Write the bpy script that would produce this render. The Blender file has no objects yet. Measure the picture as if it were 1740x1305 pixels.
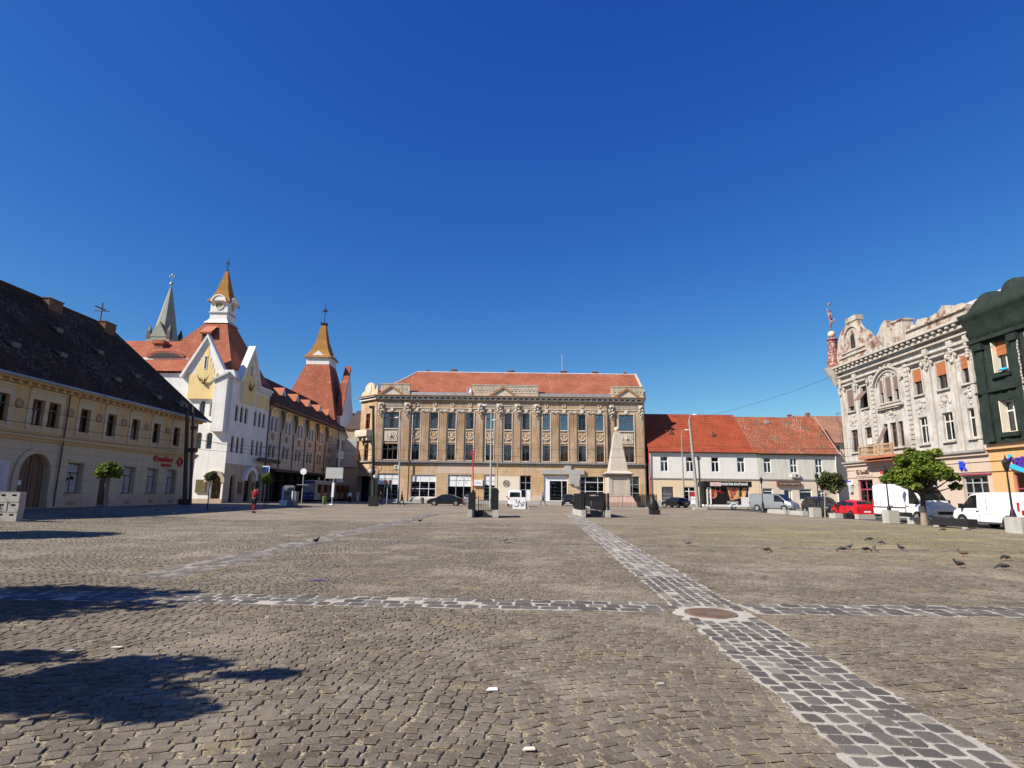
import bpy, math, random
import numpy as np
from mathutils import Vector, Matrix
random.seed(7); rng = np.random.default_rng(11)
R = math.radians
sc = bpy.context.scene
COL = sc.collection
# ------------------------------------------------------------------ camera, sky, sun, exposure
PITCH = math.atan(187.5/1000.0); ROLL = R(0.7)
cam_d = bpy.data.cameras.new("camera"); cam = bpy.data.objects.new("camera", cam_d); COL.objects.link(cam)
cam_d.sensor_width = 36.0; cam_d.lens = 36.0*1000.0/1740.0
cam_d.clip_start = 0.1; cam_d.clip_end = 3000.0
cam.matrix_world = Matrix.Translation((0, 0, 1.55)) @ Matrix.Rotation(math.pi/2+PITCH, 4, 'X') @ Matrix.Rotation(ROLL, 4, 'Z')
sc.camera = cam
TRAVEL = Vector((1.08, 0.58, -1.0))          # direction sunlight travels
EL = math.atan2(1.0, math.hypot(TRAVEL.x, TRAVEL.y))
world = bpy.data.worlds.new("World"); sc.world = world; world.use_nodes = True
wn = world.node_tree.nodes; wl = world.node_tree.links
bg = wn['Background']
sky = wn.new('ShaderNodeTexSky'); sky.sky_type = 'NISHITA'; sky.sun_disc = False
sky.sun_elevation = EL; sky.sun_rotation = math.atan2(-TRAVEL.x, -TRAVEL.y)
sky.altitude = 900; sky.air_density = 1.0; sky.dust_density = 0.15; sky.ozone_density = 4.0
hs = wn.new('ShaderNodeHueSaturation'); hs.inputs['Saturation'].default_value = 1.18; wl.new(sky.outputs[0], hs.inputs['Color'])
# a clear, dry, deep-blue air: per-channel response of the sky (applies to light and view alike)
SK = 0.1083; sep = wn.new('ShaderNodeSeparateColor'); cmb = wn.new('ShaderNodeCombineColor'); wl.new(hs.outputs[0], sep.inputs[0]); so = []
def wmath(op, a, b_):
    x = wn.new('ShaderNodeMath'); x.operation = op
    for s_, k in ((a, 0), (b_, 1)):
        if isinstance(s_, (int, float)): x.inputs[k].default_value = s_
        else: wl.new(s_, x.inputs[k])
    return x.outputs[0]
for ch, (a_, p_) in enumerate(((1.6, 1.365), (1.24, 1.17), (0.93, 0.63))):
    so.append(wmath('MULTIPLY', wmath('POWER', wmath('MULTIPLY', sep.outputs[ch], SK), p_), a_/SK))
so[0] = wmath('MINIMUM', so[0], wmath('MULTIPLY', so[2], 0.62)); so[1] = wmath('MINIMUM', so[1], wmath('MULTIPLY', so[2], 0.86))
for ch in range(3): wl.new(so[ch], cmb.inputs[ch])
wl.new(cmb.outputs[0], bg.inputs['Color'])
bg.inputs['Strength'].default_value = 0.0715
sun_d = bpy.data.lights.new("sun", 'SUN'); sun_d.energy = 5.0; sun_d.angle = R(0.53); sun_d.color = (1.0, 0.93, 0.82)
sun = bpy.data.objects.new("sun", sun_d); COL.objects.link(sun)
sun.rotation_euler = TRAVEL.to_track_quat('-Z', 'Y').to_euler(); sun.location = (-40, -20, 60)
sc.view_settings.view_transform = 'Standard'; sc.view_settings.look = 'None'
sc.view_settings.exposure = 0.6; sc.view_settings.gamma = 1.0
try: sc.view_settings.use_curve_mapping = False
except Exception: pass
sc.cycles.max_bounces = 6; sc.cycles.transparent_max_bounces = 8

# ------------------------------------------------------------------ materials
MATS = {}
def mat(name, col, rough=0.8, var=0.14, vs=0.6, fine=0.06, bump=0.15, fs=25.0, streak=0.0, metal=0.0, col2=None, c2s=0.5, c2t=0.55,
        coat=0.0, lines=0.0, spec=0.25, emit=0.0):
    """painted / plastered / metal surface with stains, grain and bump (object space)"""
    m = bpy.data.materials.new(name); m.use_nodes = True; MATS[name] = m
    nt = m.node_tree; N = nt.nodes; L = nt.links; b = N['Principled BSDF']
    b.inputs['Roughness'].default_value = rough; b.inputs['Metallic'].default_value = metal
    b.inputs['Specular IOR Level'].default_value = spec
    if coat: b.inputs['Coat Weight'].default_value = coat; b.inputs['Coat Roughness'].default_value = 0.05
    tc = N.new('ShaderNodeTexCoord')
    def noise(scale, detail=5, vec=None, rg=0.6):
        n = N.new('ShaderNodeTexNoise'); n.inputs['Scale'].default_value = scale; n.inputs['Detail'].default_value = detail
        n.inputs['Roughness'].default_value = rg
        L.new(vec or tc.outputs['Object'], n.inputs['Vector']); return n.outputs['Fac']
    def rampf(fac, a, bb, lo, hi):
        r = N.new('ShaderNodeMapRange'); r.inputs['From Min'].default_value = a; r.inputs['From Max'].default_value = bb
        r.inputs['To Min'].default_value = lo; r.inputs['To Max'].default_value = hi; L.new(fac, r.inputs['Value']); return r.outputs[0]
    def mult(c, f):
        x = N.new('ShaderNodeVectorMath'); x.operation = 'SCALE'; L.new(c, x.inputs[0]); L.new(f, x.inputs['Scale']); return x.outputs[0]
    rgb = N.new('ShaderNodeRGB'); rgb.outputs[0].default_value = (*col, 1); c = rgb.outputs[0]
    if col2:
        mx = N.new('ShaderNodeMix'); mx.data_type = 'RGBA'; mx.inputs[7].default_value = (*col2, 1)
        L.new(c, mx.inputs[6]); L.new(rampf(noise(c2s, 8, rg=0.65), c2t-0.05, c2t+0.05, 0, 1), mx.inputs[0]); c = mx.outputs[2]
    if var: c = mult(c, rampf(noise(vs, 6), 0.3, 0.7, 1-var, 1+var))
    if fine: c = mult(c, rampf(noise(fs, 3), 0.3, 0.7, 1-fine, 1+fine))
    if streak:
        mp = N.new('ShaderNodeMapping'); mp.inputs['Scale'].default_value = (2.6, 2.6, 0.22); L.new(tc.outputs['Object'], mp.inputs['Vector'])
        c = mult(c, rampf(noise(1.0, 6, mp.outputs[0]), 0.48, 0.75, 1, 1-streak))
    hgt = noise(fs, 4)
    if lines:
        sp = N.new('ShaderNodeSeparateXYZ'); L.new(tc.outputs['Object'], sp.inputs[0])
        dv = N.new('ShaderNodeMath'); dv.operation = 'DIVIDE'; dv.inputs[1].default_value = lines; L.new(sp.outputs['Z'], dv.inputs[0])
        fr = N.new('ShaderNodeMath'); fr.operation = 'FRACT'; L.new(dv.outputs[0], fr.inputs[0])
        g = rampf(fr.outputs[0], 0.0, 0.09, 0.72, 1.0); c = mult(c, g)
    L.new(c, b.inputs['Base Color'])
    if emit:
        L.new(c, b.inputs['Emission Color']); b.inputs['Emission Strength'].default_value = emit
    if bump:
        bp = N.new('ShaderNodeBump'); bp.inputs['Strength'].default_value = bump; bp.inputs['Distance'].default_value = 0.02
        L.new(hgt, bp.inputs['Height']); L.new(bp.outputs[0], b.inputs['Normal'])
    return m
def tile_mat(name, c1, c2, mortar, w=0.24, h=0.32, patch=None, pt=0.6, ps=0.6, rough=0.85, bump=0.6, light=None):
    """roof tiles laid in rows, in roof-plane metres (uv)"""
    m = bpy.data.materials.new(name); m.use_nodes = True; MATS[name] = m
    N = m.node_tree.nodes; L = m.node_tree.links; b = N['Principled BSDF']; b.inputs['Roughness'].default_value = rough
    b.inputs['Specular IOR Level'].default_value = 0.08
    uv = N.new('ShaderNodeTexCoord'); br = N.new('ShaderNodeTexBrick')
    br.inputs['Scale'].default_value = 1; br.inputs['Brick Width'].default_value = w; br.inputs['Row Height'].default_value = h
    br.inputs['Mortar Size'].default_value = 0.028; br.inputs['Mortar Smooth'].default_value = 0.6; br.offset = 0.5
    br.inputs['Color1'].default_value = (*c1, 1); br.inputs['Color2'].default_value = (*c2, 1); br.inputs['Mortar'].default_value = (*mortar, 1)
    br.inputs['Bias'].default_value = -0.1
    nw = N.new('ShaderNodeTexNoise'); nw.inputs['Scale'].default_value = 0.7; nw.inputs['Detail'].default_value = 3
    L.new(uv.outputs['UV'], nw.inputs['Vector'])
    ad = N.new('ShaderNodeVectorMath'); ad.operation = 'MULTIPLY_ADD'; ad.inputs[1].default_value = (0.12, 0.12, 0); L.new(nw.outputs['Color'], ad.inputs[0])
    L.new(uv.outputs['UV'], ad.inputs[2]); L.new(ad.outputs[0], br.inputs['Vector'])
    c = br.outputs['Color']
    if patch:
        n2 = N.new('ShaderNodeTexNoise'); n2.inputs['Scale'].default_value = ps; n2.inputs['Detail'].default_value = 9; n2.inputs['Roughness'].default_value = 0.72
        L.new(uv.outputs['UV'], n2.inputs['Vector'])
        r = N.new('ShaderNodeMapRange'); r.inputs['From Min'].default_value = pt-0.05; r.inputs['From Max'].default_value = pt+0.06; L.new(n2.outputs['Fac'], r.inputs['Value'])
        mx = N.new('ShaderNodeMix'); mx.data_type = 'RGBA'; mx.inputs[7].default_value = (*patch, 1); L.new(c, mx.inputs[6]); L.new(r.outputs[0], mx.inputs[0]); c = mx.outputs[2]
    if light:
        # loose pale tiles scattered in rows
        n3 = N.new('ShaderNodeTexNoise'); n3.inputs['Scale'].default_value = 1; n3.inputs['Detail'].default_value = 2
        mp = N.new('ShaderNodeMapping'); mp.inputs['Scale'].default_value = (4.5, 3.1, 1); L.new(uv.outputs['UV'], mp.inputs['Vector']); L.new(mp.outputs[0], n3.inputs['Vector'])
        n4 = N.new('ShaderNodeTexNoise'); n4.inputs['Scale'].default_value = 0.22; L.new(uv.outputs['UV'], n4.inputs['Vector'])
        sm = N.new('ShaderNodeMath'); sm.operation = 'MULTIPLY_ADD'; sm.inputs[1].default_value = 0.55; L.new(n4.outputs['Fac'], sm.inputs[0]); L.new(n3.outputs['Fac'], sm.inputs[2])
        r = N.new('ShaderNodeMapRange'); r.inputs['From Min'].default_value = 0.89; r.inputs['From Max'].default_value = 0.93; L.new(sm.outputs[0], r.inputs['Value'])
        mx = N.new('ShaderNodeMix'); mx.data_type = 'RGBA'; mx.inputs[7].default_value = (*light, 1); L.new(c, mx.inputs[6]); L.new(r.outputs[0], mx.inputs[0]); c = mx.outputs[2]
    n5 = N.new('ShaderNodeTexNoise'); n5.inputs['Scale'].default_value = 0.35; n5.inputs['Detail'].default_value = 7; L.new(uv.outputs['UV'], n5.inputs['Vector'])
    r5 = N.new('ShaderNodeMapRange'); r5.inputs['From Min'].default_value = 0.3; r5.inputs['From Max'].default_value = 0.7; r5.inputs['To Min'].default_value = 0.8; r5.inputs['To Max'].default_value = 1.16
    L.new(n5.outputs['Fac'], r5.inputs['Value'])
    s = N.new('ShaderNodeVectorMath'); s.operation = 'SCALE'; L.new(c, s.inputs[0]); L.new(r5.outputs[0], s.inputs['Scale'])
    L.new(s.outputs[0], b.inputs['Base Color'])
    bp = N.new('ShaderNodeBump'); bp.inputs['Strength'].default_value = bump; bp.inputs['Distance'].default_value = 0.04; bp.invert = True
    L.new(br.outputs['Fac'], bp.inputs['Height']); L.new(bp.outputs[0], b.inputs['Normal'])
    return m
def glass_mat(name, tint=(0.6, 0.65, 0.66), refl=0.16, wavy=0.25):
    m = bpy.data.materials.new(name); m.use_nodes = True; MATS[name] = m
    N = m.node_tree.nodes; L = m.node_tree.links; N.remove(N['Principled BSDF']); out = N['Material Output']
    tr = N.new('ShaderNodeBsdfTransparent'); tr.inputs[0].default_value = (*tint, 1)
    gl = N.new('ShaderNodeBsdfGlossy'); gl.inputs['Roughness'].default_value = 0.02; gl.inputs['Color'].default_value = (0.95, 0.97, 1, 1)
    fr = N.new('ShaderNodeFresnel'); fr.inputs[0].default_value = 1.5
    mxx = N.new('ShaderNodeMath'); mxx.operation = 'MAXIMUM'; mxx.inputs[1].default_value = refl; L.new(fr.outputs[0], mxx.inputs[0])
    mx = N.new('ShaderNodeMixShader'); L.new(mxx.outputs[0], mx.inputs[0]); L.new(tr.outputs[0], mx.inputs[1]); L.new(gl.outputs[0], mx.inputs[2])
    L.new(mx.outputs[0], out.inputs['Surface'])
    tc = N.new('ShaderNodeTexCoord'); n = N.new('ShaderNodeTexNoise'); n.inputs['Scale'].default_value = 0.7; n.inputs['Detail'].default_value = 1
    L.new(tc.outputs['Object'], n.inputs['Vector'])
    bp = N.new('ShaderNodeBump'); bp.inputs['Strength'].default_value = wavy; bp.inputs['Distance'].default_value = 0.05
    L.new(n.outputs['Fac'], bp.inputs['Height']); L.new(bp.outputs[0], gl.inputs['Normal']); return m
glass_mat('window_glass', tint=(0.8, 0.83, 0.83), refl=0.065, wavy=0.4); glass_mat('old_glass', tint=(0.45, 0.5, 0.52), refl=0.28, wavy=0.5); glass_mat('car_glass', tint=(0.16, 0.18, 0.18), refl=0.09, wavy=0.05)

# ------------------------------------------------------------------ mesh helpers
def link(ob, parent=None):
    COL.objects.link(ob)
    if parent is not None: ob.parent = parent
    return ob
def tag(o, label=None, cat=None, group=None, kind=None):
    if label: o['label'] = label
    if cat: o['category'] = cat
    if group: o['group'] = group
    if kind: o['kind'] = kind
    return o
def empty(name, loc, rz=0, label=None, cat=None, group=None):
    o = bpy.data.objects.new(name, None); o.empty_display_size = 0.3; COL.objects.link(o)
    o.location = loc; o.rotation_euler = (0, 0, rz); return tag(o, label, cat, group)
class B:
    """mesh builder; ox/oy/oz are subtracted from every coordinate"""
    def __init__(s, ox=0, oy=0, oz=0): s.v = []; s.f = []; s.uv = []; s.sm = []; s.o = (ox, oy, oz); s.T = None
    def pt(s, p):
        if s.T is not None: p = s.T @ Vector(p)
        s.v.append((p[0]-s.o[0], p[1]-s.o[1], p[2]-s.o[2])); return len(s.v)-1
    def face(s, pts, uv=None, smooth=False):
        s.f.append([s.pt(p) for p in pts]); s.uv.append(uv or [(p[0]+p[1], p[2]) for p in pts]); s.sm.append(smooth); return s
    def idx(s, ids, smooth=False): s.f.append(ids); s.uv.append([(0, 0)]*len(ids)); s.sm.append(smooth)
    def box(s, x0, x1, y0, y1, z0, z1):
        if x0 > x1: x0, x1 = x1, x0
        if y0 > y1: y0, y1 = y1, y0
        if z0 > z1: z0, z1 = z1, z0
        P = lambda i, j, k: ((x0, x1)[i], (y0, y1)[j], (z0, z1)[k])
        for q in ((0,0,0, 1,0,0, 1,0,1, 0,0,1), (1,1,0, 0,1,0, 0,1,1, 1,1,1), (0,1,0, 0,0,0, 0,0,1, 0,1,1), (1,0,0, 1,1,0, 1,1,1, 1,0,1),
                  (0,0,1, 1,0,1, 1,1,1, 0,1,1), (0,1,0, 1,1,0, 1,0,0, 0,0,0)):
            s.face([P(*q[i:i+3]) for i in (0, 3, 6, 9)])
        return s
    def prism(s, pts, y0, y1):
        """pts in (x,z), counter-clockwise seen from -y; extruded y0..y1"""
        if y0 > y1: y0, y1 = y1, y0
        n = len(pts); s.face([(x, y0, z) for x, z in pts]); s.face([(x, y1, z) for x, z in reversed(pts)])
        for i in range(n):
            a, b = pts[i], pts[(i+1) % n]
            s.face([(a[0], y1, a[1]), (b[0], y1, b[1]), (b[0], y0, b[1]), (a[0], y0, a[1])])
        return s
    def prismx(s, pts, x0, x1):
        """pts in (y,z), extruded along x"""
        n = len(pts); s.face([(x1, y, z) for y, z in pts]); s.face([(x0, y, z) for y, z in reversed(pts)])
        for i in range(n):
            a, b = pts[i], pts[(i+1) % n]
            s.face([(x0, a[0], a[1]), (x0, b[0], b[1]), (x1, b[0], b[1]), (x1, a[0], a[1])])
        return s
    def prismz(s, pts, z0, z1):
        n = len(pts); s.face([(x, y, z1) for x, y in pts]); s.face([(x, y, z0) for x, y in reversed(pts)])
        for i in range(n):
            a, b = pts[i], pts[(i+1) % n]
            s.face([(a[0], a[1], z0), (b[0], b[1], z0), (b[0], b[1], z1), (a[0], a[1], z1)])
        return s
    def tube(s, pts, r, n=8, caps=True, smooth=True):
        pts = [Vector(p) for p in pts]; k = len(pts); rs = r if isinstance(r, (list, tuple)) else [r]*k; rings = []
        for i, p in enumerate(pts):
            d = (pts[min(i+1, k-1)]-pts[max(i-1, 0)]).normalized()
            up = Vector((0, 0, 1)) if abs(d.z) < 0.95 else Vector((1, 0, 0))
            a = d.cross(up).normalized(); b = d.cross(a)
            rings.append([s.pt(p+(a*math.cos(t)+b*math.sin(t))*rs[i]) for t in [2*math.pi*j/n for j in range(n)]])
        for i in range(k-1):
            for j in range(n): s.idx([rings[i][j], rings[i][(j+1) % n], rings[i+1][(j+1) % n], rings[i+1][j]], smooth)
        if caps: s.idx(rings[0][::-1]); s.idx(rings[-1])
        return s
    def lathe(s, prof, c=(0, 0, 0), n=12, smooth=True, sx=1, sy=1, rot=0):
        rings = []
        for r, z in prof: rings.append([s.pt((c[0]+math.cos(rot+2*math.pi*j/n)*r*sx, c[1]+math.sin(rot+2*math.pi*j/n)*r*sy, c[2]+z)) for j in range(n)])
        for i in range(len(prof)-1):
            for j in range(n): s.idx([rings[i][j], rings[i][(j+1) % n], rings[i+1][(j+1) % n], rings[i+1][j]], smooth)
        s.idx(rings[0][::-1]); s.idx(rings[-1]); return s
    def ball(s, c, r, n=12, sx=1, sy=1, sz=1):
        k = max(4, n//2)
        return s.lathe([(max(1e-3, r*math.sin(math.pi*i/k)), -r*sz*math.cos(math.pi*i/k)) for i in range(k+1)], c, n, True, sx, sy)
    def disc(s, x, z, r, y0, y1, n=16, rz=None):
        return s.prism([(x+r*math.cos(2*math.pi*i/n), z+(rz or r)*math.sin(2*math.pi*i/n)) for i in range(n)], y0, y1)
    def ring(s, x, z, r0, r1, y0, y1, n=16, a0=0, a1=360):
        """flat ring or arch band in the xz plane"""
        for i in range(n):
            t0 = R(a0+(a1-a0)*i/n); t1 = R(a0+(a1-a0)*(i+1)/n)
            s.prism([(x+r0*math.cos(t0), z+r0*math.sin(t0)), (x+r1*math.cos(t0), z+r1*math.sin(t0)), (x+r1*math.cos(t1), z+r1*math.sin(t1)), (x+r0*math.cos(t1), z+r0*math.sin(t1))], y0, y1)
        return s
    def wall(s, x0, x1, z0, z1, holes, y=0.0, depth=0.28):
        """front sheet at y with rectangular openings (x0,x1,z0,z1[,'a' for a round head]) and their reveals"""
        xs = sorted({x0, x1, *[h[0] for h in holes], *[h[1] for h in holes]}); zs = sorted({z0, z1, *[h[2] for h in holes], *[h[3] for h in holes]})
        xs = [x for x in xs if x0 <= x <= x1]; zs = [z for z in zs if z0 <= z <= z1]
        for i in range(len(xs)-1):
            if xs[i+1]-xs[i] < 1e-5: continue
            for j in range(len(zs)-1):
                cx = (xs[i]+xs[i+1])/2; cz = (zs[j]+zs[j+1])/2
                if any(h[0] < cx < h[1] and h[2] < cz < h[3] for h in holes): continue
                s.face([(xs[i], y, zs[j]), (xs[i+1], y, zs[j]), (xs[i+1], y, zs[j+1]), (xs[i], y, zs[j+1])])
        for h in holes:
            a, b, c, d = h[:4]; yb = y+depth
            arch = len(h) > 4
            r = (b-a)/2; cx = (a+b)/2; dz = d-r if arch else d
            s.face([(a, y, c), (a, yb, c), (a, yb, dz), (a, y, dz)][::-1]); s.face([(b, y, c), (b, yb, c), (b, yb, dz), (b, y, dz)])
            s.face([(a, y, c), (b, y, c), (b, yb, c), (a, yb, c)])
            if not arch: s.face([(a, y, d), (a, yb, d), (b, yb, d), (b, y, d)])
            else:
                n = 8; P = [(cx-r*math.cos(math.pi*i/n), dz+r*math.sin(math.pi*i/n)) for i in range(n+1)]
                for i in range(n):
                    p, q = P[i], P[i+1]; s.face([(p[0], y, p[1]), (p[0], yb, p[1]), (q[0], yb, q[1]), (q[0], y, q[1])])
                    s.face([(p[0], y, p[1]), (q[0], y, q[1]), (q[0], y, d), (p[0], y, d)])
        return s
    def roof(s, a, b, c, d=None, org=None):
        """roof plane; a->b along the eave, uv in metres"""
        A = Vector(a); u = (Vector(b)-A).normalized(); P = [Vector(p) for p in ((a, b, c) if d is None else (a, b, c, d))]
        nrm = u.cross(P[2]-A).normalized(); w = nrm.cross(u); o = Vector(org) if org else A
        s.face([tuple(p) for p in P], [((p-o).dot(u), (p-o).dot(w)) for p in P]); return s
    def mesh(s, name, m):
        me = bpy.data.meshes.new(name); me.from_pydata(s.v, [], s.f)
        if isinstance(m, str): m = MATS[m]
        me.materials.append(m); uvl = me.uv_layers.new(name='uv')
        flat = [c for u in s.uv for p in u for c in p]; uvl.data.foreach_set('uv', flat)
        me.polygons.foreach_set('use_smooth', s.sm); me.update(); return me
    def build(s, name, m, parent=None, loc=None, bev=0, label=None, rz=None, sharp=True):
        me = s.mesh(name, m); o = bpy.data.objects.new(name, me); link(o, parent)
        if any(s.sm) and sharp: me.set_sharp_from_angle(angle=R(42))
        if loc is not None: o.location = loc
        if rz is not None: o.rotation_euler = (0, 0, rz)
        if bev:
            b = o.modifiers.new('bevel', 'BEVEL'); b.width = bev; b.segments = 2; b.limit_method = 'ANGLE'
        if label: o['label'] = label
        return o
def inst(name, me, parent, loc, rz=0):
    o = bpy.data.objects.new(name, me); link(o, parent); o.location = loc; o.rotation_euler = (0, 0, rz); return o
def text(body, size, m, parent, loc, rot=(math.pi/2, 0, 0), ext=0.01, name='lettering', sx=1.0, align='LEFT', off=0.0):
    cu = bpy.data.curves.new('txt', 'FONT'); cu.body = body; cu.size = size; cu.extrude = ext; cu.align_x = align; cu.offset = off; cu.resolution_u = 3
    t = bpy.data.objects.new('txt', cu); COL.objects.link(t); bpy.context.view_layer.update()
    dg = bpy.context.evaluated_depsgraph_get(); me = bpy.data.meshes.new_from_object(t.evaluated_get(dg)); bpy.data.objects.remove(t); bpy.data.curves.remove(cu)
    me.materials.clear(); me.materials.append(MATS[m]); o = bpy.data.objects.new(name, me); link(o, parent)
    o.location = loc; o.rotation_euler = rot; o.scale = (sx, 1, 1); return o
def glyphs(n, size, m, parent, loc, name, seed=1, gap=0.3):
    """a run of n short stroke marks standing for lettering that cannot be made out"""
    q = random.Random(seed); g = B(); x = 0.0
    for i in range(n):
        w = size*q.uniform(.45, .7); g.box(x, x+size*.14, -.012, 0, 0, size*.72)
        if q.random() < .7: g.box(x+size*.14, x+w, -.012, 0, size*.6*q.choice([0, .5, 1]), size*.6*q.choice([0, .5, 1])+size*.12) if False else g.box(x+size*.14, x+w, -.012, 0, size*q.choice([0, .3, .6]), size*q.choice([0, .3, .6])+size*.12)
        if q.random() < .5: g.box(x+w, x+w+size*.12, -.012, 0, 0, size*q.choice([.4, .72]))
        x += w+size*gap
    return g.build(name, m, parent, loc=loc)
def skin(joints, edges, m, name, parent, sub=1):
    """joints: {name:(x,y,z,r)}; one continuous surface grown over the bones, baked to a mesh"""
    names = list(joints); me = bpy.data.meshes.new('sk'); me.from_pydata([joints[k][:3] for k in names], [(names.index(a), names.index(b)) for a, b in edges], [])
    o = bpy.data.objects.new('sk', me); COL.objects.link(o); md = o.modifiers.new('s', 'SKIN'); md.use_smooth_shade = True
    for i, k in enumerate(names):
        sv = me.skin_vertices[0].data[i]; r = joints[k][3]; sv.radius = (r, r) if not isinstance(r, tuple) else r; sv.use_root = (i == 0)
    if sub: ss = o.modifiers.new('u', 'SUBSURF'); ss.levels = sub; ss.render_levels = sub
    bpy.context.view_layer.update(); dg = bpy.context.evaluated_depsgraph_get(); m2 = bpy.data.meshes.new_from_object(o.evaluated_get(dg))
    bpy.data.objects.remove(o); m2.materials.clear(); m2.materials.append(MATS[m]); m2.polygons.foreach_set('use_smooth', [True]*len(m2.polygons))
    r = bpy.data.objects.new(name, m2); link(r, parent); return r
def copy_tree(o, parent=None):
    c = o.copy(); COL.objects.link(c); c.parent = parent
    for ch in list(o.children): copy_tree(ch, c)
    return c
def sstep(t): t = max(0.0, min(1.0, t)); return t*t*(3-2*t)
def gz(x, y): return .3*sstep((-14-x)/12)*(1-.7*sstep((y-58)/14))
# ------------------------------------------------------------------ ground
def ground_mat(name, dust=(0.27, 0.215, 0.15), stone=(0.155, 0.133, 0.108), near=False):
    m = bpy.data.materials.new(name); m.use_nodes = True; MATS[name] = m
    N = m.node_tree.nodes; L = m.node_tree.links; b = N['Principled BSDF']; b.inputs['Roughness'].default_value = 0.95; b.inputs['Specular IOR Level'].default_value = 0.08
    g = N.new('ShaderNodeNewGeometry')
    def noise(scale, det=5, rg=0.6, sc3=None):
        n = N.new('ShaderNodeTexNoise'); n.inputs['Scale'].default_value = scale; n.inputs['Detail'].default_value = det; n.inputs['Roughness'].default_value = rg
        if sc3:
            mp = N.new('ShaderNodeMapping'); mp.inputs['Scale'].default_value = sc3; L.new(g.outputs['Position'], mp.inputs[0]); L.new(mp.outputs[0], n.inputs['Vector'])
        else: L.new(g.outputs['Position'], n.inputs['Vector'])
        return n.outputs['Fac']
    def mr(f, a, c, lo, hi):
        r = N.new('ShaderNodeMapRange'); r.inputs[1].default_value = a; r.inputs[2].default_value = c; r.inputs[3].default_value = lo; r.inputs[4].default_value = hi
        L.new(f, r.inputs[0]); return r.outputs[0]
    def mix(f, a, c):
        x = N.new('ShaderNodeMix'); x.data_type = 'RGBA'; L.new(f, x.inputs[0])
        for s_, k in ((a, 6), (c, 7)):
            if isinstance(s_, tuple): x.inputs[k].default_value = (*s_, 1)
            else: L.new(s_, x.inputs[k])
        return x.outputs[2]
    def scale(c, f):
        x = N.new('ShaderNodeVectorMath'); x.operation = 'SCALE'; L.new(c, x.inputs[0]); L.new(f, x.inputs['Scale']); return x.outputs[0]
    if near:
        # each stone its own tone, worn pale faces, dust and lichen
        rp = g.outputs['Random Per Island']
        cr = N.new('ShaderNodeValToRGB'); L.new(rp, cr.inputs[0]); e = cr.color_ramp.elements
        e[0].color = (0.088, 0.072, 0.055, 1); e[1].color = (0.205, 0.178, 0.138, 1); e[1].position = 0.97
        for p, c in ((0.04, (0.128, 0.104, 0.078)), (0.5, (0.148, 0.124, 0.098)), (0.85, (0.167, 0.141, 0.111)), (0.96, (0.179, 0.152, 0.121))):
            k = e.new(p); k.color = (*c, 1)
        c = cr.outputs[0]
        c = scale(c, mr(noise(26, 8, 0.8), 0.3, 0.7, 0.70, 1.30))
        c = scale(c, mr(noise(95, 6, 0.8), 0.35, 0.65, 0.70, 1.32))
        c = mix(mr(noise(9, 7, 0.8), 0.55, 0.70, 0, 0.6), c, (0.29, 0.245, 0.175))
        c = mix(mr(noise(60, 8, 0.85), 0.59, 0.66, 0, 0.8), c, (0.36, 0.30, 0.205))
        c = mix(mr(noise(70, 8, 0.85), 0.37, 0.31, 0, 0.7), c, (0.055, 0.045, 0.035))
        c = mix(mr(noise(1.3, 9, 0.8), 0.58, 0.66, 0, 0.7), c, (0.27, 0.225, 0.15))
        c = mix(mr(noise(3.1, 7, 0.75), 0.62, 0.72, 0, 0.55), c, (0.075, 0.062, 0.05))
    else:
        v = N.new('ShaderNodeTexVoronoi'); v.inputs['Scale'].default_value = 7.2; v.inputs['Randomness'].default_value = 0.75
        L.new(g.outputs['Position'], v.inputs['Vector'])
        sp = N.new('ShaderNodeSeparateColor'); L.new(v.outputs['Color'], sp.inputs[0])
        c = mix(sp.outputs[0], tuple(x*0.8 for x in stone), tuple(x*1.22 for x in stone))
        c = mix(mr(v.outputs['Distance'], 0.42, 0.62, 0, 0.85), c, tuple(x*0.9 for x in dust))
        c = mix(mr(noise(9, 6, 0.75), 0.56, 0.72, 0, 0.5), c, (0.29, 0.245, 0.175))
    # dusty patches, brown-yellow dead moss, green-grey growth to the right, large tonal drift
    c = mix(mr(noise(0.55, 8, 0.7), 0.50, 0.60, 0, 0.6), c, (0.27, 0.23, 0.175))
    c = mix(mr(noise(0.9, 9, 0.8, (1, 1, 1)), 0.55, 0.62, 0, 0.5), c, (0.28, 0.225, 0.125))
    c = mix(mr(noise(0.42, 8, 0.75, (1, 1.4, 1)), 0.44, 0.36, 0, 0.45), c, (0.105, 0.085, 0.066))
    c = scale(c, mr(noise(0.16, 4, 0.6), 0.3, 0.7, 0.98, 1.34))
    # moss-and-straw zone (right hand side, 15-40 m out)
    sx = N.new('ShaderNodeSeparateXYZ'); L.new(g.outputs['Position'], sx.inputs[0])
    def mth(op, a, b_=None):
        x = N.new('ShaderNodeMath'); x.operation = op
        for s_, k in ((a, 0), (b_, 1)):
            if s_ is None: continue
            if isinstance(s_, (int, float)): x.inputs[k].default_value = s_
            else: L.new(s_, x.inputs[k])
        return x.outputs[0]
    zr = mth('MULTIPLY', mr(sx.outputs[0], 2, 12, 0, 1), mth('MULTIPLY', mr(sx.outputs[1], 13, 18, 0, 1), mr(sx.outputs[1], 34, 46, 1, 0)))
    gcol = mix(mr(noise(5.5, 8, 0.8), 0.44, 0.58, 0, 1), (0.115, 0.115, 0.045), (0.33, 0.275, 0.155))
    gcol = mix(mr(noise(11, 6, 0.8), 0.5, 0.62, 0, .8), gcol, (0.15, 0.125, 0.095))
    c = mix(mth('MULTIPLY', zr, mr(noise(0.7, 9, 0.75, (0.6, 1.6, 1)), 0.40, 0.60, 0.1, 1.0)), c, gcol)
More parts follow.
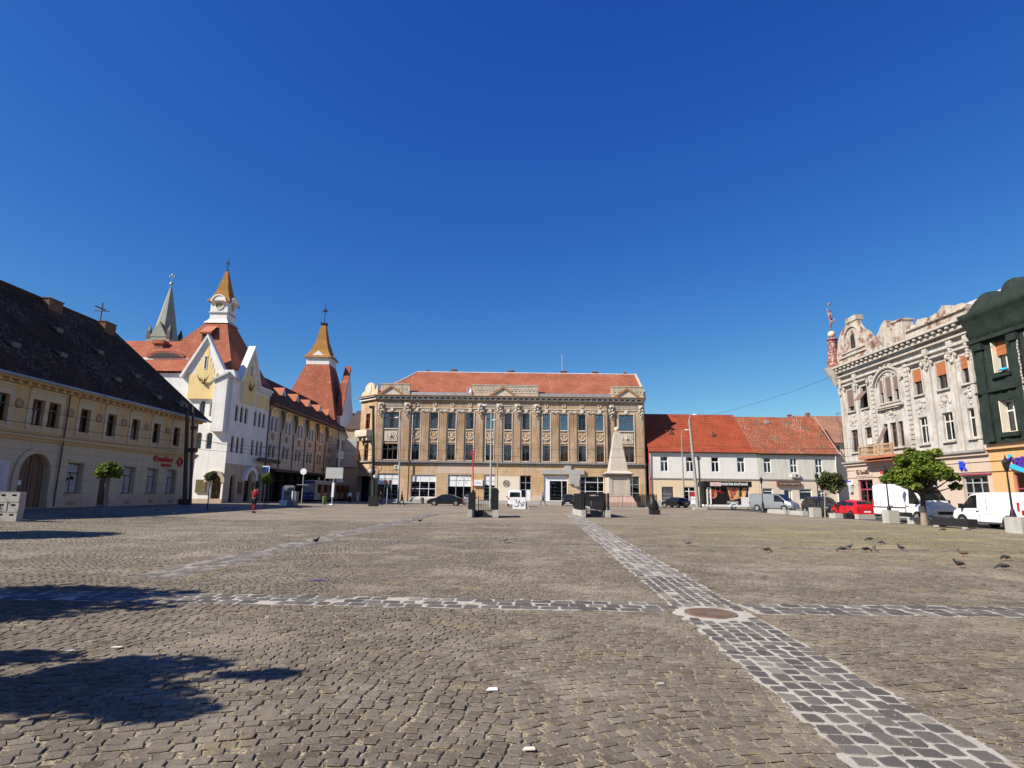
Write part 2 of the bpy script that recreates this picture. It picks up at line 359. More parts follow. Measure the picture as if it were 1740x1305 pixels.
    c = mix(mth('MULTIPLY', zr, mr(noise(0.4, 9, 0.7, (0.5, 1.8, 1)), 0.53, 0.62, 0.0, 0.75)), c, (0.34, 0.27, 0.155))
    zl = mth('MULTIPLY', mr(sx.outputs[0], -13, -6, 1, 0), mth('MULTIPLY', mr(sx.outputs[1], 11, 15, 0, 1), mr(sx.outputs[1], 24, 34, 1, 0)))
    c = mix(mth('MULTIPLY', zl, mr(noise(0.6, 9, 0.72, (0.5, 1.5, 1)), 0.42, 0.66, 0.15, 0.75)), c, (0.30, 0.27, 0.19))
    L.new(c, b.inputs['Base Color'])
    bp = N.new('ShaderNodeBump'); bp.inputs['Distance'].default_value = 0.015
    if near:
        bp.inputs['Strength'].default_value = 0.8; L.new(noise(40, 9, 0.8), bp.inputs['Height'])
    else:
        bp.inputs['Strength'].default_value = 0.6
        L.new(mth('ADD', mth('MULTIPLY', v.outputs['Distance'], -1.2), mth('MULTIPLY', noise(20, 5, 0.7), 0.8)), bp.inputs['Height'])
    L.new(bp.outputs[0], b.inputs['Normal']); return m
ground_mat('far_cobbles'); ground_mat('near_cobbles', near=True)
mat('joint_dirt', (0.175, 0.14, 0.097), 0.95, 0.4, 2.2, 0.5, 0.9, 60, col2=(0.37, 0.30, 0.19), c2s=38.0, c2t=0.50)
mat('mortar', (0.46, 0.425, 0.36), 0.9, 0.14, 1.5, 0.15, 0.6, 60, col2=(0.30, 0.26, 0.2), c2s=3.0, c2t=0.57)
mat('dull_mortar', (0.28, 0.24, 0.18), 0.9, 0.18, 1.5, 0.2, 0.6, 60, col2=(0.19, 0.16, 0.12), c2s=2.0, c2t=0.53)
mat('concrete', (0.40, 0.385, 0.35), 0.9, 0.14, 1.0, 0.1, 0.4, 30, streak=0.2)
mat('asphalt', (0.085, 0.08, 0.078), 0.9, 0.2, 0.3, 0.15, 0.4, 60)
mat('pavement', (0.30, 0.27, 0.235), 0.9, 0.16, 0.5, 0.1, 0.3, 20)

def slab(name, m, x0, x1, y0, y1, z0, z1): tag(B().box(x0, x1, y0, y1, z0, z1).build(name, m), kind='structure')
slab('road', 'asphalt', 26.25, 33.4, -30, 80, -.2, -.008); slab('kerb', 'concrete', 33.4, 33.6, -30, 80, -.2, .13); slab('pavement', 'pavement', 33.6, 36.8, -30, 80, -.2, .125)
slab('pavement', 'pavement', -23.0, 54.3, 96.4, 99.95, -.2, .13); slab('kerb', 'concrete', -23.0, 54.3, 96.2, 96.4, -.2, .135)
# bands of dressed stone: (centre line start, end, width, across count)
BANDS = [((2.50, 3.0), (2.99, 12.0), 0.94, 6, 0.19), ((-16.0, 9.55), (2.16, 8.82), 0.72, 3, 0.26), ((3.35, 8.78), (16.0, 8.75), 0.74, 3, 0.30),
         ((-14, 19.2), (2.9, 19.45), 0.34, 2, 0.26), ((4.0, 19.4), (22, 18.1), 0.34, 2, 0.26), ((-6.45, 11.0), (-5.95, 46.0), 0.95, 4, 0.24),
         ((-24, 31.4), (21, 31.4), 0.36, 2, 0.3), ((2.99, 12.02), (5.2, 52), 0.98, 5, 0.24)]
MH = (2.72, 8.38)
def in_band(X, Y, pad=0.0):
    hit = np.zeros(X.shape, bool)
    for (a, b, w, n, l) in BANDS:
        d = np.array(b)-np.array(a); Ln = np.hypot(*d); d = d/Ln
        t = (X-a[0])*d[0]+(Y-a[1])*d[1]; s = -(X-a[0])*d[1]+(Y-a[1])*d[0]
        hit |= (t > -0.05) & (t < Ln) & (np.abs(s) < w/2+pad)
    hit |= np.hypot(X-MH[0], (Y-MH[1])) < 0.5
    return hit
# the ground: one sheet to the horizon, with the gentle rise to the left
xs = np.unique(np.concatenate([np.linspace(-1500, -60, 12), np.linspace(-60, -30, 13), np.linspace(-30, -13, 35), np.linspace(-13, 60, 30), np.linspace(60, 1500, 12)]))
ys = np.unique(np.concatenate([np.linspace(-900, -10, 8), np.linspace(-10, 50, 25), np.linspace(50, 80, 31), np.linspace(80, 200, 20), np.linspace(200, 2500, 12)]))
g = B(); vi = [[g.pt((x, y, gz(x, y)-0.02)) for x in xs] for y in ys]
for j in range(len(ys)-1):
    for i in range(len(xs)-1): g.idx([vi[j][i], vi[j][i+1], vi[j+1][i+1], vi[j+1][i]], True)
tag(g.build('ground', 'far_cobbles', sharp=False), kind='structure')
# bed of sand and soil between the near stones
YN = 33.0
g = B(); n1, n2 = 40, 40
vi = [[g.pt((-34+68*i/n1, 1.5+(YN-1.5)*j/n2, gz(-34+68*i/n1, 1.5+(YN-1.5)*j/n2)-0.010)) for i in range(n1+1)] for j in range(n2+1)]
for j in range(n2):
    for i in range(n1): g.idx([vi[j][i], vi[j][i+1], vi[j+1][i+1], vi[j+1][i]], True)
tag(g.build('ground_joints', 'joint_dirt', sharp=False), kind='structure')

def stones_mesh(name, m, C, U, Vv, hw, hh, top, taper=0.007, round_=True, zb=-0.03, kind='stuff', cc=.8):
    """C centres (n,3); U,Vv unit axes (n,2); hw,hh half sizes; top heights; every stone a chamfered block with its own jitter"""
    n = len(C)
    if round_:
        ring = np.array([(-1, -cc), (-cc, -1), (cc, -1), (1, -cc), (1, cc), (cc, 1), (-cc, 1), (-1, cc)])
    else:
        ring = np.array([(-1, -1), (1, -1), (1, 1), (-1, 1)])
    k = len(ring)
    jit = rng.normal(0, 0.085, (n, k, 2))
    P = ring[None]+jit
    outer = C[:, None, :2]+U[:, None]*(P[..., 0:1]*hw[:, None, None])+Vv[:, None]*(P[..., 1:2]*hh[:, None, None])
    inn = C[:, None, :2]+U[:, None]*(P[..., 0:1]*(hw-taper)[:, None, None])+Vv[:, None]*(P[..., 1:2]*(hh-taper)[:, None, None])
    tilt = rng.normal(0, 0.018, (n, 1, 2))
    zt = top[:, None]+((inn-C[:, None, :2])*tilt).sum(-1)+C[:, 2:3]
    v = np.zeros((n, 2*k, 3)); v[:, :k, :2] = outer; v[:, :k, 2] = C[:, 2:3]+zb; v[:, k:, :2] = inn; v[:, k:, 2] = zt
    # shoulder: outer ring raised near the top for a soft edge
    v[:, :k, 2] = C[:, 2:3]+top[:, None]-0.0055
    base = np.arange(n)[:, None]*(2*k)
    side = np.stack([np.stack([base[:, 0]+i, base[:, 0]+(i+1) % k, base[:, 0]+k+(i+1) % k, base[:, 0]+k+i], -1) for i in range(k)], 1).reshape(-1, 4)
    capf = (base+k+np.arange(k)[None])
    me = bpy.data.meshes.new(name); nv = n*2*k; me.vertices.add(nv); me.vertices.foreach_set('co', v.reshape(-1))
    nl = side.size+capf.size; npoly = len(side)+n; me.loops.add(nl)
    me.loops.foreach_set('vertex_index', np.concatenate([side.reshape(-1), capf.reshape(-1)]).astype(np.int32))
    me.polygons.add(npoly)
    ls = np.concatenate([np.arange(len(side))*4, side.size+np.arange(n)*k]).astype(np.int32)
    me.polygons.foreach_set('loop_start', ls); me.update(calc_edges=True); me.validate()
    me.polygons.foreach_set('use_smooth', np.zeros(len(me.polygons), bool))
    me.materials.append(MATS[m]); o = bpy.data.objects.new(name, me); link(o); return tag(o, kind=kind)
def warp(a, b):
    x = a+0.42*np.sin(b*0.75+0.4*np.sin(a*0.5))+0.30*np.sin(b*0.21+1.0)
    y = b+0.34*np.abs(np.sin(a*0.9+0.25*np.sin(b*0.4)))+0.25*np.sin(a*0.33+0.7)+0.055*a*np.clip((2-a)/8, 0, 1.6)
    return x, y
pw, ph = 0.126, 0.104
A, Bb = np.meshgrid(np.arange(-36, 36, pw), np.arange(-1, YN+3, ph)); row = np.arange(A.shape[0])[:, None]
A = A+(row % 2)*pw*0.5+rng.normal(0, 0.012, A.shape)+np.cumsum(rng.normal(0, 0.02, (A.shape[0], 1)), 0); Bb = Bb+rng.normal(0, 0.006, A.shape)
A = A.ravel(); Bb = Bb.ravel(); X, Y = warp(A, Bb); e = 0.01
Xa, Ya = warp(A+e, Bb); U = np.stack([Xa-X, Ya-Y], -1)/e; su = np.hypot(U[:, 0], U[:, 1]); U /= su[:, None]
Xb, Yb = warp(A, Bb+e); V = np.stack([Xb-X, Yb-Y], -1)/e; sv = np.abs(V[:, 0]*-U[:, 1]+V[:, 1]*U[:, 0]); Vn = np.stack([-U[:, 1], U[:, 0]], -1)
keep = (X < 26.0) & (Y > 2.6) & (Y < YN) & (np.abs(X) < 1.02*Y+2.0) & ~in_band(X, Y, 0.03) & (rng.random(len(X)) > 0.004)
X, Y, U, Vn, su, sv = [q[keep] for q in (X, Y, U, Vn, su, sv)]
Z = np.array([gz(x, y) for x, y in zip(X, Y)]) if len(X) else X
Cc = np.stack([X, Y, Z], -1); n = len(X)
hw = pw/2*su*rng.uniform(0.80, 1.02, n)-0.002; hh = ph/2*sv*rng.uniform(0.84, 1.02, n)-0.002
tp = rng.normal(0, 0.0019, n)
nearm = Y < 13
stones_mesh('near_cobblestones', 'near_cobbles', Cc[nearm], U[nearm], Vn[nearm], hw[nearm], hh[nearm], tp[nearm])
fm = ~nearm
stones_mesh('cobblestones', 'near_cobbles', Cc[fm], U[fm], Vn[fm], hw[fm], hh[fm], tp[fm], round_=False)
# dressed stone bands
def band_mat(nm, f):
    m = mat(nm, (0.12, 0.11, 0.108), 0.75, 0.15, 3, 0.16, 0.45, 50)
    N = m.node_tree.nodes; L = m.node_tree.links; g = N.new('ShaderNodeNewGeometry'); cr = N.new('ShaderNodeValToRGB'); L.new(g.outputs['Random Per Island'], cr.inputs[0])
    e = cr.color_ramp.elements; e[0].color = (*[f*v for v in (0.09, 0.08, 0.071)], 1); e[1].color = (*[f*v for v in (0.24, 0.215, 0.175)], 1)
    for p, c in ((0.35, (0.104, 0.090, 0.080)), (0.6, (0.13, 0.117, 0.104)), (0.85, (0.17, 0.155, 0.13))): k = e.new(p); k.color = (*[f*v for v in c], 1)
    rgb = [n_ for n_ in N if n_.type == 'RGB'][0]
    for l in list(rgb.outputs[0].links): t = l.to_socket; L.remove(l); L.new(cr.outputs[0], t)
band_mat('band_stone', 1.0); band_mat('pale_band_stone', 1.7); band_mat('dusty_band_stone', 1.45)
for bi, (a, b, w, nac, ln) in enumerate(BANDS):
    a = np.array(a, float); b = np.array(b, float); d = b-a; Ln = np.hypot(*d); d /= Ln; q = np.array([-d[1], d[0]])
    g = B(); K = int(Ln/0.22)
    def edge(i, sgn): 
        p = a+d*(Ln*i/K)+q*sgn*(w/2+0.03+0.035*math.sin(i*1.7+sgn*2+bi)+rng.uniform(-.03, .03)); return (p[0], p[1], gz(p[0], p[1])-0.0035)
    Lf = [g.pt(edge(i, -1)) for i in range(K+1)]; Rt = [g.pt(edge(i, 1)) for i in range(K+1)]
    for i in range(K): g.idx([Lf[i], Lf[i+1], Rt[i+1], Rt[i]])
    tag(g.build('paving_band', 'dull_mortar' if bi in (3, 4, 5, 6) else 'mortar'), kind='structure')
    sa = w/nac; cs = []; 
    for j in range(nac):
        t = rng.uniform(0, ln*0.4)
        while t < Ln:
            l = ln*rng.uniform(0.85, 1.2); p = a+d*(t+l/2)+q*(-w/2+sa*(j+.5))
            bow = 0.10*math.cos((j+.5)/nac*math.pi*2)*(1 if nac > 3 else 0)
            p = p+d*bow
            if not (math.hypot(p[0]-MH[0], p[1]-MH[1]) < 0.52) and rng.random() > (0.004 if bi == 0 else 0.025): cs.append((p[0], p[1], l, sa))
            t += l
    cs = np.array(cs); nn = len(cs)
    Cb = np.stack([cs[:, 0]+rng.normal(0, .006, nn), cs[:, 1]+rng.normal(0, .006, nn), [gz(x, y) for x, y in cs[:, :2]]], -1); ang = math.atan2(d[1], d[0])+rng.normal(0, 0.04, nn)
    Ub = np.stack([np.cos(ang), np.sin(ang)], -1); Vb = np.stack([-np.sin(ang), np.cos(ang)], -1)
    stones_mesh('dressed_stones', {5: 'dusty_band_stone', 7: 'pale_band_stone'}.get(bi, 'band_stone'), Cb, Ub, Vb, cs[:, 2]/2-0.0135*rng.uniform(.6, 1.5, nn), cs[:, 3]/2-0.0105*rng.uniform(.5, 1.5, nn), rng.normal(0.001, 0.0012, nn), taper=0.008, cc=.74)
# mortar collar and rusty manhole
g = B(); g.lathe([(0.49, -0.0032), (0.47, 0.0005), (0.36, 0.002), (0.345, -0.002)], (MH[0], MH[1], 0), 40, False); g.v = [(x+0.035*math.sin(y*13+x*7), y+0.03*math.cos(x*17), z) for x, y, z in g.v]
tag(g.build('paving_collar', 'mortar'), kind='structure')
mat('rust_iron', (0.25, 0.165, 0.125), 0.7, 0.2, 4, 0.2, 0.4, 80, metal=0.3, col2=(0.26, 0.19, 0.14), c2s=6, c2t=0.6)
mh = empty('manhole_cover', (MH[0], MH[1], 0), 0.3, 'round rusty iron manhole cover set in mortar where the paving bands cross', 'manhole')
B().lathe([(0.31, -0.002), (0.31, 0.008), (0.30, 0.010), (0.001, 0.010)], n=40, smooth=False).build('plate', 'rust_iron', mh)
B().lathe([(0.345, -0.002), (0.345, 0.011), (0.315, 0.011), (0.315, 0.0)], n=40, smooth=False).build('rim', 'rust_iron', mh)
g = B()
for i in range(-11, 12):
    for j in range(-11, 12):
        x, y = i*0.028+(j % 2)*0.014, j*0.028
        if 0.07 < math.hypot(x, y) < 0.295: g.box(x-.010, x+.010, y-.006, y+.006, .010, .019)
g.build('tread', 'rust_iron', mh)
# dry grass, straw and grit lodged in the joints
mat('straw', (0.36, 0.29, 0.155), 0.9, 0.25, 3, 0.1, 0, col2=(0.17, 0.18, 0.07), c2s=1.2, c2t=0.55)
def blades(name, pts, hmin, hmax, m, kind='stuff'):
    n = len(pts); ang = rng.uniform(0, 6.283, n); h = rng.uniform(hmin, hmax, n); w = rng.uniform(0.0015, 0.004, n); lean = rng.uniform(0.5, 2.2, n)*h
    P = np.array(pts); v = np.zeros((n, 3, 3)); c, s = np.cos(ang), np.sin(ang)
    v[:, 0] = P+np.stack([-s*w, c*w, 0*w], -1); v[:, 1] = P+np.stack([s*w, -c*w, 0*w], -1); v[:, 2] = P+np.stack([c*lean, s*lean, h], -1)
    me = bpy.data.meshes.new(name); me.from_pydata(v.reshape(-1, 3).tolist(), [], np.arange(3*n).reshape(-1, 3).tolist()); me.materials.append(MATS[m])
    return tag(link(bpy.data.objects.new(name, me)), kind=kind)
pts = []
def tufts(k, xr, yr, per, spread, cond=None):
    for _ in range(k):
        y = math.sqrt(rng.uniform(yr[0]**2, yr[1]**2)); x = rng.uniform(max(xr[0], -y-1), min(xr[1], y+1))
        if in_band(np.array([x]), np.array([y]), -0.02)[0] and rng.random() > 0.1: continue
        for _ in range(per): px, py = x+rng.normal(0, spread), y+rng.normal(0, spread); pts.append((px, py, gz(px, py)-0.008))
tufts(2200, (-9, 9), (3, 9), 9, 0.05); tufts(900, (-14, 14), (8, 16), 7, 0.08); tufts(2200, (3, 30), (14, 34), 8, 0.12); tufts(700, (-24, -4), (12, 30), 7, 0.12)
tag(blades('dry_grass', pts, 0.006, 0.022, 'straw'), 'short dry straw and moss lodged in the cobble joints')
mat('grit', (0.33, 0.285, 0.215), 0.9, 0.3, 30, 0.2, 0)
g = B()
for i in range(3000):
    y = 3+22*rng.random()**1.5; x = rng.uniform(-1, 1)*(y*0.95+0.5); r = rng.uniform(0.0018, 0.0048)*(1+y*0.05); z = gz(x, y)+0.002
    g.face([(x-r, y-r*.7, z), (x+r, y-r*.8, z), (x+r*.6, y+r, z+r*1.1), (x-r*.8, y+r*.8, z+r*.7)])
tag(g.build('grit', 'grit'), 'pale chips and crumbs of stone scattered on the cobbles', kind='stuff')
# ------------------------------------------------------------------ shared building materials and parts
mat('ochre', (0.435, 0.29, 0.175), 0.9, 0.2, 0.5, 0.08, 0.3, 18, streak=0.42, col2=(0.49, 0.345, 0.215), c2s=0.35, c2t=0.55, lines=0.47)
mat('ochre_low', (0.56, 0.37, 0.19), 0.9, 0.16, 0.4, 0.08, 0.3, 18, streak=0.3, col2=(0.56, 0.41, 0.27), c2s=0.2, c2t=0.52, lines=1.05)
mat('pale_peach', (0.60, 0.46, 0.35), 0.9, 0.07, 0.8, 0.04, 0.2, 18, streak=0.12)
mat('cream_paint', (0.74, 0.66, 0.52), 0.85, 0.05, 0.8, 0.03, 0.15, 18, streak=0.08)
mat('white_trim', (0.66, 0.60, 0.52), 0.85, 0.12, 1.2, 0.08, 0.3, 20, streak=0.25)
mat('stone_orn', (0.60, 0.52, 0.41), 0.9, 0.16, 1.5, 0.12, 0.5, 14, streak=0.25)
mat('attic', (0.53, 0.44, 0.315), 0.9, 0.14, 0.8, 0.08, 0.4, 16, streak=0.35)
mat('brown_trim', (0.36, 0.185, 0.085), 0.8, 0.16, 1.2, 0.1, 0.2)
mat('zinc', (0.42, 0.42, 0.41), 0.5, 0.12, 0.7, 0.05, 0.1, metal=0.5, streak=0.2)
mat('cornice_grey', (0.30, 0.275, 0.245), 0.85, 0.15, 0.9, 0.08, 0.2, streak=0.3)
mat('wood_red', (0.20, 0.075, 0.04), 0.6, 0.15, 2, 0.1, 0.2)
mat('wood_brown', (0.13, 0.075, 0.045), 0.6, 0.15, 2, 0.1, 0.2)
mat('white_frame', (0.78, 0.78, 0.76), 0.5, 0.04, 2, 0.02, 0)
mat('grey_frame', (0.32, 0.34, 0.35), 0.5, 0.05, 2, 0.02, 0)
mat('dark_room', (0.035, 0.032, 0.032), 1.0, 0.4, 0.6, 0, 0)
mat('curtain', (0.72, 0.71, 0.68), 0.95, 0.06, 3, 0.04, 0)
mat('curtain_gold', (0.66, 0.36, 0.08), 0.9, 0.12, 3, 0.05, 0)
mat('blind_grey', (0.42, 0.43, 0.42), 0.8, 0.08, 3, 0.04, 0)
mat('gutter', (0.085, 0.06, 0.05), 0.5, 0.15, 1, 0.1, 0.1)
mat('brick_red', (0.25, 0.11, 0.075), 0.95, 0.2, 3, 0.2, 0.5, 12, col2=(0.33, 0.25, 0.19), c2s=2, c2t=0.6)
mat('black_iron', (0.018, 0.018, 0.02), 0.45, 0.2, 3, 0.1, 0.1)
mat('white_panel', (0.80, 0.80, 0.79), 0.45, 0.03, 1, 0.02, 0)
mat('grey_clad', (0.42, 0.40, 0.37), 0.5, 0.08, 0.6, 0.03, 0.05)
mat('goods', (0.62, 0.62, 0.60), 0.6, 0.3, 2.5, 0.3, 0, 9, col2=(0.12, 0.13, 0.16), c2s=3.2, c2t=0.53)
mat('pole_concrete', (0.30, 0.285, 0.25), 0.9, 0.14, 0.8, 0.08, 0.3, 20, streak=0.2)
mat('pole_paint', (0.34, 0.37, 0.34), 0.6, 0.14, 0.8, 0.08, 0.1, streak=0.2)
mat('red_paint', (0.42, 0.035, 0.03), 0.5, 0.1, 1, 0.05, 0.05)
mat('rust_clay', (0.42, 0.155, 0.085), 0.9, 0.14, 0.6, 0.08, 0.3)
mat('dark_door', (0.10, 0.065, 0.04), 0.7, 0.15, 1.5, 0.1, 0.2)
tile_mat('tiles_pink', (0.42, 0.145, 0.085), (0.34, 0.105, 0.06), (0.25, 0.085, 0.05), 0.22, 0.3, patch=(0.44, 0.215, 0.145), pt=0.60, ps=1.2, bump=0.9)
tile_mat('tiles_red', (0.40, 0.092, 0.045), (0.33, 0.072, 0.036), (0.16, 0.03, 0.015), 0.3, 0.46, bump=1.0)
tile_mat('tiles_old', (0.42, 0.13, 0.07), (0.28, 0.09, 0.052), (0.17, 0.05, 0.03), 0.34, 0.46, patch=(0.17, 0.10, 0.07), pt=0.555, ps=0.42, bump=1.0, light=(0.44, 0.27, 0.18))
tile_mat('tiles_dark', (0.080, 0.044, 0.026), (0.052, 0.030, 0.018), (0.014, 0.009, 0.006), 0.28, 0.34, patch=(0.10, 0.058, 0.034), pt=0.58, light=(0.15, 0.125, 0.10), bump=0.9)
tile_mat('tiles_ochre', (0.44, 0.235, 0.075), (0.37, 0.19, 0.06), (0.22, 0.10, 0.03), 0.2, 0.28)
tile_mat('tiles_umber', (0.17, 0.085, 0.055), (0.12, 0.06, 0.04), (0.05, 0.03, 0.02), 0.22, 0.3, patch=(0.09, 0.05, 0.035), pt=0.58)
tile_mat('tiles_brown', (0.40, 0.215, 0.145), (0.33, 0.165, 0.11), (0.2, 0.09, 0.06), 0.22, 0.3, patch=(0.25, 0.14, 0.1), pt=0.58)

WC = {}
def win(parent, x, z0, w, h, y=0.16, fr='wood_brown', kind='cross', pane='window_glass', curtain=None, arch=False, ft=0.06, label=None, n=0, blind=None):
    key = (round(w, 2), round(h, 2), fr, kind, pane, arch, ft)
    if key not in WC:
        g = B(); r = w/2
        g.box(-w/2, -w/2+ft, 0, .06, 0, h); g.box(w/2-ft, w/2, 0, .06, 0, h); g.box(-w/2+ft, w/2-ft, 0, .06, 0, ft)
        if not arch: g.box(-w/2+ft, w/2-ft, 0, .06, h-ft, h)
        else: g.ring(0, h-r, r-ft, r, 0.002, .058, 8, 0, 180)
        tz = h*0.68 if kind != 'half' else h*0.5
        if kind in ('cross', 'triple', 'half', 'tee'):
            g.box(-w/2+ft, w/2-ft, -.012, .05, tz-ft*.7, tz+ft*.7)
        if kind in ('cross', 'half', 'single'): g.box(-ft*.6, ft*.6, -.008, .052, ft, h-ft)
        if kind == 'tee': g.box(-ft*.8, ft*.8, -.008, .052, ft, tz)
        if kind == 'triple':
            for q in (-1, 1): g.box(q*w/6-ft*.8, q*w/6+ft*.8, -.008, .052, ft, h-ft)
        if kind == 'grid':
            for q in range(1, 4): g.box(-w/2+q*w/4-ft*.4, -w/2+q*w/4+ft*.4, -.008, .052, ft, h-ft)
            for q in (1, 2): g.box(-w/2+ft, w/2-ft, -.012, .05, h*q/3-ft*.4, h*q/3+ft*.4)
        fm = g.mesh('window_frame', fr)
        p = B()
        if arch: p.prism([(-w/2+.01, .01), (w/2-.01, .01)]+[((r-.01)*math.cos(math.pi*i/8), h-r+(r-.01)*math.sin(math.pi*i/8)) for i in range(9)], .022, .03)
        else: p.face([(-w/2+.01, .025, .01), (w/2-.01, .025, .01), (w/2-.01, .025, h-.01), (-w/2+.01, .025, h-.01)])
        WC[key] = (fm, p.mesh('window_pane', pane))
    fm, pm = WC[key]
    o = inst('window', fm, parent, (x, y, z0)); inst('pane', pm, o, (0, 0, 0))
    if label: o['label'] = label
    if curtain:
        ck = (curtain, round(w, 2), round(h, 2), n % 4)
        if ck not in WC:
            g = B(); m = {'gold': 'curtain_gold', 'grey': 'blind_grey'}.get(curtain, 'curtain')
            def sheet(x0, x1, zz0, zz1, drift=0):
                k = 14
                for i in range(k):
                    xa = x0+(x1-x0)*i/k; xb = x0+(x1-x0)*(i+1)/k
                    g.face([(xa, .16+.03*math.sin(i*1.9), zz0+drift*i/k), (xb, .16+.03*math.sin((i+1)*1.9), zz0+drift*(i+1)/k), (xb, .16+.03*math.sin((i+1)*1.9), zz1), (xa, .16+.03*math.sin(i*1.9), zz1)])
            v = n % 4
            if curtain == 'grey': sheet(-w/2+.03, w/2-.03, h*(0.35 if v % 2 else 0.05), h-.05)
            elif curtain == 'gold': sheet(-w/2+.2*w, w/2-.1*w, .05, h-.1)
            elif v == 0: sheet(-w/2+.04, -w*.12, .05, h-.1, .3); sheet(w*.12, w/2-.04, .05, h-.1)
            elif v == 1: sheet(-w/2+.04, w/2-.04, .05, h*.62)
            elif v == 2: sheet(w*.0, w/2-.04, .05, h-.1, .4)
            else: sheet(-w/2+.04, -w*.05, .3, h-.1)
            WC[ck] = g.mesh('curtain_cloth', m)
        inst('curtain', WC[ck], o, (0, 0, 0))
    return o
def shopfront(parent, x0, x1, z0, z1, mull, trans, fr='white_frame', y=0.14, ft=0.09, goods=True, top=None, seed=1, pane='window_glass', name='shop_window', depth=0.9, doors=()):
    """glazed front: posts at mull, rails at trans; optional blank top panels; shelves of goods behind"""
    o = B(); xs_ = [x0, *mull, x1]
    for x in mull: o.box(x-ft/2, x+ft/2, y, y+.08, z0, z1)
    o.box(x0, x0+ft, y, y+.08, z0, z1); o.box(x1-ft, x1, y, y+.08, z0, z1); o.box(x0+ft, x1-ft, y+.003, y+.077, z0, z0+ft); o.box(x0+ft, x1-ft, y+.003, y+.077, z1-ft, z1)
    for t in trans: o.box(x0+ft, x1-ft, y+.006, y+.074, t-ft/2, t+ft/2)
    s = o.build(name, fr, parent)
    B().face([(x0+.02, y+.04, z0), (x1-.02, y+.04, z0), (x1-.02, y+.04, top or z1), (x0+.02, y+.04, top or z1)]).build('pane', pane, s)
    if top: B().box(x0+ft, x1-ft, y+.03, y+.05, top, z1-ft).build('fascia_panel', 'white_panel', s)
    if goods:
        rr = random.Random(seed); g = B(); k = 0; z = z0+.35
        while z < (top or z1)-.35:
            g.box(x0+.1, x1-.1, y+.35, y+.75, z, z+.03); x = x0+.15
            while x < x1-.35:
                w = rr.uniform(.12, .34); h = rr.uniform(.1, .34)
                if rr.random() < .72: g.box(x, x+w, y+.38, y+.6, z+.032, z+.032+h)
                x += w+rr.uniform(.03, .16)
            z += rr.uniform(.5, .7)
        g.build('shelf', 'goods', s)
    return s

# ------------------------------------------------------------------ CENTRE: ochre palace with pilasters (front at y=100)
CX0 = -0.2
cb = empty('ochre_building', (CX0, 100, 0), 0, 'long ochre three-storey building with pilasters and red roof across the far side of the square', 'building')
def CB(): return B(CX0, 0, 0)
NW = [-16.2, -13.18, -10.17, -7.1, -3.68, -0.6, 2.47, 5.94, 8.97, 12.03, 15.08]; WW = [-20.5, 19.57]
XL, XR = -23.2, 22.75
holes = [(x-.64, x+.64, 12.4, 15.05) for x in NW]+[(x-1.28, x+1.28, 12.4, 15.05) for x in WW]+[(x-.66, x+.66, 7.1, 9.75) for x in NW]+[(x-1.28, x+1.28, 7.1, 9.75) for x in WW]
CB().wall(XL, XR, 6.9, 17.3, holes).build('upper_wall', 'ochre', cb)
gh = [(-22.39, -18.84, .12, 4.76), (-16.75, -12.55, .12, 4.61), (-10.53, -6.59, .1, 4.68), (-4.49, -2.63, .1, 4.75), (1.57, 3.41, .1, 4.69), (5.53, 9.52, .5, 4.71), (11.61, 15.64, .5, 4.67), (19.65, 21.57, .1, 4.76)]
CB().wall(XL, XR, 0, 6.65, gh).build('ground_floor_wall', 'ochre_low', cb)
CB().box(XL-.1, XR, -.12, -.005, 0, .55).build('plinth', 'concrete', cb)
# chamfered corner, left side, right side, back
DX = 3.4
g = CB(); A0 = (XL, 0.0); A1 = (XL-DX, DX*.95)
def chp(t, o, z): # point on chamfer face, t metres along from the corner, o outwards
    L_ = math.hypot(DX, DX*.95); ux, uy = -DX/L_, DX*.95/L_; return (XL+ux*t-uy*o, uy*t+ux*o, z)
CHL = math.hypot(DX, DX*.95)
def chbox(g, t0, t1, o0, o1, z0, z1):
    a = [chp(t0, o0, 0), chp(t1, o0, 0), chp(t1, o1, 0), chp(t0, o1, 0)]; pts = [(p[0], p[1]) for p in a]
    ar = sum(pts[i][0]*pts[(i+1) % 4][1]-pts[(i+1) % 4][0]*pts[i][1] for i in range(4))
    g.prismz(pts if ar > 0 else pts[::-1], z0, z1); return g
for a, b, z0, z1 in ((0, 1.75, 6.9, 17.3), (3.05, CHL, 6.9, 17.3), (1.75, 3.05, 9.75, 12.4), (1.75, 3.05, 15.05, 17.3)): chbox(g, a, b, -.3, 0, z0, z1)
chbox(g, 0, .9, -.5, 0, 0, 6.65); chbox(g, 3.9, CHL, -.5, 0, 0, 6.65); chbox(g, .9, 3.9, -.5, 0.02, 4.9, 6.65)
g.build('corner_wall', 'ochre', cb)
CB().box(XL-DX-.02, XL-DX+.3, DX*.95+.02, 24, 0, 17.3).build('side_wall', 'ochre', cb)
CB().box(XR-.3, XR, .02, 14, 0, 17.28).build('side_wall', 'ochre', cb)
CB().face([(XL-DX+.35, 23.9, 0), (XR, 23.9, 0), (XR, 23.9, 17.3), (XL-DX+.35, 23.9, 17.3)][::-1]).build('back_wall', 'ochre', cb)
g = CB(); g.face([(XL-DX+.4, DX+1.2, 0), (XL-.3, 1.2, 0), (XR-.4, 1.2, 0), (XR-.4, 1.2, 17), (XL-.3, 1.2, 17), (XL-DX+.4, DX+1.2, 17)])
g.build('interior', 'dark_room', cb)
g = CB(); chbox(g, -.2, CHL+.1, -.4, .9, 4.3, 4.9); g.build('corner_soffit', 'ochre_low', cb)
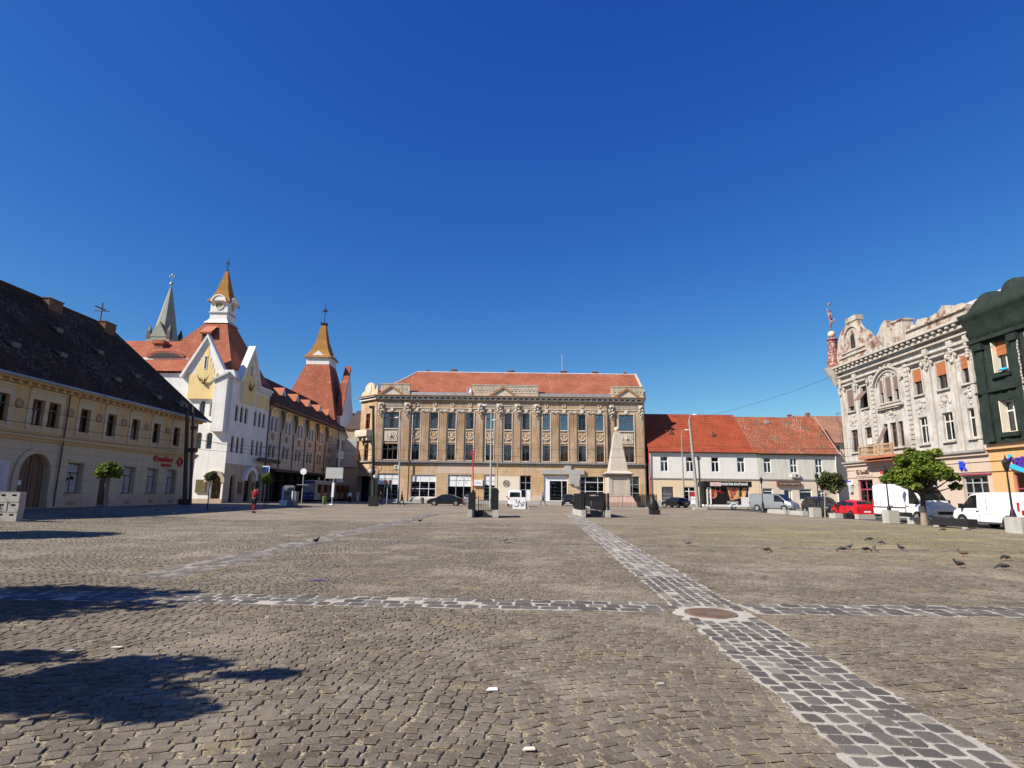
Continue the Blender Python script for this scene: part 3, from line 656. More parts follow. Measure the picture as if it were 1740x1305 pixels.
# bands and cornices
g = CB(); g.box(XL-.15, XR+.1, -.38, 0, 6.66, 6.88); g.box(XL-.1, XR+.06, -.24, -.003, 6.42, 6.655); chbox(g, -.2, CHL, -.1, .38, 6.66, 6.88); g.build('belt_cornice', 'cornice_grey', cb)
g = CB(); g.box(XL-.1, XR+.05, -.10, -.004, 15.86, 16.0); g.box(XL-.2, XR+.1, -.42, 0, 17.32, 17.52); chbox(g, -.3, CHL+.1, -.1, .42, 17.32, 17.52)
g.build('frieze_moulding', 'stone_orn', cb)
g = CB(); g.box(XL-.25, XR+.25, -.66, .3, 17.75, 17.98); chbox(g, -.3, CHL+.25, -.3, .66, 17.75, 17.98); g.build('top_cornice', 'cornice_grey', cb)
g = CB(); g.box(XL-.3, XR+.3, -.76, .3, 17.985, 18.10); chbox(g, -.3, CHL+.3, -.3, .76, 17.985, 18.10); g.build('cornice_edge', 'brown_trim', cb)
md_ = B().box(-.12, .12, -.56, -.02, 17.53, 17.74).mesh('modillion', 'white_trim'); x = XL+.3
while x < XR: inst('modillion', md_, cb, (x-CX0, 0, 0)); x += .96
g = CB(); g.box(XL, XR, 0, .3, 17.5, 17.76); chbox(g, 0, CHL, -.3, 0, 17.3, 17.76); g.build('cornice_back', 'ochre', cb)
# pilasters
def pilaster(x, w, kind):
    g = CB(); g.box(x-w/2, x+w/2, -.24, -.002, 6.9, 15.25); g.box(x-w/2-.06, x+w/2+.06, -.3, -.002, 6.89, 7.25)
    p = g.build('pilaster', 'ochre', cb)
    g = B(0, 0, 0)
    g.box(x-w/2-.1-CX0, x+w/2+.1-CX0, -.36, -.26, 15.5, 15.68); g.box(x-w/2+.02-CX0, x+w/2-.02-CX0, -.33, -.26, 15.26, 15.5)
    for s_ in (-1, 1): g.lathe([(.16, -.06), (.19, 0), (.16, .06)], (x-CX0+s_*w*.36, -.34, 15.42), 8)
    if kind == 'rich':
        for q in range(9):
            a = q*2.4; g.ball((x-CX0+.28*math.cos(a)*(1-q*.06), -.36-.05*math.sin(a), 15.95-q*.2), .20-.012*q, 8, 1, .8, 1)
        g.ball((x-CX0, -.38, 16.45), .26, 10); g.box(x-.5-CX0, x+.5-CX0, -.3, -.26, 16.1, 16.8)
    g.build('capital', 'stone_orn', p)
    g = B(); 
    for k, dx in enumerate((-.3, 0, .3)):
        g.box(x+dx-.035-CX0, x+dx+.035-CX0, -.262, -.242, 12.9-(k == 1)*.5, 15.0)
    g.build('fluting', 'brown_trim' if kind != 'rich' else 'stone_orn', p)
    return p
for x in (-14.68, -11.66, -8.63, 7.43, 10.5, 13.55): pilaster(x, 1.2, 'plain')
for x in (-22.45, -17.95, -5.4, -2.15, 0.95, 4.2, 16.95, 22.1): pilaster(x, 1.15, 'rich')
g = CB()
for x in (-14.68, -11.66, -8.63, -7.1, 7.43, 10.5, 13.55, -16.2, -13.18, -10.17, 8.97, 12.03, 5.94, 15.08): g.ring(x, 16.55, .18, .34, -.09, -.004, 12) if x in (-16.2, -13.18, -10.17, -7.1, 5.94, 8.97, 12.03, 15.08) else None
for x0, x1 in ((-21.9, -18.6), (-4.9, 3.7), (17.6, 21.5)):
    x = x0
    while x < x1: g.disc(x, 16.5, .13, -.1, -.004, 8); x += .34
    g.box(x0-.2, x1+.2, -.07, -.004, 16.72, 16.86); g.box(x0-.2, x1+.2, -.07, -.004, 16.14, 16.26)
g.build('frieze_roundels', 'stone_orn', cb)
# window surrounds, keystones, relief panels
def surround(x, hw):
    g = CB(); g.box(x-hw-.14, x-hw-.01, -.10, -.003, 6.9, 15.2); g.box(x+hw+.01, x+hw+.14, -.10, -.003, 6.9, 15.2); g.box(x-hw-.14, x+hw+.14, -.11, -.003, 15.205, 15.32)
    g.box(x-.24, x+.24, -.2, -.004, 15.33, 15.85); g.box(x-hw-.01, x+hw+.01, -.14, -.003, 12.22, 12.38); g.box(x-hw-.01, x+hw+.01, -.16, -.003, 6.95, 7.08)
    g.build('window_surround', 'white_trim', cb)
    g = CB(); rr = random.Random(int(x*10))
    if hw > 1:
        g.box(x-1.12, x+1.12, -.08, -.004, 10.2, 11.95); k = 26
        for i in range(k):
            a = i*.55; r = .12+.62*i/k; g.ball((x+r*1.3*math.cos(a), -.1, 11.08+r*.95*math.sin(a)), .10, 6, 1, .8, 1)
        g.ball((x, -.12, 11.1), .25, 8); m = 'stone_orn'
    else:
        for i in range(9):
            a = math.pi*(i+.5)/9; g.ball((x+.5*math.cos(a), -.06, 11.15-.5*math.sin(a)), .13, 6, 1, .8, 1)
        for s_ in (-1, 1): g.ball((x+s_*.5, -.06, 11.75), .13, 6); g.ball((x+s_*.5, -.06, 11.45), .11, 6)
        for i in range(6): g.ball((x-.5+.2*i, -.06, 10.1), .1, 6, 1.2, .8, .8)
        m = 'stone_orn'
    g.build('relief_panel', m, cb)
    if hw < 1:
        g = CB(); g.prism([(x-.3, 11.8), (x-.28, 11.2), (x, 10.85), (x+.28, 11.2), (x+.3, 11.8), (x, 11.6)], -.09, -.005); g.build('shield', 'ochre_low', cb)
for x in NW: surround(x, .64)
for x in WW: surround(x, 1.28)
WX0 = CX0
cur_up = ['w', 'w', 'w', 'w', '', 'grey', 'w', '', 'w', '', 'grey']; cur_lo = ['', 'w', '', 'grey', 'grey', 'grey', '', 'w', 'gold', 'w', 'gold']
for i, x in enumerate(NW):
    win(cb, x-WX0, 12.41, 1.27, 2.63, .17, 'wood_red', 'cross', 'old_glass' if i in (4, 7, 8, 10) else 'window_glass', cur_up[i] or None, n=i)
    win(cb, x-WX0, 7.11, 1.31, 2.63, .17, 'wood_brown', 'cross', 'window_glass', cur_lo[i] or None, n=i+1)
for i, x in enumerate(WW):
    win(cb, x-WX0, 12.41, 2.55, 2.63, .17, 'wood_red', 'triple', 'window_glass' if i == 0 else 'old_glass', 'w' if i == 0 else None, n=0)
    win(cb, x-WX0, 7.11, 2.55, 2.63, .17, 'wood_red' if i else 'wood_brown', 'triple', 'window_glass', 'grey' if i else None, n=1)
# corner windows and balcony
for z, m in ((12.41, 'wood_red'), (7.11, 'wood_brown')):
    w = win(cb, 0, 0, 1.2, 2.6, 0, m, 'cross'); p = chp(2.4, -.14, z); w.location = (p[0]-CX0, p[1], z); w.rotation_euler = (0, 0, math.atan2(-(DX*.95), DX))
g = CB(); chbox(g, .6, 4.1, .02, 1.3, 11.0, 11.2); b = g.build('balcony', 'stone_orn', cb)
g = CB(); chbox(g, .55, .75, .03, 1.35, 11.2, 12.1); chbox(g, 3.95, 4.15, .03, 1.35, 11.2, 12.1); chbox(g, .76, 3.94, 1.15, 1.34, 11.2, 12.1); g.v = [(x, y, z) for x, y, z in g.v]; g.build('parapet', 'stone_orn', b)
g = CB()
for t in (1.1, 2.35, 3.6): chbox(g, t-.16, t+.16, .02, .95, 10.3, 11.0)
g.build('bracket', 'stone_orn', b)
# attic parapets, pediments, round gable
def attic(x0, x1):
    g = CB(); g.box(x0, x1, .0, .35, 18.105, 20.0); g.box(x0-.08, x1+.08, -.08, .43, 20.0, 20.14); a = g.build('attic_parapet', 'attic', cb)
    g = B(CX0); x = x0+.5
    while x < x1-.3: g.ring(x, 19.3, .16, .28, -.07, -.002, 10); x += .62
    g.box(x0+.15, x1-.15, -.05, -.002, 19.75, 19.86); g.box(x0+.15, x1-.15, -.05, -.002, 18.72, 18.84); g.build('roundels', 'stone_orn', a)
for x0, x1 in ((-22.6, -17.6), (-6.85, 4.55), (17.1, 22.7)): attic(x0, x1)
for x, w in ((-20.7, 2.1), (-1.55, 2.2), (19.75, 2.1)):
    g = CB(); g.prism([(x-w, 18.12), (x+w, 18.12), (x, 19.55)], -.42, -.1); p = g.build('pediment', 'stone_orn', cb)
    g = B(CX0)
    for s_ in (-1, 1): g.prism([(x+s_*(w+.25), 18.12), (x+s_*(w-.25), 18.12), (x, 19.45), (x, 19.82)][::s_ and (1 if s_ < 0 else -1)], -.62, -.08)
    g.build('raking_cornice', 'brown_trim', p)
g = CB()
def chprism(pts, o0, o1, m, name):
    g = B(CX0); n = len(pts)
    F_ = [chp(t, o1, z) for t, z in pts]; Bk = [chp(t, o0, z) for t, z in pts]; g.face(F_[::-1]); g.face(Bk)
    for i in range(n): g.face([F_[i], F_[(i+1) % n], Bk[(i+1) % n], Bk[i]])
    return g.build(name, m, cb)
prof = [(-.1, 18.105), (CHL+.1, 18.105), (CHL+.1, 18.9), (CHL-.5, 19.1)]+[(CHL/2-1.55*math.cos(math.pi*i/10)*-1, 19.2+1.35*math.sin(math.pi*i/10)) for i in range(0, 11)]+[(.6, 19.1), (-.1, 20.0)]
chprism(prof, -.35, 0, 'attic', 'round_gable'); chprism([(CHL/2+.55*math.cos(a*math.pi/8), 19.5+.85*math.sin(a*math.pi/8)) for a in range(16)], .0, .1, 'stone_orn', 'oval_medallion')
# roof
ZE, ZR = 18.75, 23.75; YE, YR = .5, 7.5
g = CB(); g.roof((XL+.5, YE, ZE), (XR+.05, YE, ZE), (XR+.05, YR, ZR), (XL+5.6, YR, ZR)); g.roof((XR+.05, YR+7.5, ZE), (XL-DX+.4, YR+7.5, ZE), (XL+5.6, YR, ZR), (XR+.05, YR, ZR)); g.roof((XL-DX+.4, YR+7.5, ZE), (XL-DX+.4, YE+3.6, ZE), (XL+5.6, YR, ZR)); g.roof((XL-DX+.4, YE+3.6, ZE), (XL+.5, YE, ZE), (XL+5.6, YR, ZR))
rf = g.build('roof', 'tiles_pink', cb)
g = CB(); g.box(-17.5, -6.9, .15, .3, 18.1, 18.72); g.box(4.6, 17.0, .15, .3, 18.1, 18.72); g.build('roof_flashing', 'zinc', cb)
g = CB(); g.tube([(XL+5.6, YR, ZR+.03), (XR+.1, YR, ZR+.03)], .12, 6); g.tube([(XL+.5, YE, ZE+.05), (XL+5.6, YR, ZR+.05)], .12, 6); g.build('ridge_cap', 'white_trim', rf)
g = CB(); g.prismx([(YE-.3, ZE-.8), (YR+7.6, ZE-.8), (YR+7.6, ZE+.1), (YR, ZR+.25), (YE-.3, ZE+.25)], XR+.06, XR+.36); g.build('gable_coping', 'attic', cb)
for x, w, h in ((-15.8, .5, .35), (-10.9, 1.1, .55), (-.2, 1.2, .5), (9.7, 1.15, .5), (15.6, 1.1, .45), (21.2, .5, .4)):
    g = CB(); g.box(x-w/2, x+w/2, YR+.3, YR+1.1, ZR-.6, ZR+h); g.box(x-w/2-.08, x+w/2+.08, YR+.2, YR+1.2, ZR+h, ZR+h+.12); g.build('chimney', 'brick_red', rf)
B(CX0).tube([(9.4, YR+.5, ZR), (9.35, YR+.5, ZR+3.9)], .045, 6).build('antenna', 'zinc', rf)
d = B(CX0).lathe([(.05, -.12), (.42, -.06), (.52, .04), (.50, .05), (.38, -.02), (.03, -.08)], (0, 0, 0), 16, sx=1, sy=1).build('satellite_dish', 'white_panel', cb); d.location = (-7.25, -.3, 19.1); d.rotation_euler = (R(80), 0, R(15)); d.scale = (.62, 1.0, 1)
for x, z1 in ((-17.1, 17.3), (16.35, 17.3), (22.55, 17.3)):
    B(CX0).tube([(x, -.42, z1), (x, -.42, .2)], .10, 8).build('downpipe', 'gutter', cb)
# ground floor fronts
OX = CX0
def sh(*a, **k):
    a = list(a); a[0] -= OX; a[1] -= OX; a[4] = [q-OX for q in a[4]]; return shopfront(cb, *a, **k)
sh(-22.39, -18.84, .15, 4.74, [-21.2, -20.0], [3.9], fr='grey_frame', top=2.95, seed=3)
sh(-16.75, -12.55, .9, 4.6, [-15.25, -13.75], [2.3, 3.5], top=3.5, seed=4)
CB().box(-16.75, -12.55, -.03, .2, .12, .9).build('shop_base', 'white_trim', cb)
sh(-10.53, -6.59, .15, 4.66, [-9.2, -7.9], [3.75], fr='grey_frame', top=2.75, seed=5, goods=False)
g = B(CX0); rr = random.Random(4)
for xx, zz in ((-9.0, 4.3), (-8.3, 4.2), (-7.5, 4.35), (-7.2, 4.1), (-8.8, 3.3), (-7.6, 3.4), (-6.9, 4.3)): g.box(xx, xx+rr.uniform(.12, .3), .155, .163, zz, zz+.1)
g.build('shop_lettering', 'black_iron', cb)
sh(-4.49, -2.63, .15, 4.74, [-3.56], [2.6, 3.7], fr='grey_frame', top=3.0, seed=6)
sh(1.57, 3.41, .15, 4.68, [2.5], [2.35, 3.5], fr='grey_frame', goods=False, seed=7)
CB().box(2.62, 3.32, .1, .15, .2, 2.3).build('door', 'white_frame', cb)
sh(5.53, 9.52, .55, 4.7, [6.5, 8.55], [3.9], top=3.9, seed=8)
sh(11.61, 15.64, .55, 4.66, [12.5, 14.6], [2.2, 3.7], seed=9)
sh(19.65, 21.57, .15, 4.74, [20.4], [2.0, 3.4], fr='grey_frame', seed=10)
B(CX0).face([(5.62, .165, .6), (6.44, .165, .6), (6.44, .165, 3.85), (5.62, .165, 3.85)]).build('poster_panel', 'white_panel', cb)
CB().box(-12.4, -2.7, -.012, -.001, 4.9, 6.4).build('painted_panel', 'pale_peach', cb)
CB().box(-2.55, 1.45, -.02, -.001, .12, 4.5).build('painted_panel', 'cream_paint', cb)
CB().box(3.5, 5.4, -.015, -.001, .6, 1.4).build('painted_panel', 'pale_peach', cb)
g = CB(); g.ring(-.72, 3.3, .5, .58, -.05, -.021, 20)
for q in (-.28, -.1, .1, .28): g.box(-.72+q-.05, -.72+q+.04, -.05, -.021, 2.95, 3.66)
g.build('round_logo', 'black_iron', cb)
g = CB(); 
for x0, x1, z0, z1 in ((5.2, 10.6, 4.95, 5.75), (9.75, 10.6, 4.15, 4.94), (10.61, 11.6, 4.15, 4.94), (9.0, 10.1, 5.76, 6.4), (10.61, 12.3, 4.96, 5.74), (9.8, 10.6, 3.35, 4.14), (10.62, 11.45, 3.0, 4.13)): g.box(x0, x1, -.34, -.002, z0, z1)
g.build('grey_cladding', 'grey_clad', cb)
g = CB(); g.box(-6.4, -4.7, -.35, -.02, 2.9, 3.85); g.build('sign_board', 'white_panel', cb)
glyphs(6, .22, 'grey_frame', cb, (-6.1-CX0, -.352, 3.28), 'sign_lettering', 1)
g = CB(); g.box(-19.7, -18.9, -.1, -.003, 5.5, 6.25); g.build('wall_plaque', 'white_trim', cb)
g = CB(); g.prism([(-19.5, 5.65), (-19.2, 5.65), (-19.1, 6.1), (-19.35, 6.0)], -.112, -.102); g.build('plaque_relief', 'gutter', cb)

# ------------------------------------------------------------------ low houses right of it (front at y=99)
mat('house_white', (0.74, 0.71, 0.65), 0.9, 0.05, 0.6, 0.03, 0.2, 18, streak=0.10)
mat('house_cream', (0.72, 0.575, 0.385), 0.9, 0.06, 0.6, 0.03, 0.2, 18, streak=0.10)
mat('house_grey', (0.60, 0.575, 0.50), 0.9, 0.10, 0.6, 0.05, 0.25, 18, streak=0.22, col2=(0.48, 0.45, 0.38), c2s=0.6, c2t=0.6)
mat('house_beige', (0.64, 0.535, 0.42), 0.9, 0.08, 0.6, 0.04, 0.2, 18, streak=0.12)
HX = 32.0
hA = empty('row_house', (HX, 99, 0), 0, 'low white and cream house with smooth bright red tiled roof beside the ochre building', 'house')
def H(): return B(HX)
up = [25.6, 29.86, 34.1, 38.4]
H().wall(23.0, 41.2, 4.55, 9.0, [(x-.63, x+.63, 5.6, 8.1) for x in up]).build('upper_wall', 'house_white', hA)
H().wall(23.0, 41.2, 0, 4.35, [(25.02, 26.93, .86, 3.1), (28.64, 30.82, .12, 3.15)]).build('lower_wall', 'house_cream', hA)
H().box(23.0, 41.2, -.1, .3, 4.352, 4.548).build('belt_course', 'cornice_grey', hA)
g = H(); g.box(23.0, 25.0, -.06, -.003, 0, .85); g.box(26.95, 28.6, -.06, -.003, 0, .85); g.box(30.85, 41.2, -.06, -.003, 0, .85); g.box(25.0, 26.95, -.062, -.003, 0, .84); g.build('plinth', 'grey_clad', hA)
for i, x in enumerate(up): win(hA, x-HX, 5.61, 1.25, 2.48, .1, 'white_frame', 'tee', 'window_glass', 'w' if i < 2 else None, ft=.1, n=3)
H().box(23.0, 41.2, -.3, -.003, 8.72, 8.98).build('eave_soffit', 'wood_brown', hA)
g = H(); g.roof((22.95, -.38, 8.95), (40.4, -.38, 8.95), (39.9, 6.2, 16.1), (22.95, 6.2, 16.1)); g.roof((40.4, 13, 8.85), (22.95, 13, 8.85), (22.95, 6.2, 16.1), (39.9, 6.2, 16.1)); ra = g.build('roof', 'tiles_red', hA)
for x, z in ((27.6, 12.4), (34.8, 12.1)):
    y = -.6+6.8*(z-8.85)/7.25; g = H(); g.prism([(x-.4, z-.3), (x+.4, z-.3), (x, z+.55)], y-.35, y+.9); g.build('roof_vent', 'wood_brown', ra)
H().box(23.0, 41.2, 12.9, 13.0, 0, 9).build('back_wall', 'house_white', hA); g = H(); g.box(23.1, 41.1, 1.2, 1.25, 0, 8.6); g.build('interior', 'dark_room', hA)
g = H(); g.face([(40.45, 0, 8.9), (40.45, 12.4, 8.9), (39.95, 6.2, 15.95)]); g.build('party_wall', 'house_grey', hA)
B(HX).tube([(22.95, -.3, 8.9), (23.1, -.2, 6), (23.1, -.2, .2)], .09, 8).build('downpipe', 'red_paint', hA)
B(HX).tube([(23.0, -.40, 8.86), (41.2, -.40, 8.86)], .08, 6).build('gutter', 'wood_red', hA)
shopfront(hA, 25.02-HX, 26.93-HX, .88, 3.08, [], [], fr='wood_brown', goods=False, seed=2)
B(HX).box(25.2, 26.8, .2, .21, .95, 3.0).build('window_poster', 'white_panel', hA)
glyphs(8, .2, 'wood_brown', hA, (25.25-HX, .12, 2.72), 'poster_lettering', 5, .2); text('SECOND', .42, 'grey_frame', hA, (25.2-HX, .12, 1.75), name='poster_lettering', sx=.8); text('HAND', .5, 'grey_frame', hA, (25.2-HX, .12, 1.15), name='poster_lettering', sx=.9)
shopfront(hA, 28.64-HX, 30.82-HX, .14, 3.13, [29.55-HX], [2.4], ft=.12, seed=12)
B(HX).box(29.75, 30.7, .05, .09, .9, 2.3).build('window_poster', 'red_paint', hA)
B(HX).box(29.75, 30.7, .045, .095, .3, 1.55).build('window_poster', 'white_panel', hA)
glyphs(3, .34, 'grey_frame', hA, (29.9-HX, .04, 1.0), 'poster_lettering', 6)

hB = empty('row_house', (48, 99, 0), 0, 'low grey plastered house with weathered patchy orange tiled roof and dark red shop sign', 'house')
def H2(): return B(48)
upb = [42.8, 47.2, 51.4]
H2().wall(41.22, 54.4, 4.6, 8.8, [(x-.6, x+.6, 5.6, 8.15) for x in upb]).build('upper_wall', 'house_grey', hB)
H2().wall(41.22, 54.4, 0, 4.4, [(41.75, 43.4, 1.0, 3.05), (45.25, 46.6, .12, 2.95), (47.8, 49.9, 1.2, 3.02), (50.98, 52.0, 1.1, 2.8)]).build('lower_wall', 'house_beige', hB)
H2().box(41.22, 54.4, -.12, .3, 4.402, 4.598).build('belt_course', 'cornice_grey', hB)
win(hB, upb[0]-48, 5.62, 1.2, 2.5, .1, 'white_frame', 'tee', ft=.1)
for x in upb[1:]: win(hB, x-48, 5.62, 1.15, 2.5, .1, 'white_frame', 'half', ft=.12)
shopfront(hB, 41.75-48, 43.4-48, 1.02, 3.03, [], [2.55], ft=.1, seed=13); shopfront(hB, 45.25-48, 46.6-48, .14, 2.93, [46.2-48], [], ft=.16, seed=14)
shopfront(hB, 47.8-48, 49.9-48, 1.22, 3.0, [], [2.55], ft=.12, seed=15); shopfront(hB, 50.98-48, 52-48, 1.12, 2.78, [51.5-48], [2.3], ft=.1, seed=16)
s_ = B(48).box(44.1, 48.0, -.35, -.02, 3.42, 4.2).build('shop_sign', 'wood_red', hB)
B(48).box(44.2, 47.9, -.365, -.352, 3.5, 4.12).build('sign_face', 'dark_door', s_)
glyphs(9, .24, 'white_trim', s_, (44.5-48, -.366, 3.74), 'sign_lettering', 3); glyphs(7, .24, 'white_trim', s_, (46.4-48, -.366, 3.74), 'sign_lettering', 4)
H2().box(41.22, 54.45, -.34, -.003, 8.55, 8.8).build('eave_soffit', 'wood_brown', hB)
g = H2(); g.roof((40.42, -.42, 8.86), (54.6, -.42, 8.86), (54.1, 6.0, 15.75), (40.0, 6.0, 15.75)); g.roof((54.6, 12.6, 8.8), (40.42, 12.6, 8.8), (40.0, 6.0, 15.75), (54.1, 6.0, 15.75)); rb = g.build('roof', 'tiles_old', hB)
g = H2(); g.face([(54.4, -.3, 8.8), (54.4, 12.4, 8.8), (54.05, 6, 15.6)]); g.box(54.1, 54.4, .01, 12.5, 0, 8.8); g.box(41.22, 54.1, 12.4, 12.5, 0, 8.8); g.build('side_wall', 'house_beige', hB)
H2().box(41.3, 54.0, 1.2, 1.25, 0, 8.4).build('interior', 'dark_room', hB)
B(48).tube([(54.65, -.75, 8.75), (54.55, 6, 15.8)], .12, 6).build('verge', 'tiles_brown', rb)
for x, z, w in ((50.2, 15.6, .5), (53.5, 15.9, .6)):
    H2().box(x-w/2, x+w/2, 6.2, 6.9, 14.5, z+.6).box(x-w/2-.07, x+w/2+.07, 6.13, 6.97, z+.6, z+.72).build('chimney', 'brick_red', rb)
g = H2(); y = -.62+6.62*(14.6-8.8)/6.95; g.prism([(45.0, 14.4), (45.7, 14.4), (45.5, 15.0), (45.1, 15.0)], y-.3, y+.6); g.build('roof_hatch', 'zinc', rb)
B(48).tube([(54.2, -.3, 8.7), (54.15, -.15, 7), (54.15, -.15, .2)], .08, 8).build('downpipe', 'white_trim', hB)
B(48).tube([(41.2, -.44, 8.76), (54.6, -.44, 8.76)], .09, 6).build('gutter', 'wood_brown', hB)
g = H2(); g.box(46.55, 47.9, -.4, -.02, 4.9, 5.45); g.build('air_conditioner', 'house_grey', hB)
g = H2(); g.disc(47.4, 5.17, .2, -.42, -.401, 12); g.build('fan_grille', 'black_iron', hB)
# third house, behind the corner
hC = empty('row_house', (61, 104, 0), 0, 'pale yellow house with faded brown tiled roof showing beyond the weathered orange roof', 'house')
g = B(61); g.wall(54.6, 68, 0, 11.2, [(57.0, 58.0, 8.9, 10.8)]); g.box(54.6, 54.9, .01, 10, 0, 11.2); g.build('wall', 'house_cream', hC)
B(61).box(55, 67.9, 1, 1.05, 0, 11).build('interior', 'dark_room', hC)
win(hC, -3.5, 8.92, 1.0, 1.86, .1, 'white_frame', 'half')
g = B(61); g.roof((52.8, -.5, 11.2), (69, -.5, 11.2), (69, 5.5, 16.7), (52.8, 5.5, 16.7)); g.roof((69, 11.5, 11.2), (52.8, 11.5, 11.2), (52.8, 5.5, 16.7), (69, 5.5, 16.7)); rc = g.build('roof', 'tiles_brown', hC)
B(61).box(54.6, 68, -.55, .0, 11.0, 11.18).build('eave_board', 'wood_red', hC)
# ------------------------------------------------------------------ LEFT: yellow building in its own shade (front at x=-30.5, faces +x)
mat('yellow_wall', (0.60, 0.42, 0.20), 0.9, 0.08, 0.5, 0.04, 0.25, 18, streak=0.14)
mat('yellow_light', (0.60, 0.485, 0.31), 0.9, 0.06, 0.6, 0.04, 0.2, 18, streak=0.14, lines=0.9)
mat('peach_plinth', (0.58, 0.42, 0.29), 0.9, 0.1, 0.8, 0.05, 0.3, 18, streak=0.2)
mat('rosette', (0.38, 0.27, 0.16), 0.9, 0.15, 2, 0.1, 0.3)
mat('brick_dark', (0.16, 0.085, 0.055), 0.95, 0.2, 3, 0.2, 0.5, 12, col2=(0.22, 0.15, 0.10), c2s=2, c2t=0.6); mat('hatch_grey', (0.15, 0.135, 0.12), 0.8, 0.1, 1, 0.05, 0.1); mat('gate_wood', (0.21, 0.125, 0.07), 0.75, 0.12, 1.5, 0.12, 0.3, lines=0.0)
mat('sign_red', (0.62, 0.03, 0.03), 0.45, 0.03, 1, 0.02, 0)
LB0 = 42.0
lb = empty('yellow_building', (-30.5, LB0, .3), R(90), 'long yellow two-storey building with huge dark tiled roof filling the left edge', 'building')
def YB(): return B(LB0, 0, .3)
up = [24.0, 28.0, 30.6, 33.45, 34.85, 37.6, 38.95, 41.87, 44.7, 47.6, 50.5, 53.57]
lo = [(40.95, 42.4), (46.84, 48.3), (49.95, 51.4), (52.85, 54.28), (31.5, 33.0), (27, 28.5)]
YB().wall(22, 57.2, 4.95, 8.3, [(x-.5, x+.5, 5.52, 7.17) for x in up]).build('upper_wall', 'yellow_wall', lb)
YB().wall(22, 57.2, .3, 4.55, [(a, b, 1.24, 3.33) for a, b in lo]+[(44.3, 45.45, .35, 2.75), (36.85, 39.3, .35, 3.75, 'a')], depth=.4).build('lower_wall', 'yellow_light', lb)
g = YB(); g.box(22, 36.6, -.07, -.003, .3, 1.0); g.box(39.6, 44.2, -.07, -.003, .3, 1.0); g.box(45.55, 57.2, -.07, -.003, .3, 1.0); g.build('plinth', 'peach_plinth', lb)
g = YB(); g.box(22, 57.3, -.26, 0, 4.72, 4.95); g.box(22, 57.25, -.14, -.003, 4.55, 4.715); g.build('belt_cornice', 'yellow_wall', lb)
g = YB(); g.box(22, 57.25, -.07, -.003, 5.1, 5.2); g.build('sill_band', 'yellow_light', lb)
g = YB(); g.box(22, 57.5, -.62, 0, 8.08, 8.3); g.box(22, 57.3, -.2, -.002, 7.9, 8.075); g.build('eave_cornice', 'yellow_wall', lb)
eb_ = B(0, 0, .3).box(-.09, .09, -.5, -.2, 7.92, 8.075).mesh('eave_bracket', 'peach_plinth'); x = 22.4
while x < 57: inst('eave_bracket', eb_, lb, (x-LB0, 0, 0)); x += .72
def wsur(a, b):
    g = YB(); g.box(a-.32, a-.005, -.05, -.003, 5.2, 7.72); g.box(b+.005, b+.32, -.05, -.003, 5.2, 7.72); g.box(a-.32, b+.32, -.14, -.003, 7.725, 7.85); g.box(a-.004, b+.004, -.05, -.003, 7.18, 7.72); g.box(a-.34, b+.34, -.12, -.003, 5.205, 5.3)
    g.build('window_surround', 'yellow_light', lb)
for x in (28.0, 30.6, 41.87, 44.7, 47.6, 50.5, 53.57): wsur(x-.5, x+.5)
for a in (33.45, 37.6):
    wsur(a-.5, a+1.9)
    YB().box(a+.505, a+.845, -.045, -.004, 5.31, 7.17).build('window_pier', 'yellow_light', lb)
for x in (26.3, 29.3, 32.1, 36.1, 40.4, 43.3, 46.15, 49.1, 52.1, 55.3):
    g = YB(); g.disc(x, 6.72, .24, -.06, -.003, 14); g.ring(x, 6.72, .24, .30, -.08, -.003, 14); g.build('rosette', 'rosette', lb)
for i, x in enumerate(up): win(lb, x-LB0, 5.53-.3, 1.0, 1.63, .2, 'wood_brown', 'cross', 'window_glass', [None, 'w'][i % 2], n=i)
for i, (a, b) in enumerate(lo):
    c = (a+b)/2; win(lb, c-LB0, 1.25-.3, b-a, 2.07, .3, 'wood_brown', 'tee', 'window_glass')
    B(LB0, 0, .3).box(a+.07, b-.07, .312, .316, 1.3, 3.25).build('window_film', 'blind_grey', lb)
    g = YB(); rr = random.Random(i)
    for k in range(9): g.disc(a+.3+rr.random()*.85, 1.6+rr.random()*.8, rr.uniform(.07, .2), .303, .311, 8)
    g.build('fruit_print', 'peach_plinth', lb)
    g = YB(); g.box(b+.05, b+.35, -.06, -.003, 1.2, 3.4); g.box(a-.08, b+.35, -.08, -.003, 3.41, 3.5); g.box(a-.05, b+.05, -.1, -.003, 1.12, 1.23); g.build('window_surround', 'yellow_light', lb)
d = YB(); d.box(44.32, 45.43, .3, .36, .36, 2.7); d.build('door', 'dark_door', lb)
YB().box(44.15, 45.6, -.9, 0, .3, .42).build('door_step', 'concrete', lb)
g = YB(); g.prism([(36.87, .36), (39.28, .36), (39.28, 2.52)]+[(38.075+1.2*math.cos(math.pi*i/10), 2.53+1.2*math.sin(math.pi*i/10)) for i in range(1, 10)]+[(36.87, 2.52)], .32, .38)
gt = g.build('gate', 'gate_wood', lb)
g = YB()
for x in (37.3, 37.8, 38.35, 38.85): g.box(x-.012, x+.012, .305, .318, .4, 3.2)
g.box(38.05, 38.1, .29, .318, .4, 3.6); g.build('gate_seams', 'black_iron', gt); YB().box(37.35, 37.6, .3, .305, 1.75, 2.05).build('notice', 'white_panel', gt)
g = YB(); g.ring(38.075, 2.53, 1.25, 1.6, -.12, -.003, 14, 0, 180); g.box(36.4, 36.83, -.12, -.003, 1.0, 2.53); g.box(39.32, 39.75, -.12, -.003, .85, 2.53); g.box(39.32, 39.8, -.2, -.003, .3, .84); g.build('gate_surround', 'yellow_light', lb)
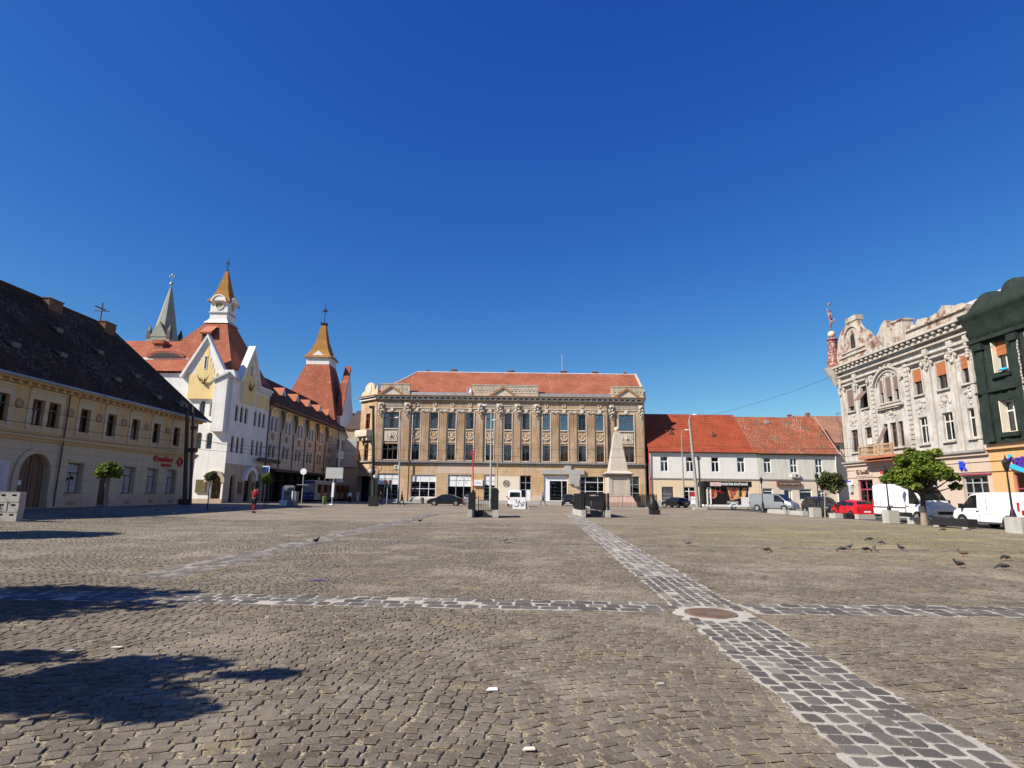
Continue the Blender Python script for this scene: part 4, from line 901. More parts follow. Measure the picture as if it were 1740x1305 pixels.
g = YB(); g.box(34.4, 36.1, -.08, -.003, .9, 3.2); g.build('wall_panel', 'white_trim', lb)
for x in (41.6, 47.7, 50.8, 53.75): YB().box(x-.38, x+.38, -.085, -.071, .45, .72).build('basement_vent', 'rosette', lb)
YB().tube([(40.0, -.16, 7.9), (40.0, -.12, .4)], .05, 6).build('downpipe', 'gutter', lb)
t = text('Carrefour', .62, 'sign_red', lb, (50.55-LB0, -.1, 4.02-.3), ext=.05, name='sign_lettering', sx=1.12, off=.012); t = text('express', .42, 'sign_red', lb, (51.75-LB0, -.1, 3.62-.3), ext=.05, name='sign_lettering', sx=1.05, off=.01)
g = YB(); g.prism([(54.05, 4.1), (54.5, 3.68), (54.5, 3.85), (54.32, 4.1), (54.5, 4.35), (54.5, 4.52)], -.15, -.05); g.ring(54.55, 4.1, .25, .42, -.15, -.05, 10, -90, 90); g.build('sign_emblem', 'sign_red', lb)
g = YB(); g.roof((21, -.72, 8.3), (57.9, -.72, 8.3), (53.2, 7.0, 16.35), (21, 7.0, 16.35)); g.roof((57.9, -.72, 8.3), (57.9, 14.7, 8.3), (53.2, 7, 16.35)); g.roof((57.9, 14.7, 8.3), (21, 14.7, 8.3), (21, 7, 16.35), (53.2, 7, 16.35))
rl = g.build('roof', 'tiles_dark', lb)
g = YB(); g.tube([(53.2, 7, 16.38), (21, 7, 16.38)], .14, 6); g.build('ridge_cap', 'tiles_dark', rl)
YB().tube([(21, -.80, 8.28), (57.9, -.80, 8.22)], .10, 6).build('gutter', 'zinc', lb)
for x, y0 in ((45.4, 6.7), (51.8, 6.6)):
    g = YB(); g.box(x-.72, x+.72, y0-.5, y0+.4, 15.4, 16.4); g.box(x-.78, x+.78, y0-.55, y0+.45, 16.4, 16.47); g.build('chimney', 'brick_dark', rl)
g = YB(); g.tube([(51.2, 6.7, 16.3), (51.2, 6.7, 18.2)], .06, 6); g.tube([(50.3, 6.7, 17.6), (52.0, 6.7, 17.65)], .055, 6); g.tube([(51.2, 6.0, 17.4), (51.2, 7.4, 17.45)], .05, 6); g.build('antenna', 'gutter', rl)
def lroof(x, f):  # a point on the front slope, f = fraction of the way up
    return (x, -.72+7.72*f, 8.3+8.05*f)
for x, f, in ((36.6, .55), (41.0, .32), (43.2, .62), (36.5, .27), (46.0, .22), (49.8, .35), (50.6, .14), (46.8, .52), (53.8, .12)):
    p = lroof(x, f); g = YB(); g.prismx([(p[1]-.25, p[2]-.1), (p[1]+.35, p[2]+.42), (p[1]-.28, p[2]+.22)][::-1], x-.32, x+.32); g.build('roof_hatch', 'hatch_grey', rl)
YB().box(21.5, 57, 13.9, 14, .3, 8.3).build('back_wall', 'yellow_wall', lb); g = YB(); g.box(22, 57.1, 1.4, 1.45, .3, 8.1); g.build('interior', 'dark_room', lb)
g = YB(); g.box(56.9, 57.2, .02, 14, .3, 8.3); g.build('end_wall', 'yellow_wall', lb)

# ------------------------------------------------------------------ the white palace with dragons and tower
mat('palace_white', (0.76, 0.73, 0.68), 0.85, 0.09, 0.6, 0.06, 0.35, 14, streak=0.16)
mat('palace_yellow', (0.78, 0.585, 0.27), 0.9, 0.07, 0.6, 0.04, 0.2, 18, streak=0.08)
mat('palace_buff', (0.46, 0.37, 0.27), 0.9, 0.12, 0.8, 0.08, 0.3, 14, streak=0.2)
mat('dark_shop', (0.05, 0.042, 0.04), 0.5, 0.2, 1, 0.1, 0)
mat('bronze', (0.16, 0.13, 0.06), 0.5, 0.2, 3, 0.1, 0.2, metal=0.4)
mat('clock_green', (0.33, 0.32, 0.13), 0.6, 0.1, 2, 0.1, 0)
mat('wing_wall', (0.56, 0.49, 0.41), 0.9, 0.12, 0.8, 0.08, 0.3, 14, streak=0.25)
mat('church_stone', (0.29, 0.285, 0.225), 0.85, 0.12, 0.3, 0.06, 0.3, 8, streak=0.15)
PX0, PY0 = -34.9, 72.5
pl = empty('white_palace', (PX0, PY0, 0), 0, 'white and yellow palace with pointed gables and lantern tower behind the yellow building', 'palace')
T2 = Matrix.Rotation(R(90), 4, 'Z')
def PA(): return B()                     # facade 1, local x = X - PX0 (negative), faces -y
def PB():                                # facade 2, x = metres along the street, faces +x
    g = B(); g.T = T2; return g
def pwin2(s, z, w, h, **k):
    o = win(pl, 0, z, w, h, 0, k.pop('fr', 'wood_brown'), k.pop('kind', 'cross'), **k); o.location = (-.18, s, z); o.rotation_euler = (0, 0, R(90)); return o
def gable(s, x, zb, za, hw, name):
    s.prism([(x-hw, zb), (x+hw, zb), (x, za)], -.25, .25); return s
B(-.75).wall(-22.75, -.75, 0, 16, [(-4.7, -3.95, 6.6, 8.6, 'a'), (-3.4, -2.65, 6.6, 8.6, 'a'), (-4.7, -3.95, 10.6, 12.55, 'a'), (-3.4, -2.65, 10.6, 12.55, 'a'), (-2.25, -1.0, .15, 3.6, 'a'), (-7.6, -6.85, 6.6, 8.6, 'a'), (-9, -8.25, 6.6, 8.6, 'a')], depth=.5).build('front_wall', 'palace_white', pl)
for x in (-4.325, -3.025, -7.225, -8.625): win(pl, x+.75, 6.62, .75, 1.98, .3, 'wood_brown', 'cross', arch=True)
for x in (-4.325, -3.025): win(pl, x+.75, 10.62, .75, 1.93, .3, 'wood_brown', 'cross', arch=True, curtain='w', n=int(-x))
win(pl, -.875, .17, 1.25, 3.4, .35, 'wood_brown', 'grid', arch=True, pane='window_glass')
g = B(-.75); g.ring(-1.625, 2.7, .82, 1.25, -.6, -.01, 16, -8, 188); g.build('arched_porch', 'palace_buff', pl)
g = B(-.75); g.box(-4.0, -2.75, -.18, -.02, 1.3, 2.85); g.build('notice_case', 'bronze', pl)
g = B(-.75); g.box(-22, -.7, -.12, -.002, 0, .6); g.build('plinth', 'palace_buff', pl)
g = B(-.75); g.prism([(-2.75, 8.7), (-1.15, 8.7), (-1.15, 15.9), (-2.75, 15.0)], -.75, -.005); g.build('buttress', 'palace_white', pl)
g = B(-.75); g.prism([(-2.95, 14.9), (-1.0, 15.9), (-1.0, 16.15), (-2.95, 15.15)], -.95, -.004); g.build('buttress_cap', 'zinc', pl)
g = B(-.75); g.prism([(-7.0, 15.98), (-1.55, 15.98), (-4.3, 20.65)], -.32, .2); g.build('gable', 'palace_white', pl)
g = B(-.75)
for s_ in (-1, 1):
    q = [(-4.3+s_*3.0, 15.5), (-4.3+s_*2.72, 15.35), (-4.3, 20.55), (-4.3, 21.0)]; g.prism(q if s_ > 0 else q[::-1], -.62, .3)
g.build('gable_coping', 'palace_white', pl)
yp = [(-6.15, 12.75), (-2.8, 12.75), (-2.8, 15.9), (-3.1, 15.9), (-3.1, 16.6), (-3.35, 16.6), (-3.35, 17.3), (-3.65, 17.3), (-3.65, 18.0), (-3.95, 18.0), (-3.95, 19.0), (-4.1, 19.0), (-4.1, 19.5), (-4.5, 19.5), (-4.5, 19.0), (-4.65, 19.0), (-4.65, 18), (-4.95, 18), (-4.95, 17.3), (-5.25, 17.3), (-5.25, 16.6), (-5.5, 16.6), (-5.5, 15.9), (-6.15, 15.9)]
def poly_panel(g, pts, y0, y1):
    # concave outline: sheet from horizontal strips
    zs = sorted({z for _, z in pts})
    for a, b in zip(zs, zs[1:]):
        zc = (a+b)/2; xs_ = []
        for i in range(len(pts)):
            p, q = pts[i], pts[(i+1) % len(pts)]
            if (p[1]-zc)*(q[1]-zc) < 0: xs_.append(p[0]+(q[0]-p[0])*(zc-p[1])/(q[1]-p[1]))
        xs_.sort()
        for k in range(0, len(xs_)-1, 2): g.box(xs_[k], xs_[k+1], y0, y1, a, b)
    return g
poly_panel(B(-.75), yp, -.352, -.322).build('yellow_panel', 'palace_yellow', pl); B(-.75).box(-6.15, -2.8, -.321, -.003, 12.75, 15.975).build('panel_backing', 'palace_white', pl)
def slot(T, x, z0, z1, y):
    g = B(); g.T = T; g.box(x-.2, x+.2, y-.05, y-.0, z0, z1); g.disc(x, z1, .2, y-.05, y, 10); g.build('slot_surround', 'palace_white', pl)
    g = B(); g.T = T; g.box(x-.1, x+.1, y-.07, y-.051, z0+.1, z1); g.build('slot_window', 'dark_shop', pl)
slot(None, -3.55, 16.5, 18.1, -.353)
def dragon(T, x, z, y):
    g = B(); g.T = T
    for s_ in (-1, 1):
        g.tube([(x, y, z-.3), (x+s_*.35, y-.2, z-.1), (x+s_*.6, y-.25, z+.35), (x+s_*.75, y-.15, z+.7)], [.1, .09, .06, .02], 6)
        g.tube([(x+s_*.1, y-.1, z-.3), (x+s_*.3, y-.3, z+.1), (x+s_*.2, y-.35, z+.3)], [.08, .05, .02], 6)
    g.tube([(x-.35, y, z), (x, y-.25, z-.35), (x+.4, y-.1, z-.1)], [.04, .16, .05], 6); g.ball((x, y-.15, z-.3), .22, 8); g.build('dragon_ornament', 'bronze', pl)
dragon(None, -3.55, 15.1, -.4)
# facade 2
def s3(a, z0, z1, w): return [(a-w/2, a+w/2, z0, z1, 'a')]
A3 = [1.7, 3.1, 4.4, 7.25, 8.65, 10.05]; A2 = [1.35, 2.8, 4.1, 7.15, 8.65, 9.95]; PR = [13.05+5.42*i for i in range(6)]
H3 = sum([s3(a, 10.25, 12.35, .85) for a in A3], []); H2_ = sum([s3(a, 6.3, 8.4, .8) for a in A2], [])
PB().wall(0, 11.5, 4.9, 15.8, H3+H2_, depth=.4).build('street_wall', 'palace_white', pl)
PB().wall(0, 11.5, 0, 4.9, [(1.7, 3.1, .15, 3.6, 'a'), (5.8, 7.8, .15, 3.9, 'a'), (9.3, 11.0, .15, 3.8, 'a')], depth=.5).build('street_wall_base', 'palace_buff', pl)
Hm = []
for p in PR:
    for q in (p, p+1.5): Hm += s3(q, 10.25, 12.32, .95); Hm += s3(q, 6.4, 8.4, .9)
PB().wall(11.52, 46, 4.9, 14.2, Hm, y=.1, depth=.4).build('street_wall', 'wing_wall', pl)
for a in A3: pwin2(a, 10.27, .85, 2.08, arch=True)
for a in A2: pwin2(a, 6.32, .8, 2.08, arch=True)
for p in PR:
    for q in (p, p+1.5):
        o = pwin2(q, 10.27, .95, 2.05, arch=True); o.location.x = -.3; o = pwin2(q, 6.42, .9, 1.98, arch=True); o.location.x = -.3
        g = PB(); g.ring(q, 11.86, .48, .66, -.02, .098, 10, 0, 180); g.box(q-.66, q-.49, -.02, .098, 10.2, 11.85); g.box(q+.49, q+.66, -.02, .098, 10.2, 11.85); g.box(q-.66, q+.66, -.06, .098, 10.02, 10.19); g.ring(q, 7.95, .46, .64, -.02, .098, 10, 0, 180); g.box(q-.64, q+.64, -.06, .098, 6.2, 6.38); g.build('window_arch', 'palace_white', pl)
    g = PB(); g.ring(p+.75, 12.35, 1.45, 1.62, .0, .098, 14, 0, 180); g.build('blind_arch', 'palace_buff', pl)
    g = PB(); g.prism([(p+.75+1.43*math.cos(math.pi*i/10), 12.45+1.3*math.sin(math.pi*i/10)) for i in range(11)], .06, .095); g.build('yellow_lunette', 'palace_yellow', pl)
    g = PB(); g.disc(p+.75, 13.2, .2, .0, .058, 8); g.disc(p+.75, 9.3, .35, .0, .098, 10); g.ring(p+.75, 9.3, .5, .62, .03, .098, 12, 0, 180); g.build('roundel', 'rosette', pl)
    if p > 13.1:
        g = PB(); g.tube([(p-1.95, -.1, 13.6), (p-1.95, -.35, 12.6), (p-1.95, -.2, 10.6)], [.3, .28, .1], 8); g.tube([(p-1.95, .0, 10.5), (p-1.95, .0, 5.0)], .09, 6); g.build('corbel_shaft', 'bronze', pl)
for s_, m in ((11.55, 'gutter'), (46.0, 'gutter')): PB().tube([(s_, -.1, 15 if s_ < 12 else 14), (s_, -.1, .3)], .09, 6).build('downpipe', m, pl)
for q, w in ((2.4, 1.4), (6.8, 2.0), (10.15, 1.7)): pwin2(q, .17, w, 3.4 if w < 1.5 else 3.65, arch=True, kind='grid').location.x = -.35
g = PB(); g.ring(6.8, 2.9, 1.35, 1.9, -.5, -.005, 16, 0, 180); g.build('arched_hood', 'palace_white', pl)
for q in (4.45, 8.55): PB().box(q-.5, q+.5, -.15, -.01, 1.2, 2.7).build('notice_case', 'bronze', pl)
g = PB(); g.box(7.2, 14.5, -1.1, -.9, 5.5, 6.05); g.box(8.5, 13, -.9, .09, 5.75, 5.85); g.build('street_sign_banner', 'dark_shop', pl)
# gable 2 with its panel
g = PB(); g.prism([(1.1, 15.78), (6.8, 15.78), (3.95, 20.2)], -.32, .2); g.build('gable', 'palace_white', pl)
g = PB()
for s_ in (-1, 1):
    q = [(3.95+s_*3.15, 15.3), (3.95+s_*2.75, 15.1), (3.95, 20.05), (3.95, 20.6)]; g.prism(q if s_ > 0 else q[::-1], -.62, .3)
g.build('gable_coping', 'palace_white', pl)
g = PB(); poly_panel(g, [(2.0, 12.85), (5.9, 12.85), (5.9, 16.2), (5.3, 16.2), (5.3, 17.0), (4.8, 17.0), (4.8, 18.0), (4.3, 18.0), (4.3, 18.8), (3.6, 18.8), (3.6, 18.0), (3.1, 18.0), (3.1, 17.0), (2.6, 17.0), (2.6, 16.2), (2.0, 16.2)], -.352, -.322); g.build('yellow_panel', 'palace_yellow', pl)
PB().box(2.0, 5.9, -.321, -.003, 12.85, 15.77).build('panel_backing', 'palace_white', pl)
slot(T2, 3.95, 16.4, 17.8, -.353); dragon(T2, 3.95, 15.0, -.4)
PB().box(6.9, 11.3, -.04, -.003, 12.9, 14.7).build('yellow_panel', 'palace_yellow', pl)
for i in range(11): PB().box(7.0+i*.4, 7.2+i*.4, -.3, -.01, 15.0, 15.5).build('corbel', 'palace_white', pl)
g = PB(); g.box(6.8, 11.5, -.42, -.005, 15.5, 15.79); g.build('corbel_table', 'palace_white', pl)
# street-level shops under a long canopy
g = PB(); g.wall(11.52, 46, 0, 4.9, [(12+i*3.4, 15.1+i*3.4, .1, 4.3) for i in range(10)], y=.1, depth=.6); g.build('shop_piers', 'dark_shop', pl)
for i in range(10):
    a, b = 12+i*3.4, 15.1+i*3.4; g = PB()
    for x in (a+.04, (a+b)/2, b-.04): g.box(x-.05, x+.05, .4, .47, .1, 4.3)
    g.box(a+.1, b-.1, .403, .467, 3.1, 3.2); s = g.build('shop_window', 'dark_shop', pl); PB().face([(a, .44, .1), (b, .44, .1), (b, .44, 4.3), (a, .44, 4.3)]).build('pane', 'window_glass', s)
    if i % 2 == 0:
        g = PB(); g.box(a+.3, a+1.2, .6, .62, 3.3, 4.1); g.box(a+1.8, a+2.4, .6, .62, .6, 2.6); g.build('poster', 'blind_grey', s)
PB().box(12, 45.8, -1.5, .09, 4.35, 4.75).build('canopy', 'dark_shop', pl)
g = PB(); g.box(.3, 46, 1.6, 1.65, 0, 14); g.build('interior', 'dark_room', pl); B().box(-21.5, -1.8, 1.5, 1.55, 0, 15.5).build('interior', 'dark_room', pl)
# roofs: pyramid over the corner, wing to the left, long wing down the street
LZ = (-5.6, 6.6)       # lantern centre
def ringpts(hx0, hx1, hy0, hy1, z): return [(LZ[0]-hx0, LZ[1]-hy0, z), (LZ[0]+hx1, LZ[1]-hy0, z), (LZ[0]+hx1, LZ[1]+hy1, z), (LZ[0]-hx0, LZ[1]+hy1, z)]
Rg = [ringpts(7.6, 5.25, 6.25, 6.4, 15.95), ringpts(6.4, 4.6, 5.4, 5.6, 17.3), ringpts(1.45, 1.45, 1.45, 1.45, 24.1)]
g = PA()
for a, b in zip(Rg, Rg[1:]):
    for i in range(4): j = (i+1) % 4; g.roof(a[i], a[j], b[j], b[i])
pr = g.build('tower_roof', 'tiles_pink', pl)
g = PA(); g.roof((-24, 1.9, 18.4), (-7.4, 1.9, 18.4), (-8.4, 6.6, 21.8), (-24, 6.6, 21.8)); g.roof((-8.4, 12, 17), (-24, 12, 17), (-24, 6.6, 21.8), (-8.4, 6.6, 21.8)); g.build('wing_roof', 'tiles_pink', pl)
g = PA(); g.roof((-24, -.45, 16.2), (-6.3, -.45, 16.2), (-6.3, 1.7, 18.1), (-24, 1.7, 18.1)); g.build('lower_roof', 'tiles_pink', pl)
PA().box(-24, -7.0, 1.75, 2.2, 17.9, 18.38).build('clerestory_band', 'palace_white', pl)
g = PA(); g.prism([(-9.9+1.9*math.cos(math.pi*i/12)*1.3, 18.45+.85*math.sin(math.pi*i/12)) for i in range(13)], 1.6, 3.8); g.build('eyebrow_dormer', 'tiles_pink', pl)
g = PA(); g.prism([(-9.9+1.6*math.cos(math.pi*i/12)*1.2, 18.45+.55*math.sin(math.pi*i/12)) for i in range(13)], 1.55, 1.6); g.build('dormer_opening', 'dark_shop', pl)
g = PA(); g.box(-13.3, -12.1, 4.4, 5.4, 18.2, 20.9); g.build('chimney', 'brick_red', pl); PA().box(-13.45, -11.95, 4.2, 5.6, 20.9, 21.4).build('chimney_cap', 'tiles_pink', pl)
g = PA(); g.prismx([(3.1, 22.0), (4.6, 23.5), (3.0, 22.25)][::-1], -6.6, -5.1); g.build('dormer_hood', 'rust_clay', pl)
g = PA(); g.box(-6.4, -5.3, 3.3, 4.4, 21.0, 22.1); g.build('dormer_opening', 'dark_shop', pl)
g = PA(); g.prism([(-1.7, 15.5), (.5, 15.5), (.2, 16.4), (-1.4, 16.4)], -.6, .5); g.build('corner_corbel', 'palace_white', pl)
g = PB(); g.roof((6.4, -.5, 15.85), (11.9, -.5, 15.85), (11.9, 7, 20.6), (6.4, 7, 20.6)); g.build('street_roof_upper', 'tiles_umber', pl)
g = PB(); g.roof((11.4, -.75, 14.15), (61, -.75, 14.15), (61, 5.0, 19.6), (11.4, 5.0, 19.6)); g.roof((61, 11.5, 14.15), (11.4, 11.5, 14.15), (11.4, 5, 19.6), (61, 5, 19.6)); sr = g.build('street_roof', 'tiles_umber', pl)
g = PB(); g.box(11.4, 61, -.78, .1, 13.9, 14.14); g.build('eave_board', 'wood_brown', pl)
g = PB(); g.face([(11.45, 0, 14.2), (11.45, 11.4, 14.2), (11.45, 5, 19.5)]); g.face([(60.9, 0, 14.2), (60.9, 11.4, 14.2), (60.9, 5, 19.5)]); g.build('gable_end', 'palace_white', pl)
for s_ in (19.5, 25.5, 31.5, 37.5, 43.0, 48.5):
    z = 16.4; y = -.75+5.75*(z-14.15)/5.45
    g = PB(); g.prism([(s_-.8, z), (s_+.8, z), (s_, z+1.35)], y-.5, y+2.0); g.build('dormer', 'rust_clay', sr)
    g = PB(); g.prism([(s_-.5, z+.1), (s_+.5, z+.1), (s_, z+1.0)], y-.53, y-.505); g.build('dormer_pane', 'window_glass', sr)
    g = PB(); zz = 15.15; yy = -.75+5.75*(zz-14.15)/5.45; g.face([(s_+1.7, yy-.05, zz), (s_+2.4, yy-.05, zz), (s_+2.4, yy+.9, zz+.7), (s_+1.7, yy+.9, zz+.7)]); g.build('skylight', 'zinc', sr)
# lantern and spire
def lantern(cx, cy, z0, k, parent, disc=True, body='palace_white', sp='tiles_ochre', zt=8.4):
    def sq(h0, z_0, h1, z_1, name, m):
        g = B(); a = [(cx-h0, cy-h0, z_0), (cx+h0, cy-h0, z_0), (cx+h0, cy+h0, z_0), (cx-h0, cy+h0, z_0)]; b = [(cx-h1, cy-h1, z_1), (cx+h1, cy-h1, z_1), (cx+h1, cy+h1, z_1), (cx-h1, cy+h1, z_1)]
        for i in range(4): j = (i+1) % 4; g.roof(a[i], a[j], b[j], b[i])
        g.face(a[::-1]); g.face(b); return g.build(name, m, parent)
    sq(1.75*k, z0, 1.65*k, z0+.22*k, 'lantern_base', 'zinc'); sq(1.6*k, z0+.22*k, 1.25*k, z0+.7*k, 'lantern_skirt', body); sq(1.25*k, z0+.71*k, 1.2*k, z0+1.6*k, 'lantern_body', body)
    sq(1.38*k, z0+1.61*k, 1.38*k, z0+1.76*k, 'lantern_ledge', 'zinc'); tb = sq(1.25*k, z0+1.77*k, 1.25*k, z0+4.0*k, 'lantern_drum', body)
    for T in (None, T2):
        g = B(); M_ = Matrix.Translation((cx, cy, 0)) @ (T or Matrix.Identity(4)); g.T = M_
        g.disc(0, z0+2.75*k, .52*k, -1.30*k, -1.251*k, 18); g.build('clock_face', 'clock_green', tb)
        g = B(); g.T = M_; g.ring(0, z0+2.75*k, .52*k, .68*k, -1.35*k, -1.252*k, 18); g.build('clock_surround', body, tb)
        g = B(); g.T = M_; g.ring(0, z0+3.2*k, .93*k, 1.1*k, -1.72*k, -.7*k, 12, 0, 180); g.prism([(.92*k*math.cos(math.pi*i/10), z0+3.2*k+.92*k*math.sin(math.pi*i/10)) for i in range(11)], -1.62*k, -.7*k); g.build('arched_gable', body, tb)
    a = [(1.68, 3.3), (1.25, 4.05), (.86, 5.1), (.52, 6.7), (.17, zt)]
    g = B(); R_ = [[(cx-h*k, cy-h*k, z0+z*k), (cx+h*k, cy-h*k, z0+z*k), (cx+h*k, cy+h*k, z0+z*k), (cx-h*k, cy+h*k, z0+z*k)] for h, z in a]
    for p, q in zip(R_, R_[1:]):
        for i in range(4): j = (i+1) % 4; g.roof(p[i], p[j], q[j], q[i])
    g.face(R_[-1]); s = g.build('spire', sp, parent)
    g = B(); zt_ = z0+zt*k; g.tube([(cx, cy, zt_-.1), (cx, cy, zt_+1.9*k)], .05*k, 6); g.lathe([(.02, zt_), (.2*k, zt_+.1*k), (.02, zt_+.3*k)], (cx, cy, 0), 8)
    g.prism([(cx-.45*k, zt_+1.25*k), (cx+.15*k, zt_+1.2*k), (cx+.35*k, zt_+1.35*k), (cx-.1*k, zt_+1.5*k)], cy-.03, cy+.03); g.tube([(cx-.35*k, cy, zt_+1.05*k), (cx+.4*k, cy, zt_+1.05*k)], .03, 5); g.build('weather_vane', 'black_iron', s)
lantern(LZ[0], LZ[1], 24.1, .95, pl)
# far end of the palace: second tower
tw = empty('palace_tower', (-41.3, 124.5, 0), 0, 'far palace tower with tall pink tiled pyramid roof and ochre spire', 'tower')
def TW(): return B()
TW().box(-6.2, 5.3, -6.0, 9, 0, 15.9).build('tower_block', 'palace_white', tw)
g = TW(); a = [(-6.6, -6.4, 15.9), (5.7, -6.4, 15.9), (5.7, 6.4, 15.9), (-6.6, 6.4, 15.9)]; b = [(-2.45, -2.45, 28.2), (2.45, -2.45, 28.2), (2.45, 2.45, 28.2), (-2.45, 2.45, 28.2)]
for i in range(4): j = (i+1) % 4; g.roof(a[i], a[j], b[j], b[i])
g.build('tower_roof', 'tiles_pink', tw)
TW().box(-2.45, 2.45, -2.45, 2.45, 28.2, 29.6).build('white_collar', 'palace_white', tw)
g = TW()
for T in (None, T2):
    g.T = T; g.prism([(-2.3, 29.4), (-2.3, 29.9), (-1, 30.3), (0, 31.2), (1, 30.3), (2.3, 29.9), (2.3, 29.4)][::-1], -2.6, -2.46)
g.build('shaped_gable', 'palace_white', tw)
g = TW(); R_ = [[(-h, -h, z), (h, -h, z), (h, h, z), (-h, h, z)] for h, z in ((2.9, 29.7), (1.9, 31.3), (1.1, 33.8), (.45, 37.6))]
for p, q in zip(R_, R_[1:]):
    for i in range(4): j = (i+1) % 4; g.roof(p[i], p[j], q[j], q[i])
g.face(R_[-1]); sp = g.build('spire', 'tiles_ochre', tw)
g = TW(); g.box(-.65, .65, -.65, .65, 37.5, 37.9); g.tube([(0, 0, 37.8), (0, 0, 42.4)], .07, 6); g.prism([(-.7, 40.6), (.2, 40.4), (.7, 40.8), (0, 41.2)], -.05, .05); g.build('weather_vane', 'black_iron', sp)
# street-side stepped gable of the far block
g = B(); g.T = T2; g.prism([(-4.5, 14), (5.5, 14), (5.5, 17), (4.3, 19.5), (2.8, 21.5), (2.2, 24.2), (1.2, 25.0), (.5, 27.0), (-.5, 27.0), (-1.2, 25.0), (-2.2, 24.2), (-2.8, 21.5), (-3.6, 19.5), (-4.5, 17)], -6.2, -5.3); g.build('stepped_gable', 'palace_white', tw)
g = B(); g.T = T2
cp = [(-4.6, 17), (-3.7, 19.5), (-2.9, 21.5), (-2.3, 24.2), (-1.2, 25.1), (-.5, 27.1)]
for p, q in zip(cp, cp[1:]): g.prism([p, (p[0]+.35, p[1]), (q[0]+.35, q[1]), q], -6.5, -5.1)
g.prism([(-.5, 27), (.5, 27), (0, 28.4)], -6.4, -5.2); g.build('gable_coping', 'tiles_pink', tw)
for q in (-4.2, -2.9, -1.6, 1.2, 2.8):
    for z in (6.4, 10.3): g = B(); g.T = T2; g.box(q-.42, q+.42, -5.42, -5.301, z, z+2.1); g.build('window', 'dark_shop', tw)
dk = B(); dk.T = T2; dk.prism([(4.5, 13), (8.5, 13), (6.5, 19)], -7.2, -5.3); dk.build('side_turret_roof', 'gutter', tw)
# houses that close the street
hs_ = empty('grey_house', (-31.5, 146, 0), 0, 'shadowed grey house closing the tram street beyond the palace', 'house')
g = B(); g.wall(-6, 12, 0, 17, [(-4+i*2.6, -3+i*2.6, z, z+2.2) for i in range(5) for z in (5, 9.5, 13.3)]); g.build('wall', 'house_grey', hs_); B().box(-6, 12, 1, 1.1, 0, 17).build('interior', 'dark_room', hs_)
B().roof((-6.5, -.5, 17), (12.5, -.5, 17), (12.5, 5, 21), (-6.5, 5, 21)).build('roof', 'tiles_brown', hs_)
hs2 = empty('billboard_house', (-29.9, 112, 0), 0, 'narrow pale building with blank grey hoarding squeezed beside the ochre corner', 'house')
g = B(); g.box(-1.6, 1.2, 0, 8, 0, 13.4); g.build('wall', 'palace_buff', hs2); B().box(-1.7, .6, -.3, -.02, 6.2, 11.6).build('hoarding', 'blind_grey', hs2); B().roof((-1.9, -.3, 13.4), (1.5, -.3, 13.4), (1.0, 4, 17.5), (-.8, 4, 17.5)).build('roof', 'gutter', hs2)
# church spire far behind
ch = empty('church', (-92.6, 152, 0), 0, 'pale green church spire with ball finial rising far behind the roofs', 'church')
B().box(-3.0, 3.0, -3.0, 3.0, 0, 41).build('tower', 'church_stone', ch)
g = B(); g.lathe([(3.3, 40.8), (2.7, 43), (1.7, 48.2), (.9, 52.4), (.22, 55.6)], (0, 0, 0), 8, False, rot=R(22.5)); g.build('spire', 'church_stone', ch)
for q in ((-2.6, -2.6), (2.6, -2.6), (2.6, 2.6), (-2.6, 2.6)): B().lathe([(.7, 40.5), (.6, 42.6), (.05, 44.3)], (*q, 0), 4, False, rot=R(45)).build('pinnacle', 'gutter', ch)
g = B(); g.prism([(-2.2, 41), (2.2, 41), (0, 45)], -3.1, -1.2); g.build('dormer_gable', 'church_stone', ch)
g = B(); g.ball((0, 0, 56.5), .5, 12); g.tube([(0, 0, 55.4), (0, 0, 59.3)], .09, 6); g.ball((0, 0, 59), .35, 8); g.ball((-.6, 0, 58.6), .25, 8); g.ball((.6, 0, 58.6), .25, 8); g.build('finial', 'zinc', ch)
# ------------------------------------------------------------------ RIGHT: grey ornate corner house (front at x=36.8, faces -x)
mat('grey_stucco', (0.475, 0.445, 0.405), 0.92, 0.2, 0.7, 0.1, 0.5, 16, streak=0.42, col2=(0.37, 0.335, 0.295), c2s=0.8, c2t=0.55)
mat('grey_orn', (0.46, 0.415, 0.36), 0.92, 0.16, 1.6, 0.15, 0.6, 12, streak=0.3)
mat('worn_brick', (0.44, 0.385, 0.32), 0.95, 0.22, 2.0, 0.2, 0.7, 12, col2=(0.24, 0.115, 0.08), c2s=1.1, c2t=0.56, streak=0.35)
mat('dusty_pink', (0.50, 0.395, 0.32), 0.9, 0.06, 0.6, 0.03, 0.2, 16, streak=0.12)
mat('orange_wall', (0.56, 0.34, 0.155), 0.9, 0.05, 0.6, 0.03, 0.2, 16, streak=0.10)
mat('red_marble', (0.20, 0.065, 0.055), 0.7, 0.3, 3, 0.2, 0.3, col2=(0.42, 0.32, 0.28), c2s=3.5, c2t=0.54)
mat('rust_blind', (0.36, 0.125, 0.05), 0.75, 0.06, 1, 0.03, 0.1)
mat('brown_awning', (0.17, 0.115, 0.095), 0.85, 0.08, 1, 0.03, 0.1)
mat('magenta_frame', (0.33, 0.055, 0.09), 0.5, 0.05, 1, 0.02, 0)
mat('net_green', (0.020, 0.029, 0.024), 0.95, 0.3, 1.0, 0.3, 0.5, 9, streak=0.2)
mat('sign_blue', (0.02, 0.06, 0.62), 0.4, 0.02, 1, 0.02, 0); mat('sign_purple', (0.085, 0.035, 0.30), 0.4, 0.02, 1, 0.02, 0); mat('sign_cyan', (0.04, 0.42, 0.62), 0.4, 0.02, 1, 0.02, 0)
